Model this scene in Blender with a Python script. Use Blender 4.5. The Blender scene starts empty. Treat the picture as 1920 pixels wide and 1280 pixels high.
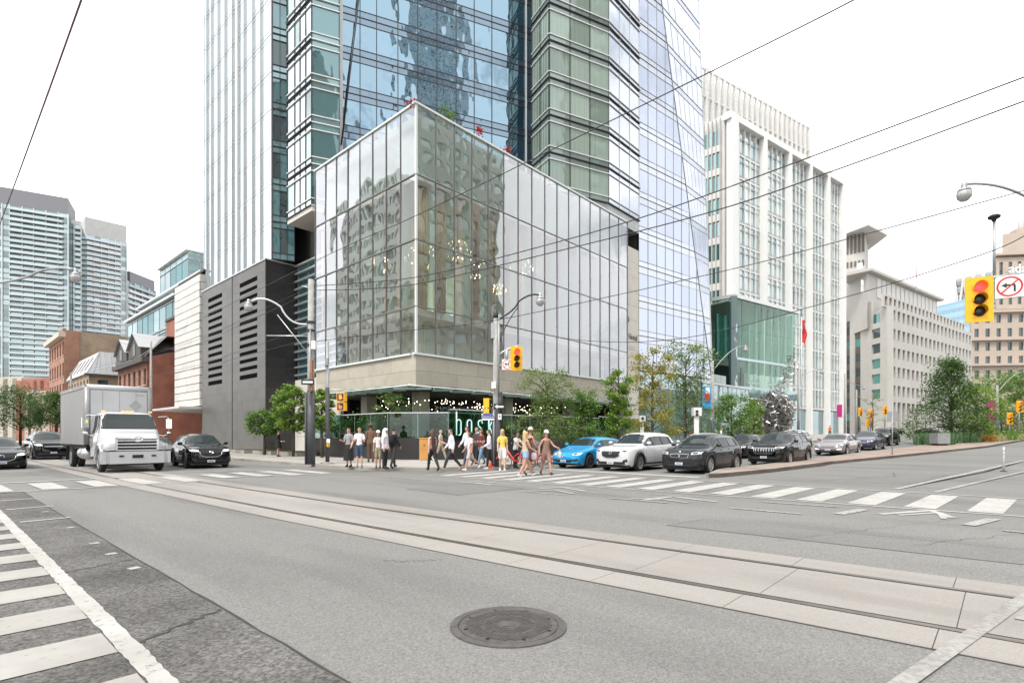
import bpy, bmesh, math, random
from mathutils import Vector, Matrix, noise
from mathutils.bvhtree import BVHTree
random.seed(7)
rad = math.radians
scene = bpy.context.scene
col = scene.collection
# ------------------------------------------------------------------ camera
# world axes: X runs north along the avenue, Y runs west along the cross street, the eye is 1.5 m above the road
cam_d = bpy.data.cameras.new("camera"); cam = bpy.data.objects.new("camera", cam_d); col.objects.link(cam)
cam.location = (0, 0, 1.5); cam.rotation_euler = (rad(90), 0, -math.acos(0.67586689))
cam_d.sensor_width = 36; cam_d.lens = 18.913; cam_d.shift_y = 0.0922; cam_d.clip_start = 0.05; cam_d.clip_end = 5000
scene.camera = cam
# ------------------------------------------------------------------ sky and sun
SUN_EL, SUN_AZ = 56.0, 186.0            # elevation, and azimuth measured from +X counter-clockwise
world = bpy.data.worlds.new("World"); scene.world = world; world.use_nodes = True
wn, wl = world.node_tree.nodes, world.node_tree.links
wn.clear()
w_out = wn.new("ShaderNodeOutputWorld"); w_bg = wn.new("ShaderNodeBackground")
w_sky = wn.new("ShaderNodeTexSky"); w_sky.sky_type = 'NISHITA'; w_sky.sun_disc = False
w_sky.sun_elevation = rad(SUN_EL); w_sky.sun_rotation = rad(90 - SUN_AZ); w_sky.dust_density = 2.0; w_sky.air_density = 1.0
w_tc = wn.new("ShaderNodeTexCoord"); w_map = wn.new("ShaderNodeMapping"); w_map.inputs["Scale"].default_value = (1, 1, 2.6)
w_no = wn.new("ShaderNodeTexNoise"); w_no.inputs["Scale"].default_value = 2.6; w_no.inputs["Detail"].default_value = 7; w_no.inputs["Roughness"].default_value = 0.55
w_ramp = wn.new("ShaderNodeValToRGB"); w_ramp.color_ramp.elements[0].position = 0.28; w_ramp.color_ramp.elements[1].position = 0.50
w_ramp.color_ramp.elements[0].color = (3.3, 3.55, 3.8, 1); w_ramp.color_ramp.elements[1].color = (8.9, 8.9, 8.8, 1)
w_mix = wn.new("ShaderNodeMixRGB"); w_mix.inputs[0].default_value = 0.88      # a bright, thin overcast over the blue
wl.new(w_tc.outputs["Generated"], w_map.inputs[0]); wl.new(w_map.outputs[0], w_no.inputs["Vector"]); wl.new(w_no.outputs[0], w_ramp.inputs[0])
wl.new(w_sky.outputs[0], w_mix.inputs[1]); wl.new(w_ramp.outputs[0], w_mix.inputs[2])
wl.new(w_mix.outputs[0], w_bg.inputs[0]); w_bg.inputs[1].default_value = 0.12; wl.new(w_bg.outputs[0], w_out.inputs[0])
sun_d = bpy.data.lights.new("sun", 'SUN'); sun_d.energy = 1.5; sun_d.angle = rad(14); sun_d.color = (1, 0.96, 0.9)
sun = bpy.data.objects.new("sun", sun_d); col.objects.link(sun)
sd = Vector((math.cos(rad(SUN_AZ)) * math.cos(rad(SUN_EL)), math.sin(rad(SUN_AZ)) * math.cos(rad(SUN_EL)), math.sin(rad(SUN_EL))))
sun.rotation_euler = (-sd).to_track_quat('-Z', 'Y').to_euler(); sun.location = sd * 80
vs = scene.view_settings; vs.view_transform = 'Standard'; vs.look = 'None'; vs.gamma = 1; vs.use_curve_mapping = False; vs.exposure = 1.12
cy = scene.cycles; cy.use_denoising = True; cy.max_bounces = 7; cy.glossy_bounces = 4; cy.diffuse_bounces = 3; cy.transmission_bounces = 4
cy.transparent_max_bounces = 14; cy.caustics_reflective = False; cy.caustics_refractive = False; cy.sample_clamp_indirect = 6

# ------------------------------------------------------------------ layout helpers: photo column/row to a place in the world, used to survey the site
FPX, HOR, EYE = 1008.7, 817.0, 1.5
RX, RY = 0.67586689, 0.73702371
def at(px, d, py=None):
    x = (px - 960) / FPX * d
    u, v = x * RX + d * RY, -x * RY + d * RX
    return (u, v) if py is None else Vector((u, v, EYE + (HOR - py) * d / FPX))
def gr(px, py, z=0.0):
    d = FPX * (EYE - z) / (py - HOR); u, v = at(px, d); return Vector((u, v, z))
def on_v(px, V):
    k = (px - 960) / FPX; d = V / (-k * RY + RX); return d * (k * RX + RY)
def on_u(px, U):
    k = (px - 960) / FPX; d = U / (k * RX + RY); return d * (-k * RY + RX)
def on_line(px, p0, dr):
    k = (px - 960) / FPX
    ax = p0[0] * RX - p0[1] * RY; bx = dr[0] * RX - dr[1] * RY; ad = p0[0] * RY + p0[1] * RX; bd = dr[0] * RY + dr[1] * RX
    t = (k * ad - ax) / (bx - k * bd); return (p0[0] + t * dr[0], p0[1] + t * dr[1])
def depth(u, v): return u * RY + v * RX
def zat(py, u, v): return EYE + (HOR - py) * depth(u, v) / FPX

# ------------------------------------------------------------------ materials
MATS = {}
def _new(name):
    m = bpy.data.materials.new(name); m.use_nodes = True; n = m.node_tree.nodes; b = n["Principled BSDF"]; MATS[name] = m
    return m, n, m.node_tree.links, b
def setp(b, **k):
    for key, v in k.items():
        s = b.inputs.get(key.replace('_', ' '))
        if s is not None: s.default_value = v
def c4(c): return (c[0], c[1], c[2], 1)
def plain(name, c, rough=0.5, metal=0.0, coat=0.0, emit=None, es=1.0, vary=0.0, scale=6.0, bump=0.0, bscale=None, c2=None, spec=0.5, object_space=False, stretch=None):
    """Principled surface with a little large and small scale variation of its own colour"""
    m, n, l, b = _new(name)
    setp(b, Base_Color=c4(c), Roughness=rough, Metallic=metal, Coat_Weight=coat, Specular_IOR_Level=spec); b.inputs["Coat Roughness"].default_value = 0.06
    if emit: b.inputs["Emission Color"].default_value = c4(emit); b.inputs["Emission Strength"].default_value = es
    if vary or c2 or bump:
        if object_space: g = n.new("ShaderNodeTexCoord"); src = g.outputs["Object"]
        else: g = n.new("ShaderNodeNewGeometry"); src = g.outputs["Position"]
        if stretch:
            mp = n.new("ShaderNodeMapping"); mp.inputs["Scale"].default_value = stretch; l.new(src, mp.inputs[0]); src = mp.outputs[0]
    if vary or c2:
        t = n.new("ShaderNodeTexNoise"); t.inputs["Scale"].default_value = scale; t.inputs["Detail"].default_value = 8; t.inputs["Roughness"].default_value = 0.62
        l.new(src, t.inputs["Vector"])
        rp = n.new("ShaderNodeValToRGB"); rp.color_ramp.elements[0].position = 0.3; rp.color_ramp.elements[1].position = 0.7
        a, d = (c, c2) if c2 else (tuple(x * (1 - vary) for x in c), tuple(min(1, x * (1 + vary)) for x in c))
        rp.color_ramp.elements[0].color = c4(a); rp.color_ramp.elements[1].color = c4(d)
        l.new(t.outputs[0], rp.inputs[0]); l.new(rp.outputs[0], b.inputs["Base Color"])
    if bump:
        t2 = n.new("ShaderNodeTexNoise"); t2.inputs["Scale"].default_value = bscale or scale * 6; t2.inputs["Detail"].default_value = 4
        l.new(src, t2.inputs["Vector"]); bp = n.new("ShaderNodeBump"); bp.inputs["Strength"].default_value = bump; bp.inputs["Distance"].default_value = 0.02
        l.new(t2.outputs[0], bp.inputs["Height"]); l.new(bp.outputs[0], b.inputs["Normal"])
    return m
def road_mat(name, dark, light, grit, big=0.14, streak=(1, 1, 1), grain=90.0, bump=0.35, stain=0.12):
    """worn asphalt / concrete: grit, broad mottling, soft stains, fine relief"""
    m, n, l, b = _new(name); setp(b, Roughness=0.9, Specular_IOR_Level=0.25)
    g = n.new("ShaderNodeNewGeometry"); mp = n.new("ShaderNodeMapping"); mp.inputs["Scale"].default_value = streak; l.new(g.outputs["Position"], mp.inputs[0])
    a = n.new("ShaderNodeTexNoise"); a.inputs["Scale"].default_value = big; a.inputs["Detail"].default_value = 9; a.inputs["Roughness"].default_value = 0.6; l.new(mp.outputs[0], a.inputs["Vector"])
    f = n.new("ShaderNodeTexVoronoi"); f.inputs["Scale"].default_value = grain; l.new(g.outputs["Position"], f.inputs["Vector"])
    f2 = n.new("ShaderNodeTexNoise"); f2.inputs["Scale"].default_value = grain * 0.45; f2.inputs["Detail"].default_value = 3; l.new(g.outputs["Position"], f2.inputs["Vector"])
    rp = n.new("ShaderNodeValToRGB"); rp.color_ramp.elements[0].position = 0.32; rp.color_ramp.elements[1].position = 0.68; rp.color_ramp.elements[0].color = c4(dark); rp.color_ramp.elements[1].color = c4(light)
    l.new(a.outputs[0], rp.inputs[0])
    rg = n.new("ShaderNodeValToRGB"); rg.color_ramp.elements[0].position = 0.0; rg.color_ramp.elements[1].position = 1.0
    rg.color_ramp.elements[0].color = (1 - grit, 1 - grit, 1 - grit, 1); rg.color_ramp.elements[1].color = (1 + grit, 1 + grit, 1 + grit, 1)
    s = n.new("ShaderNodeSeparateColor"); l.new(f.outputs["Color"], s.inputs[0]); 
    av = n.new("ShaderNodeMath"); av.operation = 'MULTIPLY_ADD'; av.inputs[1].default_value = 0.55; l.new(s.outputs[0], av.inputs[0])
    av2 = n.new("ShaderNodeMath"); av2.operation = 'MULTIPLY'; av2.inputs[1].default_value = 0.45; l.new(f2.outputs[0], av2.inputs[0]); l.new(av2.outputs[0], av.inputs[2])
    l.new(av.outputs[0], rg.inputs[0])
    mu = n.new("ShaderNodeMixRGB"); mu.blend_type = 'MULTIPLY'; mu.inputs[0].default_value = 1; l.new(rp.outputs[0], mu.inputs[1]); l.new(rg.outputs[0], mu.inputs[2])
    st = n.new("ShaderNodeTexNoise"); st.inputs["Scale"].default_value = 0.55; st.inputs["Detail"].default_value = 5; l.new(mp.outputs[0], st.inputs["Vector"])
    rs = n.new("ShaderNodeValToRGB"); rs.color_ramp.elements[0].position = 0.28; rs.color_ramp.elements[1].position = 0.5
    rs.color_ramp.elements[0].color = (1 - stain * 2, 1 - stain * 2, 1 - stain * 2, 1); rs.color_ramp.elements[1].color = (1, 1, 1, 1); l.new(st.outputs[0], rs.inputs[0])
    m2 = n.new("ShaderNodeMixRGB"); m2.blend_type = 'MULTIPLY'; m2.inputs[0].default_value = 1; l.new(mu.outputs[0], m2.inputs[1]); l.new(rs.outputs[0], m2.inputs[2]); l.new(m2.outputs[0], b.inputs["Base Color"])
    bp = n.new("ShaderNodeBump"); bp.inputs["Strength"].default_value = bump; bp.inputs["Distance"].default_value = 0.01; l.new(av.outputs[0], bp.inputs["Height"]); l.new(bp.outputs[0], b.inputs["Normal"])
    return m
def paint_mat(name, c, under, wear=0.42):
    """road paint worn through in specks"""
    m, n, l, b = _new(name); setp(b, Roughness=0.75, Specular_IOR_Level=0.3)
    g = n.new("ShaderNodeNewGeometry")
    a = n.new("ShaderNodeTexNoise"); a.inputs["Scale"].default_value = 14; a.inputs["Detail"].default_value = 9; a.inputs["Roughness"].default_value = 0.72; l.new(g.outputs["Position"], a.inputs["Vector"])
    rp = n.new("ShaderNodeValToRGB"); rp.color_ramp.elements[0].position = wear - 0.06; rp.color_ramp.elements[1].position = wear + 0.05
    rp.color_ramp.elements[0].color = c4(under); rp.color_ramp.elements[1].color = c4(c); l.new(a.outputs[0], rp.inputs[0])
    v = n.new("ShaderNodeTexNoise"); v.inputs["Scale"].default_value = 1.7; v.inputs["Detail"].default_value = 6; l.new(g.outputs["Position"], v.inputs["Vector"])
    r2 = n.new("ShaderNodeValToRGB"); r2.color_ramp.elements[0].position = 0.3; r2.color_ramp.elements[1].position = 0.65; r2.color_ramp.elements[0].color = (0.78, 0.77, 0.75, 1); r2.color_ramp.elements[1].color = (1, 1, 1, 1); l.new(v.outputs[0], r2.inputs[0])
    mu = n.new("ShaderNodeMixRGB"); mu.blend_type = 'MULTIPLY'; mu.inputs[0].default_value = 1; l.new(rp.outputs[0], mu.inputs[1]); l.new(r2.outputs[0], mu.inputs[2]); l.new(mu.outputs[0], b.inputs["Base Color"])
    return m
def mirror_glass(name, tint, inner, ior=2.2, base=0.25, ripple=0.10, rscale=0.9, rough=0.015, stripes=0.0, stretch=(1, 1, 0.6), low=False):
    """coated curtain-wall glass, opaque behind: mirror coat over blinds and dark rooms; slightly wavy panes"""
    m, n, l, b = _new(name); n.remove(b); out = n["Material Output"]
    g = n.new("ShaderNodeNewGeometry"); oi = n.new("ShaderNodeObjectInfo")
    mp = n.new("ShaderNodeMapping"); mp.inputs["Scale"].default_value = stretch; l.new(g.outputs["Position"], mp.inputs[0])
    off = n.new("ShaderNodeVectorMath"); off.operation = 'ADD'; l.new(mp.outputs[0], off.inputs[0])
    cb = n.new("ShaderNodeCombineXYZ"); ml = n.new("ShaderNodeMath"); ml.operation = 'MULTIPLY'; ml.inputs[1].default_value = 37.0
    l.new(oi.outputs["Random"], ml.inputs[0]); l.new(ml.outputs[0], cb.inputs[2]); l.new(cb.outputs[0], off.inputs[1])
    t = n.new("ShaderNodeTexNoise"); t.inputs["Scale"].default_value = rscale; t.inputs["Detail"].default_value = 1.5; l.new(off.outputs[0], t.inputs["Vector"])
    bp = n.new("ShaderNodeBump"); bp.inputs["Strength"].default_value = ripple; bp.inputs["Distance"].default_value = 0.25; l.new(t.outputs[0], bp.inputs["Height"])
    gl = n.new("ShaderNodeBsdfGlossy"); gl.inputs["Roughness"].default_value = rough; gl.inputs["Color"].default_value = c4(tint); l.new(bp.outputs[0], gl.inputs["Normal"])
    df = n.new("ShaderNodeBsdfDiffuse"); df.inputs["Color"].default_value = c4(inner)
    hs = n.new("ShaderNodeHueSaturation"); hs.inputs["Color"].default_value = c4(inner); vr = n.new("ShaderNodeMapRange"); vr.inputs[3].default_value = 0.6; vr.inputs[4].default_value = 1.35
    l.new(oi.outputs["Random"], vr.inputs[0]); l.new(vr.outputs[0], hs.inputs["Value"]); csrc = hs.outputs[0]
    if stripes:
        w = n.new("ShaderNodeTexWave"); w.inputs["Scale"].default_value = 2.4; w.inputs["Distortion"].default_value = 2.5; w.inputs["Detail"].default_value = 2; w.wave_type = 'BANDS'; w.bands_direction = 'X'
        sx = n.new("ShaderNodeMapping"); sx.inputs["Scale"].default_value = (1, 1, 0.02); l.new(g.outputs["Position"], sx.inputs[0]); l.new(sx.outputs[0], w.inputs["Vector"])
        wr = n.new("ShaderNodeMapRange"); wr.inputs[3].default_value = 1 - stripes; wr.inputs[4].default_value = 1 + stripes; l.new(w.outputs["Fac"], wr.inputs[0])
        mu = n.new("ShaderNodeMixRGB"); mu.blend_type = 'MULTIPLY'; mu.inputs[0].default_value = 1; l.new(csrc, mu.inputs[1]); l.new(wr.outputs[0], mu.inputs[2]); csrc = mu.outputs[0]
    l.new(csrc, df.inputs["Color"])
    fr = n.new("ShaderNodeFresnel"); fr.inputs["IOR"].default_value = ior
    mx = n.new("ShaderNodeMath"); mx.operation = 'MAXIMUM'; mx.inputs[1].default_value = base; l.new(fr.outputs[0], mx.inputs[0])
    ms = n.new("ShaderNodeMixShader"); l.new(mx.outputs[0], ms.inputs[0]); l.new(df.outputs[0], ms.inputs[1]); l.new(gl.outputs[0], ms.inputs[2]); l.new(ms.outputs[0], out.inputs[0])
    return m
def clear_glass(name, tint=(0.72, 0.82, 0.78), refl=(0.92, 0.95, 0.96), ior=1.9, base=0.12, ripple=0.06, rscale=0.8, power=3.0):
    m, n, l, b = _new(name); n.remove(b); out = n["Material Output"]
    g = n.new("ShaderNodeNewGeometry"); oi = n.new("ShaderNodeObjectInfo")
    t = n.new("ShaderNodeTexNoise"); t.noise_dimensions = '4D'; t.inputs["Scale"].default_value = rscale; t.inputs["Detail"].default_value = 1.2
    ml = n.new("ShaderNodeMath"); ml.operation = 'MULTIPLY'; ml.inputs[1].default_value = 29.0; l.new(oi.outputs["Random"], ml.inputs[0]); l.new(ml.outputs[0], t.inputs["W"]); l.new(g.outputs["Position"], t.inputs["Vector"])
    bp = n.new("ShaderNodeBump"); bp.inputs["Strength"].default_value = ripple; bp.inputs["Distance"].default_value = 0.25; l.new(t.outputs[0], bp.inputs["Height"])
    gl = n.new("ShaderNodeBsdfGlossy"); gl.inputs["Roughness"].default_value = 0.01; gl.inputs["Color"].default_value = c4(refl); l.new(bp.outputs[0], gl.inputs["Normal"])
    tr = n.new("ShaderNodeBsdfTransparent"); tr.inputs["Color"].default_value = c4(tint)
    lw = n.new("ShaderNodeLayerWeight"); lw.inputs[0].default_value = 0.5
    pw = n.new("ShaderNodeMath"); pw.operation = 'POWER'; pw.inputs[1].default_value = power; l.new(lw.outputs["Facing"], pw.inputs[0])
    mr = n.new("ShaderNodeMapRange"); mr.inputs[3].default_value = base; mr.inputs[4].default_value = 1.0; l.new(pw.outputs[0], mr.inputs[0])
    inv = n.new("ShaderNodeMath"); inv.operation = 'SUBTRACT'; inv.inputs[0].default_value = 1.0; l.new(g.outputs["Backfacing"], inv.inputs[1])     # the inner skin only lets light through
    mx = n.new("ShaderNodeMath"); mx.operation = 'MULTIPLY'; l.new(mr.outputs[0], mx.inputs[0]); l.new(inv.outputs[0], mx.inputs[1])
    ms = n.new("ShaderNodeMixShader"); l.new(mx.outputs[0], ms.inputs[0]); l.new(tr.outputs[0], ms.inputs[1]); l.new(gl.outputs[0], ms.inputs[2]); l.new(ms.outputs[0], out.inputs[0])
    return m
def brick_mat(name, c1, c2, mortar, scale=1.0, axis='xz'):
    m, n, l, b = _new(name); setp(b, Roughness=0.85)
    g = n.new("ShaderNodeNewGeometry"); s = n.new("ShaderNodeSeparateXYZ"); l.new(g.outputs["Position"], s.inputs[0])
    ad = n.new("ShaderNodeMath"); ad.operation = 'ADD'; l.new(s.outputs[0], ad.inputs[0]); l.new(s.outputs[1], ad.inputs[1])
    cbx = n.new("ShaderNodeCombineXYZ"); l.new(ad.outputs[0], cbx.inputs[0]); l.new(s.outputs[2], cbx.inputs[1])
    t = n.new("ShaderNodeTexBrick"); t.inputs["Scale"].default_value = scale; t.inputs["Brick Width"].default_value = 0.22; t.inputs["Row Height"].default_value = 0.075; t.inputs["Mortar Size"].default_value = 0.008
    t.inputs["Color1"].default_value = c4(c1); t.inputs["Color2"].default_value = c4(c2); t.inputs["Mortar"].default_value = c4(mortar); l.new(cbx.outputs[0], t.inputs["Vector"])
    v = n.new("ShaderNodeTexNoise"); v.inputs["Scale"].default_value = 0.6; v.inputs["Detail"].default_value = 8; l.new(g.outputs["Position"], v.inputs["Vector"])
    r = n.new("ShaderNodeValToRGB"); r.color_ramp.elements[0].position = 0.3; r.color_ramp.elements[1].position = 0.7; r.color_ramp.elements[0].color = (0.72, 0.7, 0.7, 1); r.color_ramp.elements[1].color = (1.1, 1.08, 1.05, 1); l.new(v.outputs[0], r.inputs[0])
    mu = n.new("ShaderNodeMixRGB"); mu.blend_type = 'MULTIPLY'; mu.inputs[0].default_value = 1; l.new(t.outputs[0], mu.inputs[1]); l.new(r.outputs[0], mu.inputs[2]); l.new(mu.outputs[0], b.inputs["Base Color"])
    return m

road_mat("asphalt", (0.172, 0.169, 0.161), (0.212, 0.208, 0.198), 0.42, streak=(1.2, 0.22, 1), grain=80, stain=0.12)
road_mat("asphalt_old", (0.088, 0.084, 0.080), (0.150, 0.144, 0.138), 0.8, big=0.9, grain=52, bump=0.6, stain=0.2)
road_mat("asphalt_patch", (0.158, 0.155, 0.148), (0.190, 0.187, 0.178), 0.4, streak=(1, 1, 1), grain=85, stain=0.06)
road_mat("track_concrete", (0.255, 0.238, 0.220), (0.315, 0.297, 0.276), 0.2, big=0.35, streak=(2.0, 0.35, 1), grain=120, bump=0.15, stain=0.1)
road_mat("sidewalk_concrete", (0.34, 0.32, 0.295), (0.41, 0.39, 0.36), 0.14, big=0.4, grain=120, bump=0.12, stain=0.1)
road_mat("kerb_concrete", (0.27, 0.245, 0.22), (0.36, 0.335, 0.30), 0.2, big=0.9, grain=70, bump=0.3, stain=0.2)
road_mat("median_paver", (0.27, 0.20, 0.165), (0.34, 0.27, 0.23), 0.22, big=0.8, grain=30, bump=0.2)
road_mat("soil", (0.05, 0.04, 0.03), (0.08, 0.06, 0.045), 0.4, big=1.0, grain=30)
paint_mat("paint_white", (0.44, 0.43, 0.41), (0.20, 0.196, 0.19), 0.40)
paint_mat("paint_worn", (0.40, 0.395, 0.38), (0.185, 0.182, 0.176), 0.46)
paint_mat("paint_faint", (0.345, 0.335, 0.32), (0.26, 0.25, 0.237), 0.50)
paint_mat("paint_bar", (0.365, 0.352, 0.33), (0.21, 0.205, 0.2), 0.36)
plain("seam", (0.045, 0.043, 0.04), 0.95, vary=0.3, scale=8)
plain("rail_steel", (0.20, 0.17, 0.15), 0.38, 0.8, vary=0.35, scale=5, stretch=(4, 0.5, 1))
plain("rail_groove", (0.022, 0.02, 0.018), 0.95)
plain("cast_iron", (0.118, 0.108, 0.104), 0.55, 0.4, vary=0.25, scale=14, bump=0.2, bscale=120)
plain("alu", (0.55, 0.57, 0.57), 0.35, 0.7)
plain("alu_white", (0.68, 0.70, 0.70), 0.4, 0.15)
plain("dark_metal", (0.035, 0.04, 0.042), 0.45, 0.3)
plain("black_metal", (0.015, 0.015, 0.016), 0.5, 0.2)
plain("galv", (0.36, 0.37, 0.375), 0.45, 0.6, vary=0.12, scale=4)
plain("pole_paint", (0.075, 0.078, 0.085), 0.55, 0.1, vary=0.2, scale=3)
plain("pole_concrete", (0.33, 0.325, 0.31), 0.85, vary=0.2, scale=5, bump=0.2, bscale=60)
plain("wood_pole", (0.15, 0.12, 0.095), 0.9, vary=0.3, scale=8, bump=0.4, bscale=30, stretch=(4, 4, 0.4))
plain("rust", (0.32, 0.14, 0.06), 0.85, vary=0.4, scale=10)
plain("signal_yellow", (0.85, 0.44, 0.012), 0.4, vary=0.06, scale=4)
plain("white_paint", (0.72, 0.72, 0.71), 0.45, vary=0.03)
plain("sign_white", (0.75, 0.75, 0.74), 0.4)
plain("sign_black", (0.012, 0.012, 0.014), 0.45)
plain("sign_red", (0.55, 0.02, 0.02), 0.4)
plain("sign_blue", (0.10, 0.12, 0.30), 0.4)
plain("wire_black", (0.02, 0.018, 0.018), 0.5)
plain("wire_copper", (0.16, 0.075, 0.075), 0.4, 0.4)
plain("stone_dark", (0.108, 0.104, 0.096), 0.42, vary=0.1, scale=0.9)
plain("stone_dark_b", (0.094, 0.091, 0.086), 0.42, vary=0.1, scale=0.9)
plain("stone_cream", (0.45, 0.41, 0.34), 0.7, vary=0.09, scale=1.6, bump=0.1, bscale=30)
plain("stone_cream_b", (0.42, 0.38, 0.31), 0.7, vary=0.09, scale=1.6, bump=0.1, bscale=30)
plain("stone_pale", (0.60, 0.57, 0.52), 0.7, vary=0.06, scale=1.2)
plain("panel_white", (0.66, 0.64, 0.605), 0.55, vary=0.05, scale=0.8)
plain("panel_white_b", (0.61, 0.59, 0.56), 0.55, vary=0.05, scale=0.8)
plain("louver_black", (0.004, 0.004, 0.004), 0.9, spec=0.05)
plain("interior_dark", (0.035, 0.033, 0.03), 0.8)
plain("interior_warm", (0.66, 0.50, 0.32), 0.7, vary=0.2, scale=0.5)
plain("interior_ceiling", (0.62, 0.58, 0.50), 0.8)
plain("interior_pale", (0.62, 0.62, 0.55), 0.8, vary=0.1, scale=0.6)
plain("interior_floor", (0.22, 0.18, 0.14), 0.6)
plain("curtain_white", (0.72, 0.70, 0.62), 0.9, vary=0.08, scale=3, stretch=(4, 4, 0.1))
plain("curtain_gold", (0.50, 0.38, 0.20), 0.9, vary=0.15, scale=3, stretch=(4, 4, 0.1))
plain("bulb_warm", (1, 0.8, 0.5), 0.4, emit=(1, 0.66, 0.32), es=6)
plain("bulb_white", (1, 0.9, 0.75), 0.4, emit=(1, 0.85, 0.62), es=3.2)
plain("chrome", (0.75, 0.76, 0.77), 0.12, 1.0)
plain("steel_mirror", (0.62, 0.6, 0.58), 0.18, 1.0)
plain("wood_orange", (0.55, 0.27, 0.075), 0.5, vary=0.12, scale=2)
plain("neon_teal", (0.55, 0.85, 0.80), 0.4, emit=(0.45, 0.95, 0.88), es=0.22)
mirror_glass("glass_blue", (0.34, 0.48, 0.585), (0.04, 0.085, 0.12), ior=2.0, base=0.60, ripple=0.30, rscale=0.62)  # the blue of the sky it mirrors is put into the tint
mirror_glass("glass_blue_spandrel", (0.34, 0.44, 0.53), (0.05, 0.08, 0.12), ior=1.8, base=0.45, ripple=0.14, rscale=0.9)
mirror_glass("glass_teal", (0.55, 0.72, 0.76), (0.05, 0.13, 0.14), ior=1.7, base=0.24, ripple=0.05)
mirror_glass("glass_teal_spandrel", (0.6, 0.74, 0.78), (0.10, 0.20, 0.21), ior=1.7, base=0.28, ripple=0.05)
plain("stone_polished", (0.030, 0.030, 0.030), 0.35, vary=0.15, scale=0.9)  # black terrace stone, also carries the painted shade of the vent block's avenue face
plain("stone_black_shade_b", (0.024, 0.024, 0.024), 0.35, vary=0.15, scale=0.9)
mirror_glass("glass_white", (0.82, 0.875, 0.91), (0.36, 0.41, 0.43), ior=2.8, base=0.80, ripple=0.03)
mirror_glass("glass_pale", (0.84, 0.90, 0.92), (0.20, 0.27, 0.265), ior=2.4, base=0.36, ripple=0.05)
mirror_glass("glass_curtain", (0.70, 0.82, 0.79), (0.25, 0.31, 0.265), ior=1.5, base=0.13, ripple=0.05, stripes=0.38)
mirror_glass("glass_curtain_spandrel", (0.72, 0.80, 0.78), (0.23, 0.28, 0.26), ior=1.6, base=0.16, ripple=0.02)
mirror_glass("glass_silver", (0.72, 0.75, 0.82), (0.24, 0.27, 0.32), ior=2.8, base=0.62, ripple=0.05)
mirror_glass("glass_reflect_lavender", (0.56, 0.60, 0.71), (0.22, 0.25, 0.31), ior=2.8, base=0.62, ripple=0.05)  # silver glass with the first facet's duller lavender reflection put into its colour
mirror_glass("glass_silver_spandrel", (0.72, 0.75, 0.82), (0.30, 0.33, 0.38), ior=2.4, base=0.5, ripple=0.04)
mirror_glass("glass_far", (0.80, 0.92, 0.95), (0.16, 0.25, 0.27), ior=1.8, base=0.30, ripple=0.03)
mirror_glass("glass_window", (0.6, 0.7, 0.72), (0.035, 0.05, 0.055), ior=1.6, base=0.13, ripple=0.04)
mirror_glass("glass_window_green", (0.6, 0.85, 0.8), (0.06, 0.20, 0.18), ior=1.6, base=0.2, ripple=0.04)
clear_glass("glass_box", (0.91, 0.94, 0.915), (0.82, 0.81, 0.86), base=0.10, ripple=0.085, rscale=0.5, power=1.45)
clear_glass("glass_rail", (0.48, 0.66, 0.61), (0.9, 0.96, 0.95), ior=1.5, base=0.07, ripple=0.0)
clear_glass("glass_canopy", (0.60, 0.74, 0.71), (0.85, 0.95, 0.93), ior=1.5, base=0.10, ripple=0.0)
clear_glass("glass_pavilion", (0.66, 0.80, 0.74), (0.75, 0.88, 0.83), base=0.06, ripple=0.03, power=4.0)
brick_mat("brick_red", (0.36, 0.115, 0.07), (0.30, 0.09, 0.058), (0.30, 0.19, 0.15))
brick_mat("brick_orange", (0.42, 0.19, 0.12), (0.36, 0.155, 0.10), (0.36, 0.28, 0.24))
brick_mat("brick_tan", (0.40, 0.29, 0.20), (0.35, 0.25, 0.17), (0.36, 0.3, 0.24))

# ------------------------------------------------------------------ object helpers
WM = {}                                     # world matrices of what has been built
def reg(o, M, parent=None):
    col.objects.link(o); o.matrix_basis = M; WM[o] = M
    if parent is not None:
        o.parent = parent; o.matrix_parent_inverse = WM[parent].inverted()
    return o
def tag(o, label=None, cat=None, group=None, kind=None):
    if label: o["label"] = label
    if cat: o["category"] = cat
    if group: o["group"] = group
    if kind: o["kind"] = kind
    return o
def thing(name, loc, label, cat, group=None, rz=0.0):
    loc = tuple(loc) + (0.0,) * (3 - len(tuple(loc)))
    o = bpy.data.objects.new(name, None); o.empty_display_size = 0.3
    reg(o, Matrix.Translation(Vector(loc)) @ Matrix.Rotation(rz, 4, 'Z')); return tag(o, label, cat, group)
def M_(m): return MATS[m] if isinstance(m, str) else m
CUBE = {}
def cube_mesh(m):
    k = m if isinstance(m, str) else m.name
    if k not in CUBE:
        me = bpy.data.meshes.new("box_" + k)
        v = [(x, y, z) for x in (-.5, .5) for y in (-.5, .5) for z in (-.5, .5)]
        me.from_pydata(v, [], [(0, 1, 3, 2), (4, 6, 7, 5), (0, 4, 5, 1), (2, 3, 7, 6), (0, 2, 6, 4), (1, 5, 7, 3)]); me.materials.append(M_(m)); CUBE[k] = me
    return CUBE[k]
def box(name, m, c, s, parent=None, rz=0.0, rx=0.0, ry=0.0):
    o = bpy.data.objects.new(name, cube_mesh(m))
    M = Matrix.Translation(Vector(c)) @ Matrix.Rotation(rz, 4, 'Z') @ Matrix.Rotation(ry, 4, 'Y') @ Matrix.Rotation(rx, 4, 'X') @ Matrix.Diagonal((s[0], s[1], s[2], 1))
    return reg(o, M, parent)
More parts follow.
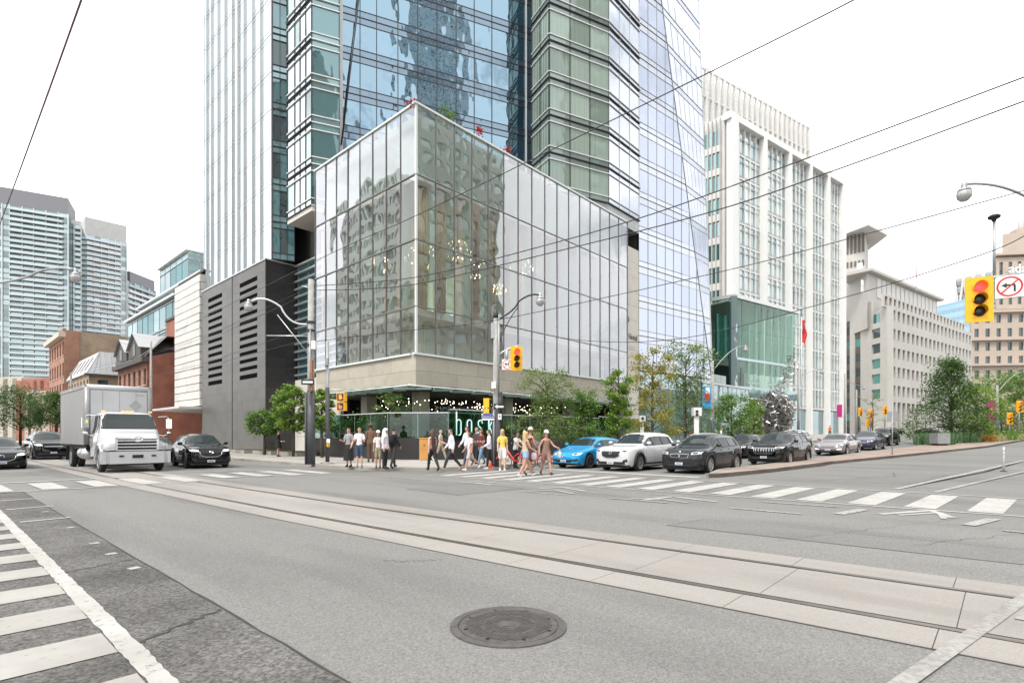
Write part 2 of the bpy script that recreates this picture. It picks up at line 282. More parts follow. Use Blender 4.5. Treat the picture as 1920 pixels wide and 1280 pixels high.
def mesh(name, m, verts, faces, parent=None, M=None, smooth=False):
    me = bpy.data.meshes.new(name); me.from_pydata([tuple(v) for v in verts], [], [tuple(f) for f in faces])
    for x in (m if isinstance(m, (list, tuple)) else [m]): me.materials.append(M_(x))
    me.update()
    if smooth:
        for p in me.polygons: p.use_smooth = True
    return reg(bpy.data.objects.new(name, me), M or (WM[parent] if parent is not None and M is None and False else Matrix.Identity(4)), parent)
def prism(name, m, pts, z0, z1, parent=None):
    """vertical prism over a ground outline (counter-clockwise)"""
    n = len(pts); a = sum(pts[i][0] * pts[(i + 1) % n][1] - pts[(i + 1) % n][0] * pts[i][1] for i in range(n))
    if a < 0: pts = pts[::-1]
    v = [(p[0], p[1], z0) for p in pts] + [(p[0], p[1], z1) for p in pts]
    f = [tuple(range(n))[::-1], tuple(range(n, 2 * n))] + [(i, (i + 1) % n, n + (i + 1) % n, n + i) for i in range(n)]
    return mesh(name, m, v, f, parent)
class MB:
    """collects boxes / tubes / quads into one mesh"""
    def __init__(s): s.v, s.f, s.mi = [], [], []
    def add(s, v, f, mi=0):
        o = len(s.v); s.v += [tuple(p) for p in v]; s.f += [tuple(i + o for i in q) for q in f]; s.mi += [mi] * len(f); return s
    def box(s, c, sz, rz=0.0, mi=0, M=None):
        R = M or (Matrix.Translation(Vector(c)) @ Matrix.Rotation(rz, 4, 'Z'))
        v = [R @ Vector((x * sz[0], y * sz[1], z * sz[2])) for x in (-.5, .5) for y in (-.5, .5) for z in (-.5, .5)]
        return s.add(v, [(0, 1, 3, 2), (4, 6, 7, 5), (0, 4, 5, 1), (2, 3, 7, 6), (0, 2, 6, 4), (1, 5, 7, 3)], mi)
    def tube(s, pts, r, n=8, mi=0, cap=True):
        pts = [Vector(p) for p in pts]; rs = r if isinstance(r, (list, tuple)) else [r] * len(pts); rings = []
        up = Vector((0, 0, 1)); prev = None
        for i, p in enumerate(pts):
            t = (pts[min(i + 1, len(pts) - 1)] - pts[max(i - 1, 0)]).normalized()
            if prev is None: a = t.cross(up if abs(t.z) < 0.95 else Vector((1, 0, 0))).normalized()
            else: a = (prev - t * prev.dot(t)).normalized()
            prev = a; b = t.cross(a)
            rings.append([p + (a * math.cos(2 * math.pi * k / n) + b * math.sin(2 * math.pi * k / n)) * rs[i] for k in range(n)])
        v = [q for rg in rings for q in rg]; f = []
        for i in range(len(pts) - 1):
            for k in range(n): f.append((i * n + k, i * n + (k + 1) % n, (i + 1) * n + (k + 1) % n, (i + 1) * n + k))
        if cap: f.append(tuple(range(n))[::-1]); f.append(tuple((len(pts) - 1) * n + k for k in range(n)))
        return s.add(v, f, mi)
    def lathe(s, prof, c=(0, 0, 0), n=12, mi=0, M=None, cap=True):
        v, f = [], []; c = Vector(c)
        for r, z in prof:
            for k in range(n):
                p = Vector((r * math.cos(2 * math.pi * k / n), r * math.sin(2 * math.pi * k / n), z)); v.append((M @ p) if M else p + c)
        for i in range(len(prof) - 1):
            for k in range(n): f.append((i * n + k, i * n + (k + 1) % n, (i + 1) * n + (k + 1) % n, (i + 1) * n + k))
        if cap: f.append(tuple(range(n))[::-1]); f.append(tuple((len(prof) - 1) * n + k for k in range(n)))
        return s.add(v, f, mi)
    def build(s, name, m, parent=None, M=None, smooth=False, kind=None):
        me = bpy.data.meshes.new(name); me.from_pydata(s.v, [], s.f)
        for x in (m if isinstance(m, (list, tuple)) else [m]): me.materials.append(M_(x))
        me.polygons.foreach_set("material_index", s.mi)
        if smooth: me.polygons.foreach_set("use_smooth", [True] * len(s.f))
        me.update(); o = reg(bpy.data.objects.new(name, me), M or Matrix.Identity(4), parent)
        if kind: o["kind"] = kind
        return o
def tube_obj(name, m, pts, r, parent=None, n=8, smooth=True): return MB().tube(pts, r, n).build(name, m, parent, smooth=smooth)
def text_obj(name, body, m, size, M, parent=None, depth=0.004, align='CENTER', bold=0.0):
    cu = bpy.data.curves.new(name, 'FONT'); cu.body = body; cu.size = size; cu.align_x = align; cu.align_y = 'CENTER'; cu.extrude = depth; cu.offset = bold; cu.resolution_u = 3
    t = bpy.data.objects.new(name, cu); col.objects.link(t); dg = bpy.context.evaluated_depsgraph_get()
    me = bpy.data.meshes.new_from_object(t.evaluated_get(dg)); bpy.data.objects.remove(t); me.materials.clear(); me.materials.append(M_(m))
    return reg(bpy.data.objects.new(name, me), M, parent)
def clip_poly(poly, rect):
    x0, y0, x1, y1 = rect
    for ax, val, keep in ((0, x0, 1), (0, x1, -1), (1, y0, 1), (1, y1, -1)):
        out = []
        for i in range(len(poly)):
            a, b = poly[i], poly[(i + 1) % len(poly)]; da, db = (a[ax] - val) * keep, (b[ax] - val) * keep
            if da >= 0: out.append(a)
            if (da > 0 > db) or (da < 0 < db):
                t = da / (da - db); out.append((a[0] + (b[0] - a[0]) * t, a[1] + (b[1] - a[1]) * t))
        poly = out
        if len(poly) < 3: return []
    return poly
def sheet(name, m, poly, z, parent=None, res=None):
    return mesh(name, m, [(p[0], p[1], z) for p in poly], [tuple(range(len(poly)))], parent)
# ================================================================== THE SETTING
def gz(u): return 0.0 if u < 30 else min(1.7, (u - 30) * 0.019)           # the avenue climbs gently north
def gs(px, py):
    k = (px - 960) / FPX; d = 2.5
    while d < 400:
        u, v = at(px, d)
        if EYE - (py - HOR) * d / FPX <= gz(u): return Vector((u, v, gz(u)))
        d *= 1.004
    return Vector((*at(px, 400), 1.7))
us = [-1500, -200, -60, -20, 0, 10, 20, 30, 45, 60, 80, 100, 119.5, 160, 300, 1500]
vv = [-1500, -300, -60, -20, 0, 20, 60, 150, 400, 1500]
gv = [(u, v, gz(u)) for u in us for v in vv]; n2 = len(vv)
gf = [(i * n2 + j, (i + 1) * n2 + j, (i + 1) * n2 + j + 1, i * n2 + j + 1) for i in range(len(us) - 1) for j in range(n2 - 1)]
ground = tag(mesh("road", "asphalt", gv, gf), "worn light grey asphalt of the crossing and both streets", "road", kind="structure")
def lay(name, m, pts, h, parent, dens=3.0, kind=None, grp=None):
    """flat sheet laid on the ground h above it, following the slope"""
    o = mesh(name, m, [(p[0], p[1], gz(p[0]) + h) for p in pts], [tuple(range(len(pts)))], parent)
    return o
def strip(name, m, a, b, w, h, parent, w2=None):
    a, b = Vector(a[:2]), Vector(b[:2]); t = (b - a).normalized(); n = Vector((-t.y, t.x)); w2 = w2 or w
    return lay(name, m, [a + n * w / 2, a - n * w / 2, b - n * w2 / 2, b + n * w2 / 2], h, parent)
# old asphalt in the near-left lane
old = tag(sheet("old_asphalt_lane", "asphalt_old", [(-14, -40), (1.74, -40), (1.72, 3), (1.74, 9), (1.76, 17), (1.8, 19.6), (-14, 19.6)], 0.004), "coarse dark strip of old asphalt along the near lane", "road", kind="structure")
def ragged(a, b, w, n=40, amp=0.02, seed=1):
    rnd = random.Random(seed); a, b = Vector(a), Vector(b); t = (b - a).normalized(); nn = Vector((-t.y, t.x)); L, R = [], []
    for i in range(n + 1):
        c = a.lerp(b, i / n) + nn * rnd.uniform(-amp, amp); ww = w * (rnd.uniform(0.35, 1.25) if w < 0.1 else rnd.uniform(0.9, 1.08)); L.append(c + nn * ww / 2); R.append(c - nn * ww / 2)
    return L + R[::-1]
for i, (a, b, w, am) in enumerate((((1.73, -4), (1.76, 19.5), 0.022, 0.008), ((1.05, 4.62), (1.72, 5.0), 0.05, 0.03), ((1.05, 7.6), (1.72, 7.8), 0.02, 0.02), ((1.08, 2.6), (1.7, 2.9), 0.025, 0.03), ((1.05, 13.2), (1.74, 13.4), 0.03, 0.02))):
    pts = ragged(a, b, w, 60 if i == 0 else 14, am, i)
    n = len(pts) // 2; mesh("asphalt_seam", "seam", [(p.x, p.y, 0.008) for p in pts], [(k, k + 1, 2 * n - 2 - k, 2 * n - 1 - k) for k in range(n - 1)], ground)
for i, (a, b, w) in enumerate((((13.4, -1.2), (9.2, 0.9), 0.009), ((13.0, 0.5), (8.2, 2.4), 0.006), ((20, 4.8), (24, 3.0), 0.03), ((24, 3.0), (27, 3.4), 0.02), ((30, 1.0), (24.5, 2.0), 0.03), ((4.2, 5.0), (3.7, 5.5), 0.014))):
    pts = ragged(a, b, w, 26, 0.06, 40 + i); n = len(pts) // 2
    mesh("road_crack", "seam", [(p.x, p.y, 0.006) for p in pts], [(k, k + 1, 2 * n - 2 - k, 2 * n - 1 - k) for k in range(n - 1)], ground)
for i, (pts_, mt) in enumerate((([(8.4, 4.2), (9.5, 4.0), (9.9, -3), (8.8, -3)], "asphalt_patch"), ([(9.2, 12.5), (11.6, 12.3), (11.5, 10.1), (9.1, 10.2)], "asphalt_patch"), ([(20.5, 3.9), (26.5, 3.2), (26.4, 1.6), (20.3, 2.2)], "asphalt_patch"), ([(-2, 30), (3.0, 30), (3.0, 27.2), (-2, 27.2)], "asphalt_patch"))):
    mesh("repair_patch", mt, [(p[0], p[1], gz(p[0]) + 0.0035) for p in pts_], [(0, 1, 2, 3)], ground)
    for a, b in zip(pts_, pts_[1:] + pts_[:1]):
        rg_ = ragged(a, b, 0.010, 16, 0.008, 300 + i); n = len(rg_) // 2; mesh("asphalt_seam", "seam", [(p.x, p.y, gz(p.x) + 0.0062) for p in rg_], [(k, k + 1, 2 * n - 2 - k, 2 * n - 1 - k) for k in range(n - 1)], ground)
# streetcar track: concrete slabs, two grooved rails
def tc(v):
    K = [(-60, 9.6), (-20, 7.3), (0, 6.10), (5, 5.80), (10, 5.55), (20, 5.28), (40, 5.05), (200, 5.0)]
    for (a, ua), (b, ub) in zip(K, K[1:]):
        if a <= v <= b: return ua + (ub - ua) * (v - a) / (b - a)
    return 5.0
bed = tag(mesh("track_bed", "seam", [(tc(v) + s * 1.30, v, 0.003) for v in (-60, -20, 0, 5, 10, 20, 40, 200) for s in (-1, 1)], [(2 * i, 2 * i + 1, 2 * i + 3, 2 * i + 2) for i in range(7)]), "pale concrete streetcar track bed with two rails", "track", kind="structure")
RG = 0.722
def slab(v0, v1, s0, s1, g=0.0035):
    pts = [(tc(v0 + g) + s0, v0 + g), (tc(v0 + g) + s1, v0 + g), (tc(v1 - g) + s1, v1 - g), (tc(v1 - g) + s0, v1 - g)]
    return mesh("concrete_slab", "track_concrete", [(p[0], p[1], 0.007) for p in pts] + [(p[0], p[1], 0.0035) for p in pts], [(0, 1, 2, 3), (0, 4, 5, 1), (1, 5, 6, 2), (2, 6, 7, 3), (3, 7, 4, 0)], bed)
jv = [-60, -40, -20, -10, -5, -2.9, -1.25, 0.28, 1.72, 3.06, 4.2, 5.7, 7.3, 8.9, 10.6, 12.4, 14.3, 16.4, 18.6, 21, 24, 28, 33, 40, 50, 65, 90, 130, 200]
for a, b in zip(jv, jv[1:]):
    slab(a, b, -RG + 0.072, RG - 0.072)
    for s in (-1, 1): slab(a + 0.1, b + 0.1 if b < 199 else b, *( (-1.28, -RG - 0.05) if s < 0 else (RG + 0.05, 1.28)))
for s in (-1, 1):
    vk = [-60, -20, -5, 0, 2.5, 5, 7.5, 10, 15, 20, 30, 40, 70, 200]
    mb = MB()
    for a, b in zip(vk, vk[1:]):
        for o0, o1, z, mi in ((-0.036, 0.036, 0.011, 0), (-s * 0.036, -s * 0.072, 0.0085, 1)):
            x0, x1 = min(o0, o1), max(o0, o1)
            q = [(tc(a) + s * RG + x0, a), (tc(a) + s * RG + x1, a), (tc(b) + s * RG + x1, b), (tc(b) + s * RG + x0, b)]
            mb.add([(p[0], p[1], z) for p in q] + [(p[0], p[1], 0.001) for p in q], [(0, 1, 2, 3), (0, 4, 5, 1), (1, 5, 6, 2), (2, 6, 7, 3), (3, 7, 4, 0)], mi)
    mb.build("rail", ["rail_steel", "rail_groove"], bed)
# painted markings: children of the road
MK = [0]
def lift(h): MK[0] += 1; return h + 0.00035 * (MK[0] % 17)                # no two markings share a plane
def mark(pts, m="paint_white", h=0.008): return lay("road_marking", m, pts, lift(h), ground)
def mstrip(a, b, w, m="paint_white", h=0.008): return strip("road_marking", m, a, b, w, lift(h), ground)
for i in range(14):                                                      # near-left ladder crossing
    v = 2.75 + i * 1.02
    mark([(-3.2, v - 0.25), (0.9, v - 0.27), (0.9, v + 0.26), (-3.2, v + 0.27)], "paint_bar", 0.009)
pts = ragged((0.98, 0.6), (0.955, 19.5), 0.135, 240, 0.004, 77); n = len(pts) // 2
mesh("road_marking", "paint_white", [(p.x, p.y, 0.011) for p in pts], [(k, k + 1, 2 * n - 2 - k, 2 * n - 1 - k) for k in range(n - 1)], ground)
for v, l_ in ((14.9, 0.75), (12.55, 0.7), (17.1, 0.7)): mstrip((1.1, v), (1.1 + l_, v + 0.08), 0.11)
for v in (11.2, 9.3, 8.3, 7.2, 13.9): mark([(1.55, v), (1.66, v + .02), (1.64, v + .14), (1.53, v + .1)], "paint_worn")
for i in range(13):                                                      # crossing of the side street
    u = -3.6 + i * 1.16 + (0.25 if i > 8 else 0)
    if u > 11.6: continue
    h = 0.014
    mark([(u, 19.65 if u < 6.5 else 20.4 - 0.1 * (u - 6)), (u + 0.58, 19.65 if u < 6.5 else 20.4 - 0.1 * (u - 6)), (u + 0.52, 22.5 + max(0, u - 4) * 0.12), (u - 0.06, 22.5 + max(0, u - 4) * 0.12)], "paint_white", h)
mstrip((-4, 19.45), (6.0, 19.45), 0.14, h=0.013); mstrip((-4, 23.0), (5.4, 23.6), 0.28, h=0.013); mstrip((6.3, 25.4), (12.0, 23.2), 0.2, h=0.013)
mstrip((7.2, 20.9), (11.9, 18.9), 0.12, h=0.013)
for i in range(17):                                                      # crossing of the avenue
    v = 15.6 - i * 1.02; w = 0.27
    u0, u1 = 13.25 + 0.05 * (15 - v), 17.25 + 0.02 * (15 - v)
    mark([(u0, v - w), (u1 - 0.15, v - w - 0.25 + 0.035 * v), (u1 - 0.15, v + w - 0.25 + 0.035 * v), (u0, v + w)])
mstrip((12.95, 16.3), (13.95, -3.5), 0.13); mstrip((17.35, 16.0), (17.75, -3.5), 0.13)
mstrip((18.9, 17.0), (18.85, 8.1), 0.5)                                  # stop line
def G2(px, py): return gr(px, py)[:2]
for a, b, w in (((1680, 917), (1925, 869), 0.16), ((1752, 923), (1925, 884), 0.13), ((1365, 952), (1505, 964), 0.12), ((1430, 941), (1575, 951), 0.11), ((1572, 964), (1620, 955), 0.2), ((1815, 985), (1865, 973), 0.2), ((1880, 995), (1925, 999), 0.13),
                ((1140, 934), (1252, 943), 0.1), ((1214, 926), (1312, 931), 0.1), ((975, 921), (1062, 928), 0.1), ((1050, 913), (1130, 919), 0.09), ((838, 903), (905, 907), 0.1), ((760, 897), (800, 900), 0.1)):
    mstrip(G2(*a), G2(*b), w, "paint_worn")
for (t0, t1, t2, w) in (((1650, 964), (1745, 957), (1785, 971), 0.15), ((1685, 966), (1762, 961), (1770, 973), 0.1), ((1205, 938), (1262, 931), (1343, 941), 0.14), ((1180, 934), (1240, 936), (1290, 943), 0.1),
                        ((1010, 916), (1055, 914), (1098, 921), 0.13), ((990, 921), (1040, 919), (1075, 926), 0.1), ((862, 903), (890, 905), (922, 909), 0.12), ((880, 901), (905, 903), (930, 905), 0.1)):
    mstrip(G2(*t0), G2(*t1), w); mstrip(G2(*t1), G2(*t2), w, h=0.0095)
mstrip((3.2, 0.62), (9.6, -0.70), 0.11, "paint_faint", 0.0125); mstrip((3.0, -2.4), (9.4, -3.6), 0.11, "paint_faint", 0.0125)
mark([(6.0, -0.05), (6.55, -0.17), (6.4, -2.0), (5.9, -1.9)], "paint_faint", 0.0125)
for i in range(6):
    mstrip((44 + i * 9.0, 11.6 - i * 0.9), (47.5 + i * 9.0, 11.3 - i * 0.9), 0.12, "paint_worn"); mstrip((44 + i * 9, 14.6 - i * 0.9), (47.5 + i * 9, 14.3 - i * 0.9), 0.12, "paint_worn")
# sidewalk at the far corner, flags with joints, and its kerb
def arc(cx, cy, r, a0, a1, n=10): return [(cx + r * math.cos(rad(a0 + (a1 - a0) * i / n)), cy + r * math.sin(rad(a0 + (a1 - a0) * i / n))) for i in range(n + 1)]
edge = [(13.2, 220), (13.0, 60), (12.75, 24.0)] + arc(17.35, 22.2, 4.6, 180, 268, 12)[1:] + [(30, 17.6), (45, 17.3), (70, 17.0), (100, 17.6), (120, 18.5), (180, 22), (320, 30)]
SWH = 0.13
def gz3(p, h): return (p[0], p[1], gz(p[0]) + h)
inner = [(24.0, 220), (24, 60), (24, 41)] + [(24 + 0.3 * i, 40 - i * 0.6) for i in range(12)] + [(31, 31), (45, 31), (70, 31), (100, 33), (120, 36), (180, 44), (320, 55)]
sw = mesh("sidewalk", "sidewalk_concrete", [gz3(p, SWH) for p in edge] + [gz3(p, SWH + 0.01) for p in inner[:len(edge)]], [(i, i + 1, len(edge) + i + 1, len(edge) + i) for i in range(len(edge) - 1)])
tag(sw, "pale concrete sidewalk wrapping the far corner", "sidewalk", kind="structure")
kb = MB()
for a, b in zip(edge, edge[1:]):
    A, B = Vector(a), Vector(b); t = (B - A).normalized(); nn = Vector((-t.y, t.x)) * 0.16
    q = [A, B, B + nn, A + nn]
    kb.add([gz3(p, SWH + 0.004) for p in q] + [gz3(p, -0.05) for p in q], [(0, 1, 2, 3), (0, 4, 5, 1), (1, 5, 6, 2), (2, 6, 7, 3), (3, 7, 4, 0)])
kb.build("kerb", "kerb_concrete", sw)
for i in range(16):
    v = 18.6 + i * 1.7; box("expansion_joint", "seam", (12.9 + 2.6, v + 4, SWH + 0.006), (5.0, 0.016, 0.004), sw) if v > 20 else None
for i in range(20): box("expansion_joint", "seam", (17.2 + i * 1.7, 20.2, gz(17.2 + i * 1.7) + SWH + 0.006), (0.016, 4.6, 0.004), sw)
box("expansion_joint", "seam", (15.2, 33, SWH + 0.007), (0.016, 22, 0.004), sw); box("expansion_joint", "seam", (24, 20.0, SWH + 0.007), (12, 0.016, 0.004), sw)
# far (south) side of the side street: sidewalk out of view at the left
ssw = tag(prism("sidewalk", "sidewalk_concrete", [(-15, 24), (-3.4, 24), (-3.4, 220), (-15, 220)], -0.05, 0.13), "sidewalk on the near side of the side street", "sidewalk", kind="structure")
# planted median of the avenue
med_l = [gs(*p) for p in ((1331, 893), (1345, 887), (1400, 879.5), (1500, 868), (1620, 851), (1700, 842), (1750, 834))]
med_r = [gs(*p) for p in ((1329, 896), (1352, 895), (1450, 885), (1560, 870), (1680, 858), (1780, 847), (1850, 839))]
med_l += [Vector((110, med_l[-1].y - 1.5, gz(110))), Vector((200, med_l[-1].y - 9, gz(200)))]; med_r += [Vector((110, med_r[-1].y - 6, gz(110))), Vector((200, med_r[-1].y - 16, gz(200)))]
mv = [(p.x, p.y, p.z + 0.15) for p in med_l + med_r] + [(p.x, p.y, p.z - 0.05) for p in med_l + med_r]; nm = len(med_l)
mfc = [(i, nm + i, nm + i + 1, i + 1) for i in range(nm - 1)] + [(i, i + 1, 2 * nm + i + 1, 2 * nm + i) for i in range(nm - 1)] + [(nm + i, 3 * nm + i, 3 * nm + i + 1, nm + i + 1) for i in range(nm - 1)] + [(0, 2 * nm, 3 * nm, nm)]
median = tag(mesh("median", "median_paver", mv, mfc), "brick paved median island with concrete kerb", "median", kind="structure")
for side, name in ((med_l, 'l'), (med_r, 'r')):
    kb = MB()
    for a, b in zip(side, side[1:]):
        t = (b - a).normalized(); nn = Vector((-t.y, t.x, 0)) * 0.2 * (-1 if name == 'l' else 1)
        q = [a, b, b + nn, a + nn]; kb.add([(p.x, p.y, gz(p.x) + 0.156) for p in q] + [(p.x, p.y, gz(p.x) - 0.05) for p in (a, b, b, a)], [(0, 1, 2, 3), (0, 4, 5, 1), (1, 5, 6, 2), (3, 7, 4, 0)])
    kb.build("kerb", "kerb_concrete", median)
# manhole cover
mh = thing("manhole_cover", (3.12, 2.90, 0.0), "round cast iron manhole cover in the grey asphalt", "manhole")
mb = MB(); mb.lathe([(0.46, 0.0), (0.46, 0.010), (0.40, 0.014), (0.395, 0.004)], (3.12, 2.9, 0), 40); mb.build("frame", "cast_iron", mh)
mb = MB(); mb.lathe([(0.388, 0.0), (0.388, 0.011), (0.35, 0.013)], (3.12, 2.9, 0), 40); mb.build("lid", "cast_iron", mh)
mb = MB()
for i in range(-13, 14):
    for j in range(-13, 14):
        x, y = i * 0.026 + (0.013 if j % 2 else 0), j * 0.026; r = math.hypot(x, y)
        if r < 0.335 and not (0.20 < r < 0.215) and r > 0.09: mb.box((3.12 + x, 2.9 + y, 0.015), (0.019, 0.019, 0.006))
mb.build("tread", "cast_iron", mh, kind="stuff")
mb = MB(); mb.box((3.12, 2.9, 0.0145), (0.12, 0.1, 0.006), 0.7); mb.build("badge", "cast_iron", mh)
for k in range(8):
    a = k * math.pi / 4 + 0.3; box("pick_hole", "black_metal", (3.12 + 0.345 * math.cos(a), 2.9 + 0.345 * math.sin(a), 0.0165), (0.03, 0.018, 0.003), mh, a)
vc = thing("valve_cover", (0.2, 7.55, 0), "small round valve cover set in the striped crossing", "valve cover")
mb = MB(); mb.lathe([(0.15, 0.004), (0.15, 0.016), (0.11, 0.02)], (0.2, 7.55, 0), 20); mb.build("ring", "kerb_concrete", vc)
mb = MB(); mb.lathe([(0.09, 0.01), (0.09, 0.024), (0.07, 0.024)], (0.2, 7.55, 0), 20); mb.build("lid", "cast_iron", vc)

# ================================================================== THE PODIUM: glass box on the corner
plain("mullion_grey", (0.20, 0.205, 0.20), 0.4, 0.5)
CU, CV = 20.96, 27.45
ZR = [6.76, 9.72, 13.94, 18.05, 22.47]
RU, LV = 46.72, 40.38
pod = thing("glass_podium", (CU, CV, 0), "glass box podium with cream stone band on the street corner", "building")
def frange(a, b, n): return [a + (b - a) * i / n for i in range(n + 1)]
ru, lv = frange(CU, RU, 16), frange(CV, LV, 8)
rnd = random.Random(3)
for r in range(4):
    z0, z1 = ZR[r], ZR[r + 1]
    for a, b in zip(ru, ru[1:]): box("glass_panel", "glass_box", ((a + b) / 2, CV, (z0 + z1) / 2), (b - a - 0.03, 0.03, z1 - z0 - 0.04), pod, rz=rnd.uniform(-1, 1) * 0.006, rx=rnd.uniform(-1, 1) * 0.004)
    for a, b in zip(lv, lv[1:]): box("glass_panel", "glass_box", (CU, (a + b) / 2, (z0 + z1) / 2), (0.03, b - a - 0.03, z1 - z0 - 0.04), pod, rz=rnd.uniform(-1, 1) * 0.012, ry=rnd.uniform(-1, 1) * 0.007)
for u in ru[1:]: box("mullion", "mullion_grey", (u, CV + 0.0, (ZR[0] + ZR[4]) / 2), (0.045, 0.14, ZR[4] - ZR[0]), pod)
for v in lv[1:]: box("mullion", "mullion_grey", (CU + 0.0, v, (ZR[0] + ZR[4]) / 2), (0.14, 0.045, ZR[4] - ZR[0]), pod)
box("corner_post", "alu_white", (CU + 0.03, CV + 0.03, (ZR[0] + ZR[4]) / 2), (0.13, 0.13, ZR[4] - ZR[0] + 0.1), pod)
for z in ZR[1:4]:
    box("transom", "mullion_grey", ((CU + RU) / 2, CV + 0.0, z), (RU - CU, 0.13, 0.06), pod); box("transom", "mullion_grey", (CU + 0.0, (CV + LV) / 2, z), (0.15, LV - CV, 0.07), pod)
for z, m in ((ZR[4] + 0.06, "alu_white"), (ZR[0] - 0.05, "alu_white")):
    box("coping", m, ((CU + RU) / 2, CV + 0.06, z), (RU - CU + 0.3, 0.34, 0.13), pod); box("coping", m, (CU + 0.06, (CV + LV) / 2 + 0.3, z), (0.34, LV - CV - 0.3, 0.13), pod)
m, n, l, b = _new("glass_fin"); n.remove(b)
tr = n.new("ShaderNodeBsdfTransparent"); tr.inputs[0].default_value = (0.8, 0.9, 0.86, 1); df = n.new("ShaderNodeBsdfDiffuse"); df.inputs[0].default_value = (0.62, 0.74, 0.68, 1); ms = n.new("ShaderNodeMixShader"); ms.inputs[0].default_value = 0.5
l.new(tr.outputs[0], ms.inputs[1]); l.new(df.outputs[0], ms.inputs[2]); l.new(ms.outputs[0], n["Material Output"].inputs[0])
for u in ru[1:-1]: box("glass_fin", "glass_fin", (u, CV + 0.5, (ZR[1] + ZR[3]) / 2), (0.03, 0.75, ZR[3] - ZR[1] - 0.1), pod)
for v in lv[1:-1]: box("glass_fin", "glass_fin", (CU + 0.5, v, (ZR[1] + ZR[3]) / 2), (0.75, 0.03, ZR[3] - ZR[1] - 0.1), pod)
plain("parapet_lining", (0.29, 0.36, 0.31), 0.8, vary=0.12, scale=0.7)
# rooms behind the glass
inU, inV = CU + 0.25, CV + 0.25
box("floor_slab", "interior_ceiling", ((inU + RU) / 2, (inV + LV) / 2, ZR[1] - 0.25), (RU - inU - 0.1, LV - inV - 0.1, 0.45), pod)
box("floor_slab", "interior_ceiling", ((inU + RU) / 2, (inV + LV) / 2, ZR[0] - 0.35), (RU - inU - 0.1, LV - inV - 0.1, 0.4), pod)
box("roof_slab", "interior_ceiling", ((inU + RU) / 2, (inV + LV) / 2, ZR[3] + 0.1), (RU - inU - 0.1, LV - inV - 0.1, 0.4), pod)
box("parapet_lining", "parapet_lining", ((CU + RU) / 2 + 0.3, CV + 0.75, (ZR[3] + ZR[4]) / 2 + 0.15), (RU - CU - 0.8, 0.12, ZR[4] - ZR[3] - 0.3), pod)
box("parapet_lining", "parapet_lining", (CU + 0.75, (CV + LV) / 2 + 0.3, (ZR[3] + ZR[4]) / 2 + 0.15), (0.12, LV - CV - 0.8, ZR[4] - ZR[3] - 0.3), pod)
box("room_wall", "interior_pale", ((CU + RU) / 2 + 1.2, CV + 2.6, (ZR[0] + ZR[1]) / 2 - 0.1), (RU - CU - 3.0, 0.2, ZR[1] - ZR[0] - 0.5), pod); box("room_wall", "interior_pale", (CU + 2.6, (CV + LV) / 2 + 1.2, (ZR[0] + ZR[1]) / 2 - 0.1), (0.2, LV - CV - 3.0, ZR[1] - ZR[0] - 0.5), pod)
for r0, r1, mw in ((ZR[1], ZR[3], "interior_warm"),):
    box("room_wall", mw, (38.5, CV + 9.0, (r0 + r1) / 2 - 0.1), (16, 0.2, r1 - r0 - 0.4), pod)
    box("room_wall", mw, (30.4, (CV + LV) / 2 + 3, (r0 + r1) / 2 - 0.1), (0.2, LV - CV - 6.4, r1 - r0 - 0.4), pod)
    box("room_wall", mw, ((inU + RU) / 2 - 2, LV - 0.3, (r0 + r1) / 2 - 0.1), (RU - inU - 0.3 - 4, 0.2, r1 - r0 - 0.4), pod)
for u in (27.2, 33.6, 40.0): box("column", "curtain_white", (u, CV + 2.6, (ZR[1] + ZR[3]) / 2), (0.75, 0.75, ZR[3] - ZR[1] - 0.3), pod)
for v in (31.8, 36.6): box("column", "curtain_white", (CU + 2.6, v, (ZR[1] + ZR[3]) / 2), (0.75, 0.75, ZR[3] - ZR[1] - 0.3), pod)
for u in (22.0, 23.6, 28.2, 31.4, 34.6): 
    mb = MB()
    for k in range(10): mb.tube([(u - 0.42 + k * 0.09, CV + 0.7 + 0.05 * (k % 2), ZR[1] + 0.05), (u - 0.42 + k * 0.09, CV + 0.7 + 0.05 * (k % 2), ZR[3] - 0.2)], 0.06, 6)
    mb.build("curtain", "curtain_gold", pod, smooth=True)
for v in (33.4, 35.0):
    mb = MB()
    for k in range(10): mb.tube([(CU + 1.1 + 0.05 * (k % 2), v - 0.42 + k * 0.09, ZR[1] + 0.05), (CU + 1.1 + 0.05 * (k % 2), v - 0.42 + k * 0.09, ZR[3] - 0.2)], 0.06, 6)
    mb.build("curtain", "curtain_white", pod, smooth=True)
plain("lit_panel", (0.8, 0.75, 0.55), 0.6, emit=(1.0, 0.92, 0.66), es=0.62)
box("lit_wall_panel", "lit_panel", (30.15, 35.2, 13.1), (0.1, 2.6, 3.9), pod); box("lit_wall_panel", "lit_panel", (30.15, 38.3, 13.3), (0.1, 2.3, 3.4), pod)
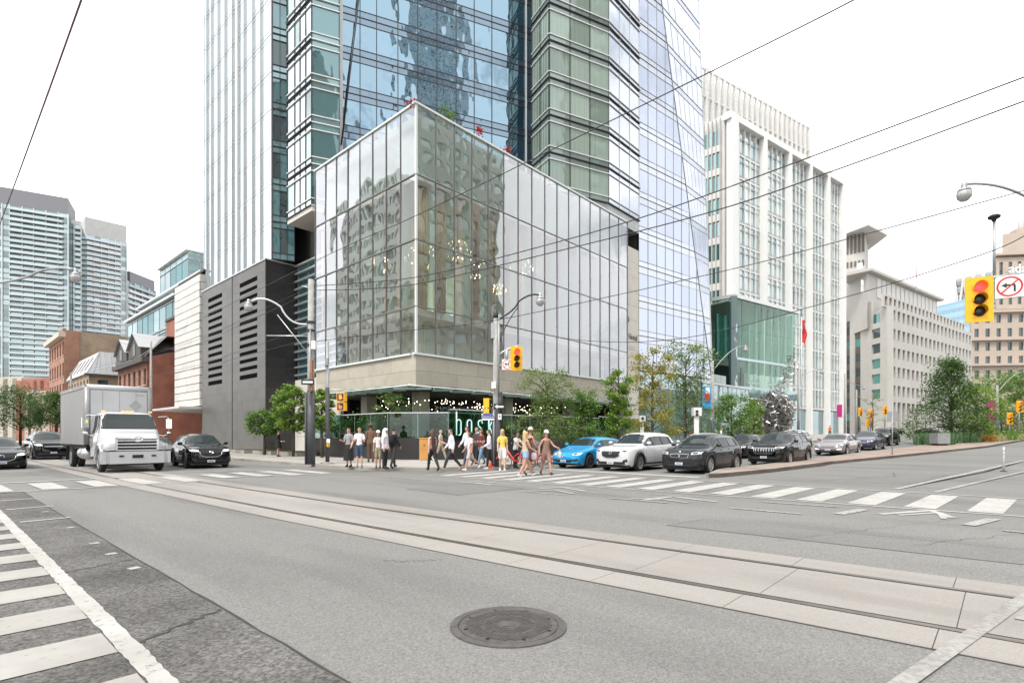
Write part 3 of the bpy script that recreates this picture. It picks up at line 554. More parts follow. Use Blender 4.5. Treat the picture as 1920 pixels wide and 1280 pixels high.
def chandelier(px, py, d, s, label):
    c = at(px, d, py); t = thing("chandelier", c, label, "chandelier", "chandeliers hanging in the glass podium")
    tube_obj("stem", "dark_metal", [(c.x, c.y, ZR[3] - 0.1), (c.x, c.y, c.z - 0.5 * s)], 0.02, t, 6)
    ar, bu = MB(), MB()
    for tier, (r, z, n) in enumerate(((0.8, 0.0, 12), (0.5, 0.5, 8), (0.3, -0.35, 6))):
        for k in range(n):
            a = 2 * math.pi * k / n + tier; e = Vector((c.x + r * s * math.cos(a), c.y + r * s * math.sin(a), c.z + z * s))
            ar.tube([(c.x, c.y, c.z + z * s - 0.15 * s), (c.x + r * s * 0.6 * math.cos(a), c.y + r * s * 0.6 * math.sin(a), c.z + z * s - 0.25 * s), e], 0.014, 4)
            bu.lathe([(0.01, -0.05), (0.04, 0.0), (0.01, 0.09)], e, 6)
    ar.build("arms", "dark_metal", t); bu.build("bulbs", "bulb_warm", t, kind="stuff")
for px, py, d, s, lb in ((792, 487, 37.5, 1.5, "chandelier behind the glass corner post"), (858, 475, 40, 1.3, "high chandelier left of the lit wall panel"), (892, 508, 41, 1.3, "chandelier in front of the lit wall panel"), (935, 545, 42, 0.7, "low chandelier right of the lit wall panel"), (978, 505, 44, 1.2, "rightmost chandelier in the glass podium"), (712, 500, 40, 1.1, "chandelier seen through the side street glass")):
    chandelier(px, py, d, s, lb)
# stone band
SB = [4.62, 5.66, 6.66]
for r in range(2):
    off = 0.0 if r else 0.8
    uu = [CU + 0.0] + [CU + off + 2.7 * k for k in range(1, 10) if CU + off + 2.7 * k < RU - 0.6] + [RU]
    for k, (a, b) in enumerate(zip(uu, uu[1:])): box("stone_block", "stone_cream" if (k * 7 + r) % 3 else "stone_cream_b", ((a + b) / 2, CV + 0.28, (SB[r] + SB[r + 1]) / 2), (b - a - 0.014, 0.5, SB[r + 1] - SB[r] - 0.014), pod)
    vvv = [CV + 0.54] + [CV + off + 2.7 * k for k in range(1, 5)] + [LV]
    for k, (a, b) in enumerate(zip(vvv, vvv[1:])): box("stone_block", "stone_cream" if (k * 5 + r) % 3 else "stone_cream_b", (CU + 0.28, (a + b) / 2, (SB[r] + SB[r + 1]) / 2), (0.5, b - a - 0.014, SB[r + 1] - SB[r] - 0.014), pod)
box("band_core", "seam", ((CU + RU) / 2 + 0.2, (CV + LV) / 2 + 0.2, 5.6), (RU - CU - 0.6, LV - CV - 0.6, 1.9), pod)
# pale stone pier at the avenue end
pr = frange(0.1, 20.3, 14)
for k, (a, b) in enumerate(zip(pr, pr[1:])): box("pier_stone", "stone_pale", ((RU + 49.02) / 2 + 0.03, CV + 0.5, (a + b) / 2), (49.02 - RU, 0.9, b - a - 0.02), pod)
for i, (ch, z) in enumerate((("Hotel", 11.35),)):
    text_obj("lettering", ch, "sign_black", 0.75, Matrix.Translation((47.9, CV + 0.04, z)) @ Matrix.Rotation(rad(90), 4, 'X'), pod, 0.02, bold=0.01)
text_obj("lettering", "S", "sign_black", 0.7, Matrix.Translation((47.0, CV + 0.04, 13.0)) @ Matrix.Rotation(rad(90), 4, 'X'), pod, 0.02, bold=0.01)
for z in (10.4, 10.15): box("lettering_rule", "galv", (47.8, CV + 0.04, z), (1.2, 0.02, 0.03), pod)
# ground floor under the overhang
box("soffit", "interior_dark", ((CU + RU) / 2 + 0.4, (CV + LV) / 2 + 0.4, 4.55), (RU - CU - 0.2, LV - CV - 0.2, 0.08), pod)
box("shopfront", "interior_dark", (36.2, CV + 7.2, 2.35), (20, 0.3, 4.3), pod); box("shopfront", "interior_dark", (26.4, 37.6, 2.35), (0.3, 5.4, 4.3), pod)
for k in range(9): box("shop_window", "glass_window", (27.6 + k * 2.1, CV + 7.02, 2.2), (1.9, 0.06, 3.6), pod)
for k in range(2): box("shop_window", "glass_window", (26.22, 36.0 + k * 2.2, 2.2), (0.06, 2.0, 3.6), pod)
for u, v in ((23.0, 29.6), (31.5, 29.6), (40.0, 29.6), (23.0, 36.0)): box("column", "stone_cream_b", (u, v, 2.3), (0.85, 0.85, 4.5), pod)
# glass canopy, each pane set at a slight pitch like teeth
k = 0
CO = 2.05
for a, b in zip(frange(CU - CO + 1.7, RU, 15), frange(CU - CO + 1.7, RU, 15)[1:]):
    box("canopy_pane", "glass_canopy", ((a + b) / 2, CV - CO / 2 + 0.1, 4.52), (b - a + 0.02, CO + 0.2, 0.035), pod, ry=rad(4.5), rx=rad(3)); box("canopy_rib", "alu", (a, CV - CO / 2 + 0.1, 4.42), (0.05, CO, 0.14), pod, rx=rad(3))
for a, b in zip(frange(CV - CO + 1.7, LV - 1.0, 8), frange(CV - CO + 1.7, LV - 1.0, 8)[1:]):
    box("canopy_pane", "glass_canopy", (CU - CO / 2 + 0.1, (a + b) / 2, 4.52), (CO + 0.2, b - a + 0.02, 0.035), pod, rx=rad(-4.5), ry=rad(-3)); box("canopy_rib", "alu", (CU - CO / 2 + 0.1, a, 4.42), (CO, 0.05, 0.14), pod, ry=rad(-3))
mesh("canopy_pane", "glass_canopy", [(CU - CO, CV - CO, 4.5), (CU - CO + 1.7, CV - CO, 4.46), (CU + 0.1, CV + 0.1, 4.62), (CU - CO, CV - CO + 1.7, 4.46)], [(0, 1, 2), (0, 2, 3)], pod)
tube_obj("canopy_edge", "alu_white", [(CU - CO, LV - 1, 4.44), (CU - CO, CV - CO, 4.44), (RU, CV - CO, 4.44)], 0.035, pod, 6)
tube_obj("canopy_rib", "alu_white", [(CU - CO, CV - CO, 4.46), (CU + 0.2, CV + 0.2, 4.6)], 0.06, pod, 6)
# string lights below the soffit
mb = MB(); rb = random.Random(5)
for k in range(150):
    u, v = rb.uniform(CU + 0.6, 38), rb.uniform(CV + 0.6, CV + 6.5); z = 4.2 - abs(rb.gauss(0, 0.35)) - 0.1
    mb.lathe([(0.012, -0.035), (0.032, 0.0), (0.012, 0.038)], (u, v, z), 6)
sl = mb.build("string_lights", "bulb_white", None, kind="stuff"); tag(sl, "warm little string light bulbs under the podium overhang", "string lights")
# terrace wall with glass screen
tw = thing("terrace_wall", (18.2, 26.5, SWH), "low black stone terrace wall topped by a green glass screen", "wall")
path = [(18.25, 35.5), (18.2, 26.5), (20.4, 23.7), (27.5, 23.6), (36, 23.7), (44.5, 23.9)]
for (a, b) in zip(path, path[1:]):
    A, B = Vector(a), Vector(b); L = (B - A).length; t = (B - A) / L; ang = math.atan2(t.y, t.x); c = (A + B) / 2
    z0 = SWH + min(gz(a[0]), gz(b[0])); np_ = max(1, round(L / 1.7))
    for k in range(np_):
        p = A + t * (k + 0.5) * L / np_; zz = gz(p.x)
        box("wall_slab", "stone_polished" if k % 2 else "stone_black_shade_b", (p.x, p.y, zz + SWH + 0.62), (L / np_ - 0.012, 0.3, 1.25), tw, ang)
        box("glass_screen", "glass_rail", (p.x, p.y, zz + SWH + 1.27 + 0.72), (L / np_ - 0.03, 0.02, 1.42), tw, ang)
    box("top_rail", "alu_white", (c.x, c.y, (gz(a[0]) + gz(b[0])) / 2 + SWH + 2.72), (L, 0.05, 0.045), tw, ang)
    for k in range(np_ + 1):
        p = A + t * k * L / np_; box("rail_post", "galv", (p.x, p.y, gz(p.x) + SWH + 1.98), (0.03, 0.04, 1.45), tw, ang)
# the restaurant sign on its own taller glass
sg = thing("restaurant_sign", (21, 23.3, SWH), "tall narrow pale teal letters spelling bosk on a glass screen", "sign")
SGA, SGB = Vector((20.32, 23.43)), Vector((24.6, 23.36)); t = (SGB - SGA).normalized()
box("sign_glass", "glass_rail", ((SGA.x + SGB.x) / 2, (SGA.y + SGB.y) / 2, SWH + 2.0), ((SGB - SGA).length, 0.02, 1.75), sg, math.atan2(t.y, t.x))
box("sign_top_rail", "alu_white", ((SGA.x + SGB.x) / 2, (SGA.y + SGB.y) / 2, SWH + 2.9), ((SGB - SGA).length, 0.05, 0.05), sg, math.atan2(t.y, t.x))
def sgp(s, z): p = SGA + t * s; return (p.x, p.y - 0.06, SWH + z)
def elli(cx, cz, rx, rz, a0, a1, n=14): return [sgp(cx + rx * math.cos(rad(a0 + (a1 - a0) * i / n)), cz + rz * math.sin(rad(a0 + (a1 - a0) * i / n))) for i in range(n + 1)]
lw = 0.034; zb, zx = 1.42, 2.32
def stroke(name, paths): 
    mb = MB()
    for p in paths: mb.tube(p, lw, 6)
    mb.build(name, "neon_teal", sg, smooth=True)
r = 0.17
stroke("letter_b", [[sgp(0.42, 2.78), sgp(0.42, zb)], [sgp(0.42, zx - 0.2)] + elli(0.59, zx - 0.17, r, r, 180, 0) + elli(0.59, zb + 0.17, r, r, 0, -90) ])
stroke("letter_o", [elli(1.42, zx - 0.17, r, r, 0, 180) + elli(1.42, zb + 0.17, r, r, 180, 360) + [sgp(1.42 + r, zx - 0.17)]])
stroke("letter_s", [elli(2.3, zx - 0.2, r, 0.2, 0, 180, 10) + [sgp(2.16, zx - 0.34), sgp(2.44, zb + 0.36)] + elli(2.3, zb + 0.2, r, 0.2, 0, -180, 10)])
stroke("letter_k", [[sgp(3.02, 2.78 - 0.3), sgp(3.02, zb)], [sgp(3.32, zx), sgp(3.03, 1.86)], [sgp(3.08, 1.92), sgp(3.34, zb)]])

# ================================================================== THE TOWER
def facade(par, p0, p1, z0, nf, fh, nc, mw, ma, mb_, mull="dark_metal", rail="alu_white", fr=(0.17, 0.83), mw_w=0.06, rail_d=0.12, cols=None, wob=0.004, rail2="dark_metal", seed=1, panes=True):
    """curtain wall seen from outside, p0 left to p1 right: vision panes one by one, spandrel bands, rails, mullions"""
    rn = random.Random(seed); A, B = Vector(p0), Vector(p1); L = (B - A).length; t = (B - A) / L; n = Vector((t.y, -t.x)); ang = math.atan2(t.y, t.x)
    cs = cols or frange(0, L, nc); mid = (A + B) / 2
    for f in range(nf):
        zb = z0 + f * fh
        for c0, c1 in zip(cs, cs[1:]):
            p = A + t * (c0 + c1) / 2; m = mw[rn.randrange(len(mw))] if isinstance(mw, (list, tuple)) else mw
            box("window_pane", m, (p.x, p.y, zb + fh * (fr[0] + fr[1]) / 2), (c1 - c0 - mw_w * 0.6, 0.05, fh * (fr[1] - fr[0]) - 0.04), par, ang + rn.uniform(-wob, wob), rn.uniform(-wob, wob))
        for a, b, m in ((0, fr[0], mb_), (fr[1], 1, ma)):
            if b > a: box("spandrel_band", m, (mid.x, mid.y, zb + fh * (a + b) / 2), (L, 0.05, fh * (b - a) - 0.03), par, ang)
        for a, m, dd in ((fr[0], rail, rail_d), (fr[1], rail, rail_d), (0.0, rail2, rail_d * 1.3)):
            q = mid + n * dd * 0.3; box("rail", m, (q.x, q.y, zb + fh * a), (L + dd * 0.4, dd, 0.075), par, ang)
    for c in cs:
        p = A + t * c + n * 0.03; box("mullion", mull, (p.x, p.y, z0 + nf * fh / 2), (mw_w, 0.1, nf * fh), par, ang)
    return t, n, ang
FH, EZ = 3.39, 23.88
tow = thing("hotel_tower", (38, 40, 0), "tall blue and silver glass hotel tower rising behind the podium", "building")
A24 = rad(24); dd = (math.cos(A24), -math.sin(A24)); A21 = rad(21); de = (math.cos(A21), -math.sin(A21))
SU, SV = 21.12, 48.73
sp = [SV, 50.88, 52.68, 54.70, 56.42, 57.66, 59.66, 61.61, 63.5, 64.97, 66.15]
NS = 11; SZ = 17.45
facade(tow, (SU, 66.15), (SU, SV), SZ, NS, FH, 0, "glass_white", "glass_white", "glass_white", mull="alu", rail="alu", rail2="alu", fr=(0.12, 0.88), cols=[66.15 - v for v in sp[::-1]], rail_d=0.05, seed=2)
for k, v in enumerate(sp[1:-1]): box("fin", "alu" if k != 3 else "alu_white", (SU - 0.1, v, SZ + NS * FH / 2), (0.2, 0.12 if k != 3 else 0.45, NS * FH), tow)
rec1 = on_line(552, (SU, SV), dd)
facade(tow, (SU + 0.05, SV - 0.02), rec1, SZ, NS, FH, 3, ["glass_teal", "glass_window"], "glass_teal_spandrel", "glass_teal_spandrel", seed=3, rail="dark_metal")
# hanging bay on the side street
BU, BV = 21.37, 41.79; BZ = 20.34
br = on_line(636, (BU, BV), dd)
facade(tow, (BU, 46.1), (BU, BV), BZ, 9, FH, 4, ["glass_pale", "glass_white", "glass_white"], "glass_white", "glass_white", rail="alu_white", seed=4, rail_d=0.16, cols=[0, 1.35, 2.3, 3.3, 4.31])
facade(tow, (BU, BV), br, BZ, 9, FH, 1, "glass_teal", "glass_teal_spandrel", "glass_teal_spandrel", rail="alu_white", seed=5, rail_d=0.16, rail2="alu_white")
prism("bay_floor", "stone_pale", [(BU - 0.05, 46.1), (BU - 0.05, BV - 0.03), (br[0], br[1] - 0.05), (br[0] + 0.6, 46.1)], BZ - 0.45, BZ - 0.02, tow)
box("bay_side", "glass_teal", (BU + 1.2, 46.12, BZ + 4.5 * FH), (2.4, 0.06, 9 * FH), tow)
p = at(638.5, 45.9); box("edge_column", "alu_white", (p[0], p[1], 36), (0.35, 0.35, 32), tow, -A24)
# blue wall
D0 = at(640.5, 46.2); D1 = on_line(999, D0, dd); Ld = (Vector(D1) - Vector(D0)).length
dcols = [0] + [(Vector(on_line(px, D0, dd)) - Vector(D0)).length for px in (675, 706, 746, 783, 819, 855, 889, 922, 954, 985)] + [Ld]
DZ = 20.9
facade(tow, D0, D1, DZ, 9, FH, 0, ["glass_blue"], "glass_blue_spandrel", "glass_blue_spandrel", rail="dark_metal", cols=dcols, seed=6, rail_d=0.06, wob=0.003)
pa, pb = at(677, 46.0, -40), at(640, 45.4, 272); tube_obj("diagonal_brace", "dark_metal", [pa, pb], 0.07, tow, 6)
p = on_line(985, D0, dd); box("edge_column", "alu_white", (p[0], p[1] - 0.08, 36), (0.12, 0.2, 30), tow, -A24)
# curtained bay over the avenue
E0 = at(1030, 48.9); E1 = on_line(1141, E0, de); EL = at(998, 51.6); E2 = (on_v(1198, E1[1]), E1[1])
CURT = ["glass_curtain"]
facade(tow, EL, E0, EZ, 8, FH, 2, CURT, "glass_curtain_spandrel", "glass_curtain_spandrel", seed=7, rail_d=0.16)
facade(tow, E0, E1, EZ, 8, FH, 3, CURT, "glass_curtain_spandrel", "glass_curtain_spandrel", seed=8, rail_d=0.16)
facade(tow, E1, E2, EZ, 8, FH, 3, "glass_silver", "glass_silver", "glass_silver_spandrel", seed=9, rail_d=0.16, rail="alu", mull="alu", wob=0.003)
prism("bay_floor", "galv", [EL, E0, (E1[0], E1[1]), (E2[0], E2[1]), (E2[0], E2[1] + 5.5), (EL[0] + 1, EL[1] + 3)], EZ - 1.3, EZ - 0.03, tow)
# silver facets at the avenue end
F0 = at(1198, 56.5); fd = (math.cos(rad(9)), -math.sin(rad(9))); fa = -rad(9)
FT = 62.0
def crease_s(z): return 3.86 + (49.2 - z) * (8.89 / 36.4)
def crease(z): s = crease_s(z); return Vector((F0[0] + fd[0] * s, F0[1] + fd[1] * s, z))
def redge(z):
    y = HOR - (z - EYE) * FPX / 66.0; px = 1310 + (1336 - 1310) * max(-0.5, min(1.05, y / 700.0)); c = crease(z); return Vector((on_v(px, c.y - 0.1), c.y - 0.1, z))
fcol = [i * 1.52 for i in range(12)]; FZ = 8.4; fl = [FZ + i * 3.65 for i in range(15)]
def plate(name, m, pts, th, par, nrm):
    nv = len(pts); v = list(pts) + [p + nrm * th for p in pts]
    return mesh(name, m, v, [tuple(range(nv)), tuple(range(nv, 2 * nv))[::-1]] + [(i, nv + i, nv + (i + 1) % nv, (i + 1) % nv) for i in range(nv)], par)
nF = Vector((-fd[1], fd[0], 0)); poly = [(0, FZ), (crease_s(FZ), FZ), (crease_s(FT), FT), (0, FT)]
def FP(s, z, o=0.0): return Vector((F0[0] + fd[0] * s, F0[1] + fd[1] * s, z)) - nF * o
for z0, z1 in zip(fl, fl[1:]):
    for a, b, m, nm_ in ((z0, z0 + 0.55, "glass_silver_spandrel", "spandrel_band"), (z0 + 0.6, z1 - 0.75, "glass_reflect_lavender", "window_pane"), (z1 - 0.7, z1 - 0.03, "glass_silver_spandrel", "spandrel_band")):
        cc = zip(fcol, fcol[1:]) if nm_ == "window_pane" else [(0, 20)]
        for c0, c1 in cc:
            q = clip_poly(poly, (c0 + 0.015, a, c1 - 0.015, b))
            if len(q) > 2: plate(nm_, m, [FP(s, z, random.uniform(0, 0.008)) for s, z in q], 0.05, tow, nF)
    for z in (z0, z0 + 0.575, z1 - 0.725): 
        a, b = FP(0, z, 0.03), FP(crease_s(z), z, 0.03); tube_obj("rail", "dark_metal" if z == z0 else "galv", [a, b], 0.035 if z == z0 else 0.022, tow, 4, False)
    for a, b, m, nm_ in ((z0, z1 - 0.75, "glass_silver", "window_pane"), (z1 - 0.7, z1 - 0.03, "glass_silver_spandrel", "spandrel_band")):
        for k in (range(6) if nm_ == "window_pane" else (0,)):
            f0, f1 = (k / 6 + 0.006, (k + 1) / 6 - 0.006) if nm_ == "window_pane" else (0, 1)
            pts = [crease(a).lerp(redge(a), f0), crease(a).lerp(redge(a), f1), crease(b).lerp(redge(b), f1), crease(b).lerp(redge(b), f0)]
            plate(nm_, m, pts, 0.05, tow, nF)
    tube_obj("rail", "galv", [crease(z0) - nF * 0.03, redge(z0) - nF * 0.03], 0.03, tow, 4, False); tube_obj("rail", "galv", [crease(z1 - 0.72) - nF * 0.03, redge(z1 - 0.72) - nF * 0.03], 0.02, tow, 4, False)
for c in fcol[1:]:
    zt = min(FT, 49.2 - (c - 3.86) * 36.4 / 8.89)
    if zt > FZ + 1: tube_obj("mullion", "galv", [FP(c, FZ, 0.03), FP(c, zt, 0.03)], 0.022, tow, 4, False)
tube_obj("crease_bar", "galv", [crease(FZ) - nF * 0.04, crease(FT) - nF * 0.04], 0.035, tow, 4, False); tube_obj("edge_bar", "alu", [redge(FZ), redge(FT)], 0.06, tow, 4, False)
# lower dark glass storey and street glazing of the tower along the avenue
q0, q1 = F0, (redge(FZ).x, redge(FZ).y)
for k in range(10):
    a, b = Vector(q0).lerp(Vector(q1), k / 10 + 0.004), Vector(q0).lerp(Vector(q1), (k + 1) / 10 - 0.004); c = (a + b) / 2
    box("shop_window", "glass_far", (c.x, c.y + 0.3, 4.4), ((b - a).length, 0.06, 7.9), tow, fa)
# body of the tower behind the glass, so no sky shows through
prism("core", "interior_dark", [(SU + 0.2, 66), (SU + 0.2, SV + 0.1), (rec1[0], rec1[1] + 0.15), (rec1[0] + 1, 45.5), (D0[0] + 0.2, D0[1] + 0.2), (D1[0], D1[1] + 0.25), (EL[0] + 0.5, EL[1] + 0.4), (44, 31.5), (E2[0], 29.5), (F0[0] + 0.1, F0[1] + 0.4), (FP(3, 0).x, FP(3, 0).y + 0.5), (56, 40), (52, 66)], 22.8, 52, tow)
prism("core", "interior_dark", [(F0[0] + 0.1, F0[1] + 0.4), (FP(crease_s(9), 0).x, FP(crease_s(9), 0).y + 0.7), (68, 45), (50, 45)], 0, 9, tow)
prism("core", "interior_dark", [(F0[0] + 0.1, F0[1] + 0.35), (FP(crease_s(30), 0).x, FP(crease_s(30), 0).y + 0.4), (61, 45), (50, 45)], 9, 30, tow)
prism("core", "interior_dark", [(24.5, 66), (24.5, 49), (24, 41), (49, 41), (49, 66)], 0, 22.8, tow)

# ================================================================== dark stone vent block
dk = thing("stone_vent_block", (20.52, 48.64, 0), "dark grey stone block with two stacks of black louvre slots", "building")
KU, KV, KL, KR, KT = 20.52, 48.64, 64.8, 23.1, 17.2
box("core", "stone_dark_b", ((KU + 24) / 2 + 0.03, (KV + KL) / 2, KT / 2 - 0.05), (24 - KU - 0.06, KL - KV - 0.05, KT - 0.1), dk)
rows = frange(0.1, KT, 18)
sv = [56.29]
lou = [(50.36, 54.43), (58.98, 62.96)]
lz = [7.3 + i * 0.76 for i in range(12)]
# cladding slabs, courses cut round the louvre slots
for (a, b) in ((KV, 56.20), (56.38, KL)):
    l0, l1 = lou[0] if a < 50 else lou[1]
    for r, (z0, z1) in enumerate(zip(rows, rows[1:])):
        segs = [(a, b)] if (z1 < 7.2 or z0 > 15.9) else [(a, l0), (l1, b)]
        for s0, s1 in segs:
            nn = max(1, round((s1 - s0) / 1.3))
            for k in range(nn):
                v0, v1 = s0 + (s1 - s0) * k / nn, s0 + (s1 - s0) * (k + 1) / nn
                box("stone_slab", "stone_dark" if (r * 3 + k) % 4 else "stone_dark_b", (KU, (v0 + v1) / 2, (z0 + z1) / 2), (0.06, v1 - v0 - 0.008, z1 - z0 - 0.008), dk)
    zlo, zhi = rows[[i for i, z in enumerate(rows) if z < 7.2][-1]], rows[[i for i, z in enumerate(rows) if z > 15.9][0]]
    box("louvre_recess", "louver_black", (KU + 0.035, (l0 + l1) / 2, (zlo + zhi) / 2), (0.05, l1 - l0, zhi - zlo), dk)
    nb = 13; hh = (zhi - zlo) / nb
    for k in range(nb + 1): box("louvre_bar", "stone_dark", (KU + 0.01, (l0 + l1) / 2, zlo + k * hh), (0.078, l1 - l0, hh * 0.52 if 0 < k < nb else hh * 0.3), dk)
box("joint_slot", "louver_black", (KU + 0.02, 56.29, KT / 2), (0.06, 0.17, KT - 0.2), dk)
for r, (z0, z1) in enumerate(zip(rows, rows[1:])):
    for k in range(2):
        u0, u1 = KU + 0.04 + (24 - KU) * k / 2, KU + 0.04 + (24 - KU) * (k + 1) / 2; box("stone_slab", "stone_polished" if (r + k) % 3 else "stone_black_shade_b", ((u0 + u1) / 2, KV - 0.02, (z0 + z1) / 2), (u1 - u0 - 0.008, 0.06, z1 - z0 - 0.008), dk)  # the shade on this face is put into a darker stone colour
box("coping", "alu", (KU + 1.6, KV + 8, KT + 0.06), (3.4, 16.3, 0.12), dk)
# louvred link and cream wall between the block and the podium
lk = thing("louvred_link", (23.3, 44.6, 0), "grey louvred link wall between the dark stone block and glass podium", "building")
box("backing", "glass_teal", (23.5, 44.5, 12.0), (0.1, 8.2, 10.6), lk)
for k in range(15): box("louvre", "alu", (23.3, 44.5, 7.1 + k * 0.72), (0.35, 8.2, 0.16), lk)
for k in range(5): box("mullion", "galv", (23.42, 40.6 + k * 1.95, 12), (0.1, 0.05, 10.4), lk)
for k in range(4):
    for r in range(5): box("stone_block", "stone_pale", (23.35, 41.5 + k * 2.05, 0.8 + r * 1.3), (0.3, 2.03, 1.28), lk)
box("backing", "interior_dark", (24.0, 44.5, 8), (0.2, 8.2, 16), lk)
# ================================================================== NEIGHBOURING BUILDINGS
def hx(c): return c
plain("metal_roof", (0.42, 0.42, 0.43), 0.45, 0.3, vary=0.08, scale=1)
plain("slate", (0.13, 0.115, 0.115), 0.8, vary=0.2, scale=2)
plain("trim_dark", (0.09, 0.075, 0.07), 0.7)
plain("trim_pale", (0.52, 0.46, 0.38), 0.7)
plain("concrete_white", (0.62, 0.61, 0.59), 0.75, vary=0.05, scale=0.5)
plain("concrete_bright", (0.78, 0.78, 0.77), 0.6, vary=0.03, scale=0.5)
plain("concrete_grey", (0.42, 0.42, 0.41), 0.75, vary=0.06, scale=0.5)
plain("limestone", (0.48, 0.465, 0.435), 0.8, vary=0.06, scale=0.35)
plain("limestone_warm", (0.43, 0.355, 0.295), 0.8, vary=0.07, scale=0.3)
plain("bronze_panel", (0.10, 0.08, 0.065), 0.5, vary=0.2, scale=1)
plain("grey_cap", (0.19, 0.19, 0.21), 0.6)
plain("balcony_white", (0.62, 0.62, 0.64), 0.6)
mirror_glass("glass_condo", (0.78, 0.88, 0.92), (0.22, 0.30, 0.32), ior=1.7, base=0.30, ripple=0.0)
mirror_glass("glass_office", (0.84, 0.90, 0.89), (0.42, 0.49, 0.47), ior=1.8, base=0.34, ripple=0.02)
mirror_glass("glass_condo_dark", (0.7, 0.8, 0.82), (0.10, 0.145, 0.155), ior=1.7, base=0.2, ripple=0.0)
mirror_glass("glass_sky_blue", (0.55, 0.75, 0.92), (0.12, 0.24, 0.36), ior=1.7, base=0.35, ripple=0.0)
def pg(par, p0, p1, z0, z1, rows, cols, wall, win, pier=0.35, span=0.4, rec=0.25, name="window", sill=None, th=0.3, frame=False, top=0.0):
    """punched wall: piers and spandrels stand proud of recessed panes. p0 left, p1 right seen from outside"""
    A, B = Vector(p0), Vector(p1); L = (B - A).length; t = (B - A) / L; n = Vector((t.y, -t.x)); ang = math.atan2(t.y, t.x); w = L / cols; h = (z1 - z0 - top) / rows
    for i in range(cols + 1):
        x = i * w; ww = pier * w * (1 if 0 < i < cols else 0.5); x += 0 if 0 < i < cols else (ww / 2 if i == 0 else -ww / 2)
        p = A + t * x - n * th / 2; box("pier", wall, (p.x, p.y, (z0 + z1) / 2), (ww, th, z1 - z0), par, ang)
    p = (A + B) / 2 - n * (th / 2 + 0.012)
    for r in range(rows + 1):
        hh = span * h * (1 if 0 < r < rows else 0.5) + (top if r == rows else 0); z = z0 + r * h + (0 if 0 < r < rows else (hh / 2 if r == 0 else hh / 2 - (span * h * 0.5)))
        box("spandrel", wall, (p.x, p.y, z), (L - 0.02, th, hh), par, ang)
    for r in range(rows):
        for i in range(cols):
            q = A + t * (i + 0.5) * w - n * rec; zc = z0 + (r + 0.5) * h
            o = box(name, win if isinstance(win, str) else win[(r * 5 + i * 3) % len(win)], (q.x, q.y, zc), (w * (1 - pier) + 0.02, 0.04, h * (1 - span) + 0.02), par, ang)
            if frame:
                q2 = q + n * 0.03; box("frame", "trim_dark" if frame is True else frame, (q2.x, q2.y, zc), (0.06, 0.04, h * (1 - span)), o, ang)
            if sill:
                q3 = A + t * (i + 0.5) * w + n * 0.05; box("sill", sill, (q3.x, q3.y, zc - h * (1 - span) / 2 - 0.07), (w * (1 - pier) + 0.2, 0.14, 0.13), o, ang)
    return t, n, ang
# ---- white panelled upper block on the side street
WU = 20.4; w0, w1 = 65.2, on_u(328, WU)
wz1, wz0 = zat(513, WU, w0), zat(766, WU, w1)
wb = thing("white_panel_building", (WU, (w0 + w1) / 2, 0), "building clad in white panels with thin dark joints beside the dark block", "building")
box("core", "interior_dark", (WU + 3.6, (w0 + w1) / 2, (wz0 + wz1) / 2), (7, w1 - w0 - 0.1, wz1 - wz0 - 0.2), wb)
nr = 17
for r in range(nr):
    za, zb_ = wz0 + (wz1 - wz0) * r / nr, wz0 + (wz1 - wz0) * (r + 1) / nr; off = (0.0, 0.37, 0.7, 0.2)[r % 4]
    cuts = [w0] + sorted({w0 + (w1 - w0) * ((0.31 + off + 0.5 * k) % 1.0) for k in range(2)}) + [w1]
    for k, (a, b) in enumerate(zip(cuts, cuts[1:])):
        if b - a > 0.3: box("wall_panel", "panel_white" if (r + k) % 3 else "panel_white_b", (WU, (a + b) / 2, (za + zb_) / 2), (0.08, b - a - 0.04, zb_ - za - (0.05 if r % 2 else 0.1)), wb)
    if r < nr: box("side_panel", "panel_white_b", (WU + 3.6, w0 - 0.02, (za + zb_) / 2), (7.1, 0.06, zb_ - za - 0.06), wb)
box("canopy", "concrete_white", (WU - 0.6, (w0 + w1) / 2 + 0.5, wz0 - 0.2), (3.0, w1 - w0 + 1.4, 0.22), wb); box("soffit", "concrete_grey", (WU + 3.4, (w0 + w1) / 2, wz0 - 0.36), (6.8, w1 - w0, 0.16), wb)
box("ground_glazing", "glass_window", (WU + 1.5, 67, wz0 / 2 - 0.2), (0.1, 4.5, wz0 - 0.5), wb); box("roof_beam", "trim_dark", (WU + 0.6, (w0 + w1) / 2, wz1 + 0.5), (0.5, w1 - w0, 0.25), wb)
for k in range(3): box("roof_post", "trim_dark", (WU + 0.6, w0 + 1 + k * 5, wz1 + 0.2), (0.3, 0.3, 0.5), wb)
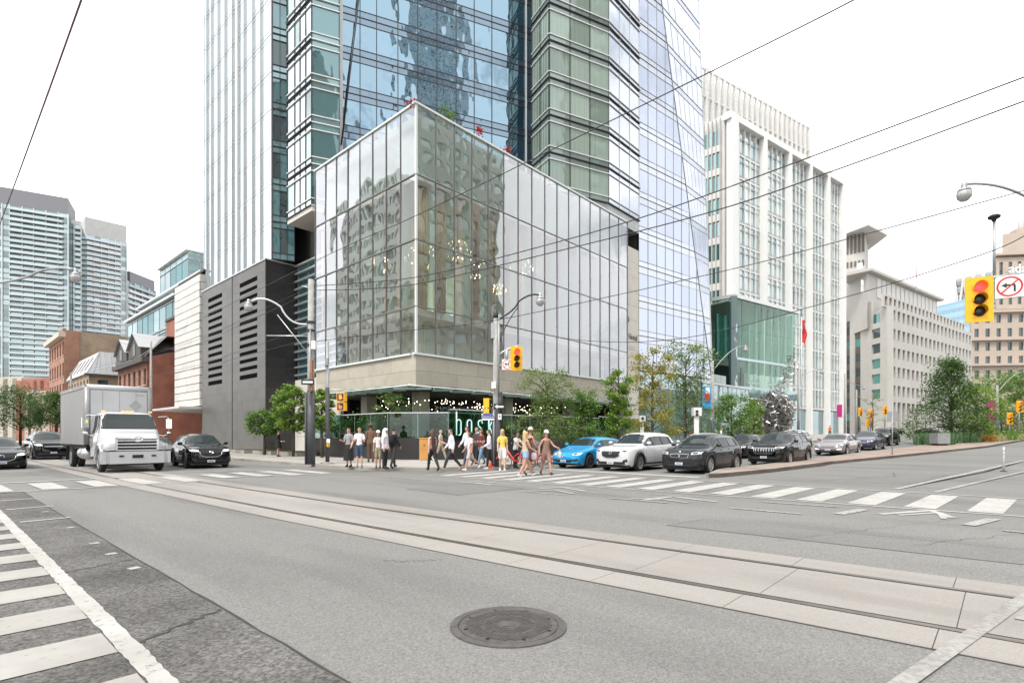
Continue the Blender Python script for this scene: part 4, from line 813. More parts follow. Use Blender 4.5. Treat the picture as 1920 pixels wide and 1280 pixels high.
# ---- terraced glass building behind it
tg = thing("terraced_glass_building", (27, 95, 0), "grey glass terraced building with stepped roofs behind the white panels", "building")
for (U_, pa_, pb_, ya, zb0, nm_c, fl_) in ((26.0, 240, 381, 528, 10, 12, 3), (31.0, 262, 381, 512, 20, 8, 1), (36.0, 300, 353, 470, 24, 5, 1)):
    va, vb = on_u(pa_, U_), on_u(pb_, U_); zt = zat(ya, U_, vb)
    facade(tg, (U_, va), (U_, vb), zb0, fl_, (zt - zb0) / fl_, nm_c, ["glass_far", "glass_condo", "glass_teal"], "glass_far", "glass_far", mull="galv", rail="alu", rail2="alu", fr=(0.05, 0.9), rail_d=0.2, seed=int(U_))
    box("roof_edge", "alu_white", (U_ + 2.0, (va + vb) / 2, zt + 0.2), (5.2, va - vb + 0.6, 0.35), tg)
    prism("core", "concrete_grey", [(U_ + 0.2, va), (U_ + 0.2, vb), (U_ + 12, vb), (U_ + 12, va)], 8, zt, tg)
    if U_ == 36.0: facade(tg, (U_, vb), (U_ + 9, vb), zb0, 1, zt - zb0, 4, "glass_far", "glass_far", "glass_far", mull="galv", rail="alu", rail2="alu", fr=(0.05, 0.9), rail_d=0.2)
# ---- red brick house
HU = 19.4; h0, h1 = on_u(277, HU), on_u(221, HU)
hs = thing("red_brick_house", (HU, h0, 0), "red brick house with gabled dormers behind the box truck", "house")
ez = zat(668, HU, h0); 
mesh("side_wall", "brick_red", [(HU, h0, 0), (HU + 26, h0, 0), (HU + 26, h0, ez + 1.6), (HU + 9, h0, ez + 2.6), (HU, h0, ez)] + [(HU, h0 + 0.3, 0), (HU + 26, h0 + 0.3, 0), (HU + 26, h0 + 0.3, ez + 1.6), (HU + 9, h0 + 0.3, ez + 2.6), (HU, h0 + 0.3, ez)], [(0, 1, 2, 3, 4), (9, 8, 7, 6, 5), (0, 5, 6, 1), (1, 6, 7, 2), (2, 7, 8, 3), (3, 8, 9, 4), (4, 9, 5, 0)], hs)
pg(hs, (HU, h1), (HU, h0 + 0.01), 0.2, ez - 0.7, 3, 6, "brick_orange", "glass_window", pier=0.55, span=0.42, rec=0.2, sill="trim_pale", frame=True)
box("cornice", "trim_dark", (HU - 0.25, (h0 + h1) / 2, ez - 0.35), (0.9, h1 - h0 + 0.4, 0.7), hs)
mesh("roof", "slate", [(HU - 0.3, h0, ez), (HU - 0.3, h1, ez), (HU + 2.2, h1, ez + 2.9), (HU + 2.2, h0, ez + 2.9), (HU + 9, h0, ez + 3.1), (HU + 9, h1, ez + 3.1)], [(0, 3, 2, 1), (3, 4, 5, 2)], hs)
for vc_ in (h0 + (h1 - h0) * 0.27, h0 + (h1 - h0) * 0.72):
    dw = (h1 - h0) * 0.19; mb = MB()
    v = [(HU - 0.5, vc_ - dw, ez + 0.2), (HU - 0.5, vc_ + dw, ez + 0.2), (HU - 0.5, vc_ + dw, ez + 1.5), (HU - 0.5, vc_, ez + 3.3), (HU - 0.5, vc_ - dw, ez + 1.5)]; v += [(HU + 3.5, y, z) for _, y, z in v]
    dm = mesh("dormer", "trim_dark", v, [(0, 1, 2, 3, 4)[::-1], (0, 5, 6, 1)[::-1], (1, 6, 7, 2)[::-1], (4, 9, 5, 0)[::-1]], hs)
    mesh("dormer_roof", "metal_roof", [(HU - 0.8, vc_ - dw - .3, ez + 1.3), (HU - 0.8, vc_, ez + 3.5), (HU - 0.8, vc_ + dw + .3, ez + 1.3), (HU + 3.5, vc_ - dw - .3, ez + 1.3), (HU + 3.5, vc_, ez + 3.5), (HU + 3.5, vc_ + dw + .3, ez + 1.3)], [(0, 1, 4, 3)[::-1], (1, 2, 5, 4)[::-1]], dm)
    for s in (-0.3, 0.3): box("pane", "glass_window", (HU - 0.53, vc_ + s, ez + 1.2), (0.05, 0.45, 1.5), dm)
ch = box("chimney", "brick_red", (HU + 4.2, h0 + 2.6, ez + 4.0), (1.6, 4.6, 3.4), hs); box("chimney_cap", "trim_dark", (HU + 4.2, h0 + 2.6, ez + 5.8), (1.9, 4.9, 0.3), ch)
# ---- tan brick building with metal mansard
TU = 19.6; t0, t1 = on_u(167, TU), on_u(128, TU)
tb = thing("tan_mansard_building", (TU, t0, 0), "tan brick building under a pale metal mansard roof with slit windows", "building")
tz, tz2 = zat(700, TU, t0), zat(655, TU, t0)
pg(tb, (TU, t1), (TU, t0), 0.2, tz, 3, 7, "brick_tan", "glass_window", pier=0.6, span=0.45, rec=0.2, sill="trim_pale")
pg(tb, (TU, t0), (TU + 24, t0), 0.2, tz, 3, 6, "brick_tan", ["glass_window", "glass_far"], pier=0.62, span=0.5, rec=0.2, sill="trim_pale")
prism("core", "interior_dark", [(TU + 0.35, t0 + 0.4), (TU + 24, t0 + 0.4), (TU + 24, t1), (TU + 0.35, t1)], 0, tz, tb)
mr = mesh("mansard_roof", "metal_roof", [(TU - .4, t0 - .4, tz), (TU + 24, t0 - .4, tz), (TU + 24, t0 + 1.6, tz2), (TU + 1.8, t0 + 1.6, tz2), (TU - .4, t1, tz), (TU + 1.8, t1, tz2), (TU + 24, t1, tz2)], [(0, 1, 2, 3), (0, 3, 5, 4), (3, 2, 6, 5)], tb)
for k in range(26): 
    tube_obj("standing_seam", "metal_roof", [(TU - .4 + k * 0.94, t0 - .42, tz), (TU - .4 + max(k * 0.94, 2.2), t0 + 1.58, tz2)], 0.05, mr, 4, False)
for k in range(5):
    v = t0 + 4 + k * (t1 - t0 - 6) / 4; mesh("slit_window", "glass_window", [(TU + 0.0, v, tz + (tz2 - tz) * 0.2), (TU + 0.0, v + 0.7, tz + (tz2 - tz) * 0.2), (TU + 1.35, v + 0.7, tz2 - 0.8), (TU + 1.35, v, tz2 - 0.8)], [(0, 1, 2, 3)], mr)
box("dormer_door", "bronze_panel", (TU + 11.5, t0 + 0.5, (tz + tz2) / 2), (2.2, 1.6, (tz2 - tz) * 0.75), mr); box("eaves", "trim_dark", (TU + 11.6, t0 - 0.2, tz - 0.15), (24.6, 0.8, 0.3), tb)
# ---- tall red fronted building with tan side
QU = 19.8; q0, q1 = on_u(121, QU), on_u(92, QU)
tq = thing("brick_warehouse", (QU, q0, 0), "tall red brick warehouse with a blank tan brick side wall", "building")
qz = zat(618, QU, q0)
pg(tq, (QU, q1), (QU, q0), 0.2, qz - 1.6, 5, 6, "brick_orange", "glass_window", pier=0.5, span=0.35, rec=0.3, sill="trim_pale"); box("cornice", "trim_pale", (QU - 0.4, (q0 + q1) / 2, qz - 1.0), (1.2, q1 - q0 + 0.4, 1.0), tq)
box("parapet", "brick_orange", (QU, (q0 + q1) / 2, qz - 0.3), (0.6, q1 - q0, 1.2), tq)
prism("side_wall", "brick_tan", [(QU + 0.35, q0), (QU + 48, q0), (QU + 48, q1), (QU + 0.35, q1)], 0, qz, tq); box("quoin", "brick_orange", (QU + 1.2, q0 - 0.04, qz / 2), (2.6, 0.12, qz), tq)
wf = box("side_window", "glass_window", (QU + 17, q0 - 0.03, qz - 6), (5, 0.1, 4.2), tq); box("lintel", "trim_pale", (QU + 17, q0 - 0.12, qz - 3.6), (5.6, 0.25, 0.9), wf)
for k in range(3): box("roof_unit", "trim_dark", (QU + 16 + k * 3.2, q0 + 4, qz + 0.9 + 0.4 * (k % 2)), (2.4, 3, 1.8), tq)
tube_obj("roof_vent", "black_metal", [(QU + 19, q0 + 3, qz), (QU + 19, q0 + 3, qz + 4)], 0.3, tq, 6)
# ---- small far frontages at the left edge
for (pa_, pb_, y0, d, m, lb) in ((30, 92, 712, 150, "brick_red", "small dark red brick frontage far down the side street"), (-40, 45, 708, 170, "stone_cream", "cream rendered frontage far down the side street at left"), (45, 100, 735, 140, "limestone_warm", "low pinkish shopfront building behind the street trees")):
    a, b = at(pa_, d + 8), at(pb_, d); zt = EYE + (HOR - y0) * d / FPX
    fb = thing("far_frontage", (a[0], a[1], 0), lb, "building", "far frontages on the side street")
    pg(fb, a, b, 0.1, zt, 3, 5, m, "glass_window", pier=0.5, span=0.45, rec=0.3); A, B = Vector(a), Vector(b); n = Vector((A - B)); prism("core", m, [a, b, (b[0] + 14, b[1] + 4), (a[0] + 14, a[1] + 4)], 0, zt + 0.6, fb)
# ---- condominium towers far left
def condo(pa_, pb_, da, db, ytop, nf, label, cap, capm, bal, cols, side=None, white=False, zb=0.0):
    a, b = Vector(at(pa_, da)), Vector(at(pb_, db)); zt = EYE + (HOR - ytop) * db / FPX; L = (b - a).length; t = (b - a) / L; n = Vector((t.y, -t.x)); ang = math.atan2(t.y, t.x); mid = (a + b) / 2
    o = thing("condominium_tower", (mid.x, mid.y, 0), label, "tower", "condominium towers far down the side street")
    back = -n * 22; prism("core", "glass_condo_dark", [a, b, b + back, a + back], 0, zt - cap, o)
    prism("rooftop_cap", capm, [a + t * L * 0.12, b, b + back * 0.8, a + t * L * 0.12 + back * 0.8], zt - cap + 0.1, zt, o)
    fh = (zt - cap - zb) / nf; rn = random.Random(nf)
    for f in range(nf):
        z = zb + f * fh
        for c0, c1 in zip(cols, cols[1:]):
            p = a.lerp(b, (c0 + c1) / 2); box("window_band", ("glass_condo", "glass_far", "glass_condo_dark", "glass_condo_dark")[rn.randrange(4)], (p.x + n.x * .1, p.y + n.y * .1, z + fh * 0.6), (L * (c1 - c0) - 0.2, 0.2, fh * 0.76), o, ang)
        for s0, s1 in bal:
            p = a.lerp(b, (s0 + s1) / 2) + n * 0.9
            box("balcony_slab", "balcony_white" if white else "concrete_grey", (p.x, p.y, z + fh * 0.06), (L * (s1 - s0), 1.9, 0.3), o, ang); q = p + n * 0.9
            box("balcony_rail", "balcony_white" if white and f % 3 else "glass_condo", (q.x, q.y, z + fh * 0.28), (L * (s1 - s0), 0.08, fh * 0.34), o, ang)
    for c in cols: p = a.lerp(b, c) + n * 0.5; box("fin_wall", "concrete_white", (p.x, p.y, (zt - cap) / 2), (0.35, 1.0, zt - cap), o, ang)
    return o
condo(-70, 128, 232, 250, 372, 44, "broad pale teal condominium tower with dark rooftop band at far left", 7.5, "grey_cap", [(0.43, 0.95)], [0, 0.2, 0.36, 0.43, 0.55, 0.66, 0.78, 0.9, 1.0])
condo(124, 152, 255, 258, 415, 40, "narrow glass wing of the broad condominium tower", 2, "concrete_white", [(0.6, 1.0)], [0, 0.3, 0.6, 1.0])
condo(148, 237, 285, 300, 424, 40, "white balconied condominium tower with grey roof box", 9.5, "concrete_grey", [(0.0, 0.3), (0.22, 0.86)], [0, 0.15, 0.3, 0.45, 0.6, 0.75, 0.87, 1.0], white=True)
condo(237, 290, 300, 322, 527, 28, "small distant condominium tower with dark roof right of the white one", 6, "grey_cap", [(0.0, 0.5), (0.5, 0.95)], [0, 0.25, 0.5, 0.75, 1.0], white=True)
# ---- glass pavilion north of the tower
gp = thing("glass_pavilion", (*at(1377, 74), 0), "green glass pavilion hall with dark interior screen beside the white office block", "building")
P0, P1 = Vector(at(1377, 74)), Vector(at(1496, 84)); PL = Vector((on_u(1335, P0.x) * 0 + P0.x, on_u(1335, P0.x)))
pz1, pz0 = zat(556, *P0), zat(730, *P0)
def quadpanes(par, A, B, z0, z1, nc, nr_, m, taper=0.0):
    L = (B - A).length; t = (B - A) / L; n = Vector((-t.y, t.x, 0))
    for i in range(nc):
        for r in range(nr_):
            f0, f1 = r / nr_, (r + 1) / nr_
            def pt(x, f): k = 1 - taper * (1 - f); q = A + t * L * x * k; return Vector((q.x, q.y, z0 + (z1 - z0) * f))
            g = 0.004; plate("glass_panel", m, [pt(i / nc + g, f0 + g), pt((i + 1) / nc - g, f0 + g), pt((i + 1) / nc - g, f1 - g), pt(i / nc + g, f1 - g)], 0.03, par, n)
quadpanes(gp, P0, P1, pz0, pz1, 10, 3, "glass_pavilion", 0.16); quadpanes(gp, PL, P0, pz0, pz1, 3, 3, "glass_pavilion")
t = (P1 - P0).normalized(); ang = math.atan2(t.y, t.x); mid = (P0 + P1) / 2; Lp = (P1 - P0).length
for z, m in ((pz1 + 0.1, "alu_white"), (pz0 - 0.2, "glass_far")): box("edge_beam", m, (mid.x, mid.y, z), (Lp, 0.5, 0.5 if z > pz0 else 1.4), gp, ang); box("edge_beam", m, (P0.x, (P0.y + PL.y) / 2, z), (0.5, PL.y - P0.y, 0.5), gp)
mid2 = P0.lerp(P1, 0.45); box("edge_beam", "glass_far", (mid2.x, mid2.y + 0.1, pz0 + (pz1 - pz0) * 0.34), (Lp * 0.9, 0.3, 0.35), gp, ang); box("corner_column", "glass_far", (P0.x, P0.y + 0.2, (pz0 + pz1) / 2 - 3), (1.4, 0.8, pz1 - pz0 + 6), gp, 0.6)
for k in range(8):
    p = P0.lerp(P1, (k + 0.6) / 8.5); box("glass_fin", "glass_fin", (p.x + 0.35, p.y + 0.45, (pz0 + pz1) / 2 + 1), (0.04, 1.0, pz1 - pz0 - 3), gp, ang)
n2_ = Vector((-t.y, t.x)); q = P0.lerp(P1, 0.27) + n2_ * 3.2; box("inner_screen", "glass_teal", (q.x, q.y, pz0 + (pz1 - pz0) * 0.62), (Lp * 0.48, 0.3, (pz1 - pz0) * 0.5), gp, ang)
q = mid + n2_ * 9; box("back_wall", "concrete_grey", (q.x, q.y, (pz0 + pz1) / 2), (Lp * 1.1, 0.3, pz1 - pz0), gp, ang); q = mid + n2_ * 4.6; box("floor", "interior_dark", (q.x, q.y, pz0 + 0.2), (Lp * 0.85, 8.5, 0.4), gp, ang); box("roof", "concrete_white", (q.x, q.y, pz1 - 0.1), (Lp * 0.9, 8.6, 0.2), gp, ang)
q = P0.lerp(P1, 0.3) + n2_ * 5; box("bar_wall", "interior_dark", (q.x, q.y, pz0 + 2.2), (Lp * 0.6, 0.3, 4.0), gp, ang); q = mid + n2_ * 3; box("base_wall", "stone_cream_b", (q.x, q.y, pz0 / 2 - 0.5), (Lp * 0.6, 0.4, pz0 - 0.6), gp, ang)
# low glass wing with terrace rail
gw = thing("low_glass_wing", (*at(1337, 68), 0), "low glazed wing with a terrace rail between tower and pavilion", "building")
W0, W1 = Vector(at(1200, 60)) + Vector((0, -1.6)), Vector(at(1405, 74)); W0 = Vector((redge(9).x - 2, W1.y + 0.6)); wz = zat(731, *W1)
quadpanes(gw, W0, W1, gz(W0.x) + 0.2, wz, 10, 1, "glass_far"); t = (W1 - W0).normalized(); ang = math.atan2(t.y, t.x); mid = (W0 + W1) / 2
box("roof_edge", "alu_white", (mid.x, mid.y, wz + 0.1), ((W1 - W0).length, 0.4, 0.2), gw, ang)
for k in range(6): p = W0.lerp(W1, (k + 0.5) / 9); box("terrace_screen", "glass_canopy", (p.x, p.y + 1.2, wz + 0.9), ((W1 - W0).length / 9 - 0.05, 0.03, 1.4), gw, ang)
prism("core", "interior_dark", [W0 + Vector((0, 0.4)), W1 + Vector((0, 0.4)), W1 + Vector((0, 9)), W0 + Vector((0, 9))], 0, wz - 0.1, gw)
# ---- white office block with deep fins
a12 = rad(12); d12 = (math.cos(a12), -math.sin(a12))
O0 = Vector(at(1364, 95)); O1 = Vector(on_line(1580, O0, d12)); OL = Vector((O0.x, on_u(1318, O0.x))); oz = zat(212, *O0); og = gz(80)
wo = thing("white_office_block", (O0.x, O0.y, og), "white office block with deep vertical fins and slatted rooftop screen", "building")
t = (O1 - O0).normalized(); n = Vector((t.y, -t.x)); ang = math.atan2(t.y, t.x); LO = (O1 - O0).length; base = zat(758, *O0)
prism("core", "concrete_white", [O0 - n * 0.6, O1 - n * 0.6, O1 - n * 20, (OL.x + 0.6, OL.y), ], og, oz, wo)
bays = [(0.055, 0.235), (0.27, 0.44), (0.475, 0.63), (0.66, 0.805), (0.835, 0.965)]
fl_n = 12; fh = (oz - 2.2 - base) / fl_n
for i, (s0, s1) in enumerate(bays):
    for f in range(fl_n):
        z = base + f * fh
        for k in range(5):
            p = O0.lerp(O1, s0 - 0.012 + (s1 - s0 + 0.024) * (k + 0.5) / 5) - n * 0.3; box("window_pane", ("glass_office", "glass_far", "glass_office", "glass_pale")[(i + f * 2 + k) % 4], (p.x, p.y, z + fh * 0.56), (LO * (s1 - s0 + 0.024) / 5 - 0.2, 0.06, fh * 0.84), wo, ang)
        p = O0.lerp(O1, (s0 + s1) / 2) - n * 0.2; box("spandrel", "concrete_bright", (p.x, p.y, z + fh * 0.06), (LO * (s1 - s0), 0.16, fh * 0.13), wo, ang); q = p + n * 0.1; box("floor_line", "galv", (q.x, q.y, z + fh * 0.13), (LO * (s1 - s0), 0.1, 0.16), wo, ang); box("floor_line", "galv", (q.x, q.y, z + fh * 0.75), (LO * (s1 - s0), 0.1, 0.1), wo, ang)
    for k in range(6):
        p = O0.lerp(O1, s0 - 0.012 + (s1 - s0 + 0.024) * k / 5) - n * 0.15; box("mullion", "concrete_bright", (p.x, p.y, (base + oz - 1.2) / 2), (0.17 if k % 5 else 0.1, 0.3, oz - 1.2 - base), wo, ang)
edges = [0.0, 0.055, 0.235, 0.27, 0.44, 0.475, 0.63, 0.66, 0.805, 0.835, 0.965, 1.0]
for s0, s1 in zip(edges[::2], edges[1::2]):
    p = O0.lerp(O1, (s0 + s1) / 2) + n * 0.25; box("fin", "concrete_bright", (p.x, p.y, (og + oz) / 2), (LO * (s1 - s0) * (0.55 if 0 < s0 < 0.9 else 0.8), 1.2, oz - og - (0.5 if s0 else 0)), wo, ang)
p = (O0 + O1) / 2; box("parapet", "concrete_bright", (p.x, p.y, oz - 0.5), (LO + 0.4, 1.4, 1.2), wo, ang)
for s0, s1 in bays:
    p = O0.lerp(O1, (s0 + s1) / 2) - n * 0.3; box("ground_glazing", "glass_far", (p.x, p.y, (og + base) / 2), (LO * (s1 - s0), 0.1, base - og - 0.6), wo, ang)
# its flank facing the tower
Lf = (OL - O0).length
for f in range(14):
    z = base + f * fh
    if z + fh > oz: break
    for k in range(4):
        v = O0.y + 1.2 + (Lf - 1.5) * (k + 0.5) / 4; box("flank_window", ("glass_window_green", "glass_far")[(f + k) % 2], (O0.x - 0.05, v, z + fh * 0.62), (0.1, Lf / 4 - 0.6, fh * 0.62), wo)
    box("flank_spandrel", "concrete_white", (O0.x - 0.12, (O0.y + OL.y) / 2 + 0.5, z + fh * 0.13), (0.25, Lf - 1.2, fh * 0.3), wo)
for k in range(5): box("flank_mullion", "concrete_grey", (O0.x - 0.2, O0.y + 1.2 + (Lf - 1.5) * k / 4, (base + oz) / 2), (0.3, 0.2, oz - base - 1), wo)
S0, S1 = Vector(at(1300, 99)), Vector(at(1516, 120)); sz0, sz1 = zat(200, *O0), zat(122, *at(1318, 100))
tS = (S1 - S0).normalized(); aS = math.atan2(tS.y, tS.x); mS = (S0 + S1) / 2; LS = (S1 - S0).length
box("screen_backing", "concrete_bright", (mS.x + 0.8, mS.y + 1.5, (sz0 + sz1) / 2), (LS - 1, 0.2, sz1 - sz0 - 0.5), wo, aS)
for k in range(23): p = S0.lerp(S1, k / 22); box("screen_slat", "concrete_white", (p.x, p.y, (sz0 + sz1) / 2), (0.25, 0.9, sz1 - sz0), wo, aS)
for z in (sz0 + 0.3, (sz0 + sz1) / 2, sz1 - 0.3): box("screen_rail", "concrete_white", (mS.x, mS.y, z), (LS, 0.3, 0.35), wo, aS)
# ---- limestone block
B0 = Vector(at(1672, 130)); B1 = Vector(on_line(1822, B0, d12)); BL = Vector(at(1583, 150)); bz = zat(572, *B0); bg = 1.7
lb_ = thing("limestone_block", (B0.x, B0.y, bg), "pale limestone government block with rows of small square windows", "building")
zb1 = zat(750, *B0)
pg(lb_, B0, B1, zb1, bz, 5, 20, "limestone", "glass_window", pier=0.42, span=0.42, rec=0.7, th=0.9); pg(lb_, B0, B1, bg, zb1, 1, 20, "limestone", "glass_window", pier=0.35, span=0.1, rec=0.7, th=0.9, name="tall_window")
Bs0, Bs1 = B0.lerp(B1, 0.0) + Vector((1.0, 3)), B1 + Vector((-2, 3)); z2 = zat(512, *B0)
pg(lb_, B0 + Vector((0.2, 1.6)), B1 + Vector((0, 1.6)), bz, zat(548, *B0), 1, 22, "limestone", "glass_window", pier=0.45, span=0.25, rec=0.5, th=0.6, name="attic_window")
zr = zat(548, *B0); PC = Vector(at(1626, 138)); PR = Vector(on_line(1757, PC, d12)); zp = zat(510, *PC)
prism("penthouse", "limestone", [Vector(at(1583, 151)), PC, PR, PR + Vector((4, 25)), Vector(at(1583, 151)) + Vector((4, 25))], bz - 4, zp, lb_)
tP = (PR - PC).normalized(); nP = Vector((tP.y, -tP.x)); mP = (PC + PR) / 2; box("penthouse_eave", "limestone", (mP.x + 1, mP.y + 3, zp + 0.3), ((PR - PC).length + 3, 9, 0.7), lb_, -a12)
for k in range(14): p = PC.lerp(PR, 0.14 + k * 0.062) + nP * 0.05; box("penthouse_panel", "concrete_white", (p.x, p.y, (zr + zp) / 2 + 0.6), ((PR - PC).length * 0.05, 0.2, (zp - zr) * 0.7), lb_, -a12)
tB = (B0 - BL).normalized(); nB = Vector((tB.y, -tB.x)); aB = math.atan2(tB.y, tB.x); LB = (B0 - BL).length
prism("core", "limestone", [BL - nB * 0.45, B0 - nB * 0.45, B0 + Vector((0.9, 1.2)), B1 + Vector((0, 1.2)), B1 + Vector((0, 30)), BL + Vector((0, 30))], bg, bz, lb_)
def bw(px): return (Vector(on_line(px, BL, tB)) - BL).length / LB
for s0, s1 in ((0.0, 0.02), (bw(1594), bw(1603)), (bw(1614), bw(1635)), (bw(1651), 1.0)):
    p = BL.lerp(B0, (s0 + s1) / 2) - nB * 0.15; box("flank_wall", "limestone", (p.x, p.y, (bg + bz) / 2 + (1.5 if s0 < 0.5 else 0)), (LB * (s1 - s0), 0.5, bz - bg + (3 if s0 < 0.5 else 0)), lb_, aB)
for s0, s1 in ((bw(1584), bw(1594)), (bw(1603), bw(1614))):
    p = BL.lerp(B0, (s0 + s1) / 2) - nB * 0.2
    for f in range(8):
        z = bg + (bz - bg) * f / 8; box("flank_window", "glass_window_green" if f in (1, 6) else "glass_window", (p.x, p.y, z + (bz - bg) / 8 * 0.28), (LB * (s1 - s0), 0.1, (bz - bg) / 8 * 0.54), lb_, aB); box("bronze_panel", "bronze_panel", (p.x + nB.x * .04, p.y + nB.y * .04, z + (bz - bg) / 8 * 0.78), (LB * (s1 - s0), 0.1, (bz - bg) / 8 * 0.44), lb_, aB)
s0, s1 = bw(1635), bw(1651); p = BL.lerp(B0, (s0 + s1) / 2)
for f in range(6):
    z = zb1 + (bz - zb1) * (f + 0.5) / 6; q = p - nB * 0.2; box("flank_window", "glass_window_green" if f in (0, 1, 2, 5) else "glass_window", (q.x, q.y, z), (LB * (s1 - s0) * 0.75, 0.1, 2.4), lb_, aB)
    q = p - nB * 0.15; box("flank_spandrel", "limestone", (q.x, q.y, z - (bz - zb1) / 12), (LB * (s1 - s0), 0.48, (bz - zb1) / 6 - 2.4), lb_, aB)
q = p - nB * 0.15; box("flank_wall", "limestone", (q.x, q.y, (bg + zb1) / 2 - 0.4), (LB * (s1 - s0), 0.48, zb1 - bg - 0.6), lb_, aB)
mb = MB()
for k in range(6): mb.box((B0.x - 1 + 0.8 * (k % 3), B0.y + 6, zat(535, *B0) + 1.6 * (k // 3)), (0.4, 0.3, 1.5), 0.3)
mb.build("rooftop_antennas", "alu_white", lb_, kind="stuff")
# flagpole, carved tower, latticed office, blue tower, stepped tower
fp = thing("rooftop_flagpole", (*at(1718, 150), bz), "thin red and white mast on the limestone block roof", "mast"); c = at(1718, 150, 545); e = at(1718, 150, 500)
tube_obj("mast", "alu_white", [c, (c + e) / 2], 0.14, fp, 6); tube_obj("mast_tip", "sign_red", [(c + e) / 2, e], 0.09, fp, 6)
ct = thing("carved_stone_tower", (*at(1605, 200), 0), "tall pale stone tower with a broad flat cantilevered roof slab", "tower")
a, b, c_ = Vector(at(1575, 205)), Vector(at(1622, 200)), Vector(at(1628, 212)); z0_, z1_ = 30, zat(436, *b)
prism("shaft", "limestone", [a, b, c_, c_ + (a - b)], z0_, z1_, ct); tt = (b - a).normalized(); nn = Vector((tt.y, -tt.x)); aa = math.atan2(tt.y, tt.x)
for k in range(6):
    p = a.lerp(b, 0.15 + k * 0.155) + nn * 0.1; box("slot_window", "bronze_panel", (p.x, p.y, z1_ - 3.6), (0.7, 0.5, 6.6), ct, aa)
    for r in range(3): box("small_window", "bronze_panel", (p.x, p.y, z1_ - 11 - r * 4.2), (0.6, 0.5, 1.9), ct, aa)
rp_ = [at(1577, 203), at(1628, 193), at(1664, 203), at(1618, 224)]; prism("roof_slab", "concrete_white", rp_, z1_, z1_ + 1.0, ct)
tube_obj("roof_vent", "alu_white", [at(1612, 195, 512), at(1612, 195, 494)], 0.9, ct, 8)
lt = thing("latticed_office", (*at(1830, 300), 0), "distant white building with a triangulated lattice front", "building")
a, b = Vector(at(1791, 310)), Vector(at(1885, 290)); zt, zb_ = zat(503, *b), 40; prism("core", "concrete_grey", [a, b, b + Vector(d12) * 25, a + Vector(d12) * 25], zb_, zt, lt); tt = (b - a).normalized(); nn = Vector((tt.y, -tt.x)); LL = (b - a).length; aa = math.atan2(tt.y, tt.x)
for r in range(9): p = (a + b) / 2 + nn * 0.4; box("window_band", "glass_condo_dark", (p.x, p.y, zt - 3 - r * 4.5), (LL * 0.98, 0.4, 2.2), lt, aa)
for k in range(5):
    for r in range(2):
        A = a + tt * LL * k / 5 + nn * 1.2; Bm = a + tt * LL * (k + 0.5) / 5 + nn * 1.2; Cc = a + tt * LL * (k + 1) / 5 + nn * 1.2; zt2, zb2 = zt - r * 20, zt - (r + 1) * 20
        for P_, Q_ in ((A, Bm), (Cc, Bm)): tube_obj("lattice_brace", "concrete_white", [(P_.x, P_.y, zt2 if r == 0 else zb2), (Q_.x, Q_.y, zb2 if r == 0 else zt2)], 0.6, lt, 4, False)
bt = thing("blue_glass_office", (*at(1790, 260), 0), "distant pale blue glass office behind the limestone block", "building")
a, b = Vector(at(1752, 268)), Vector(at(1826, 250)); zt = zat(557, *b); facade(bt, a, b, zt - 32, 8, 4, 8, ["glass_sky_blue", "glass_condo"], "glass_sky_blue", "glass_far", mull="alu", rail="alu", rail2="alu", rail_d=0.3, seed=12); prism("core", "glass_sky_blue", [a + Vector((0.3, .5)), b + Vector((.3, .5)), b + Vector(d12) * 20, a + Vector(d12) * 20], 0, zt, bt)
st_ = thing("stepped_stone_tower", (*at(1870, 190), 0), "pinkish stone stepped tower with mast at the right edge", "tower")
a, b = Vector(at(1821, 186)), Vector(at(2010, 182)); zt = zat(575, *b); tt = (b - a).normalized(); nn = Vector((tt.y, -tt.x)); aa = math.atan2(tt.y, tt.x)
pg(st_, a, b, 6, zt - 1, 8, 9, "limestone_warm", "glass_window", pier=0.6, span=0.4, rec=0.4, th=0.6); V12 = Vector(d12) * 30; prism("core", "limestone_warm", [a - nn * 0.7, b - nn * 0.7, b + V12, a + V12], 0, zt, st_)
for z in (zt - 1.0, zt - 10.5, zt - 19.2): p = (a + b) / 2; box("cornice", "limestone_warm", (p.x + nn.x * .3, p.y + nn.y * .3, z), ((b - a).length + 1.2, 1.8, 0.8), st_, aa)
a2, b2 = a.lerp(b, 0.27) - nn * 0.6, a.lerp(b, 0.73) - nn * 0.6; zt2 = zat(478, *a2)
pg(st_, a2, b2, zt, zt2 - 1, 2, 5, "limestone_warm", "glass_window", pier=0.6, span=0.35, rec=0.4, th=0.6, name="arched_window"); prism("core", "limestone_warm", [a2 - nn * 0.7, b2 - nn * 0.7, b2 + V12 * 0.5, a2 + V12 * 0.5], zt, zt2, st_)
p = (a2 + b2) / 2; box("cornice", "limestone_warm", (p.x + nn.x * .3, p.y + nn.y * .3, zt2), ((b2 - a2).length + 0.7, 1.6, 0.8), st_, aa)
a3, b3 = a2.lerp(b2, 0.14) - nn * 0.4, a2.lerp(b2, 0.86) - nn * 0.4; zt3 = zat(438, *a3); prism("upper_stage", "limestone_warm", [a3, b3, b3 + V12 * 0.4, a3 + V12 * 0.4], zt2, zt3, st_)
box("upper_roof", "limestone_warm", ((a3.x + b3.x) / 2 + V12.x * 0.18, (a3.y + b3.y) / 2 + V12.y * 0.18, zt3 + 1), ((b3 - a3).length * 0.6, 3, 2.4), st_, aa); q = at(1914, 192); tube_obj("mast", "concrete_white", [(q[0], q[1], zt3), (q[0], q[1], zat(375, *q))], [1.2, 0.4], st_, 6)
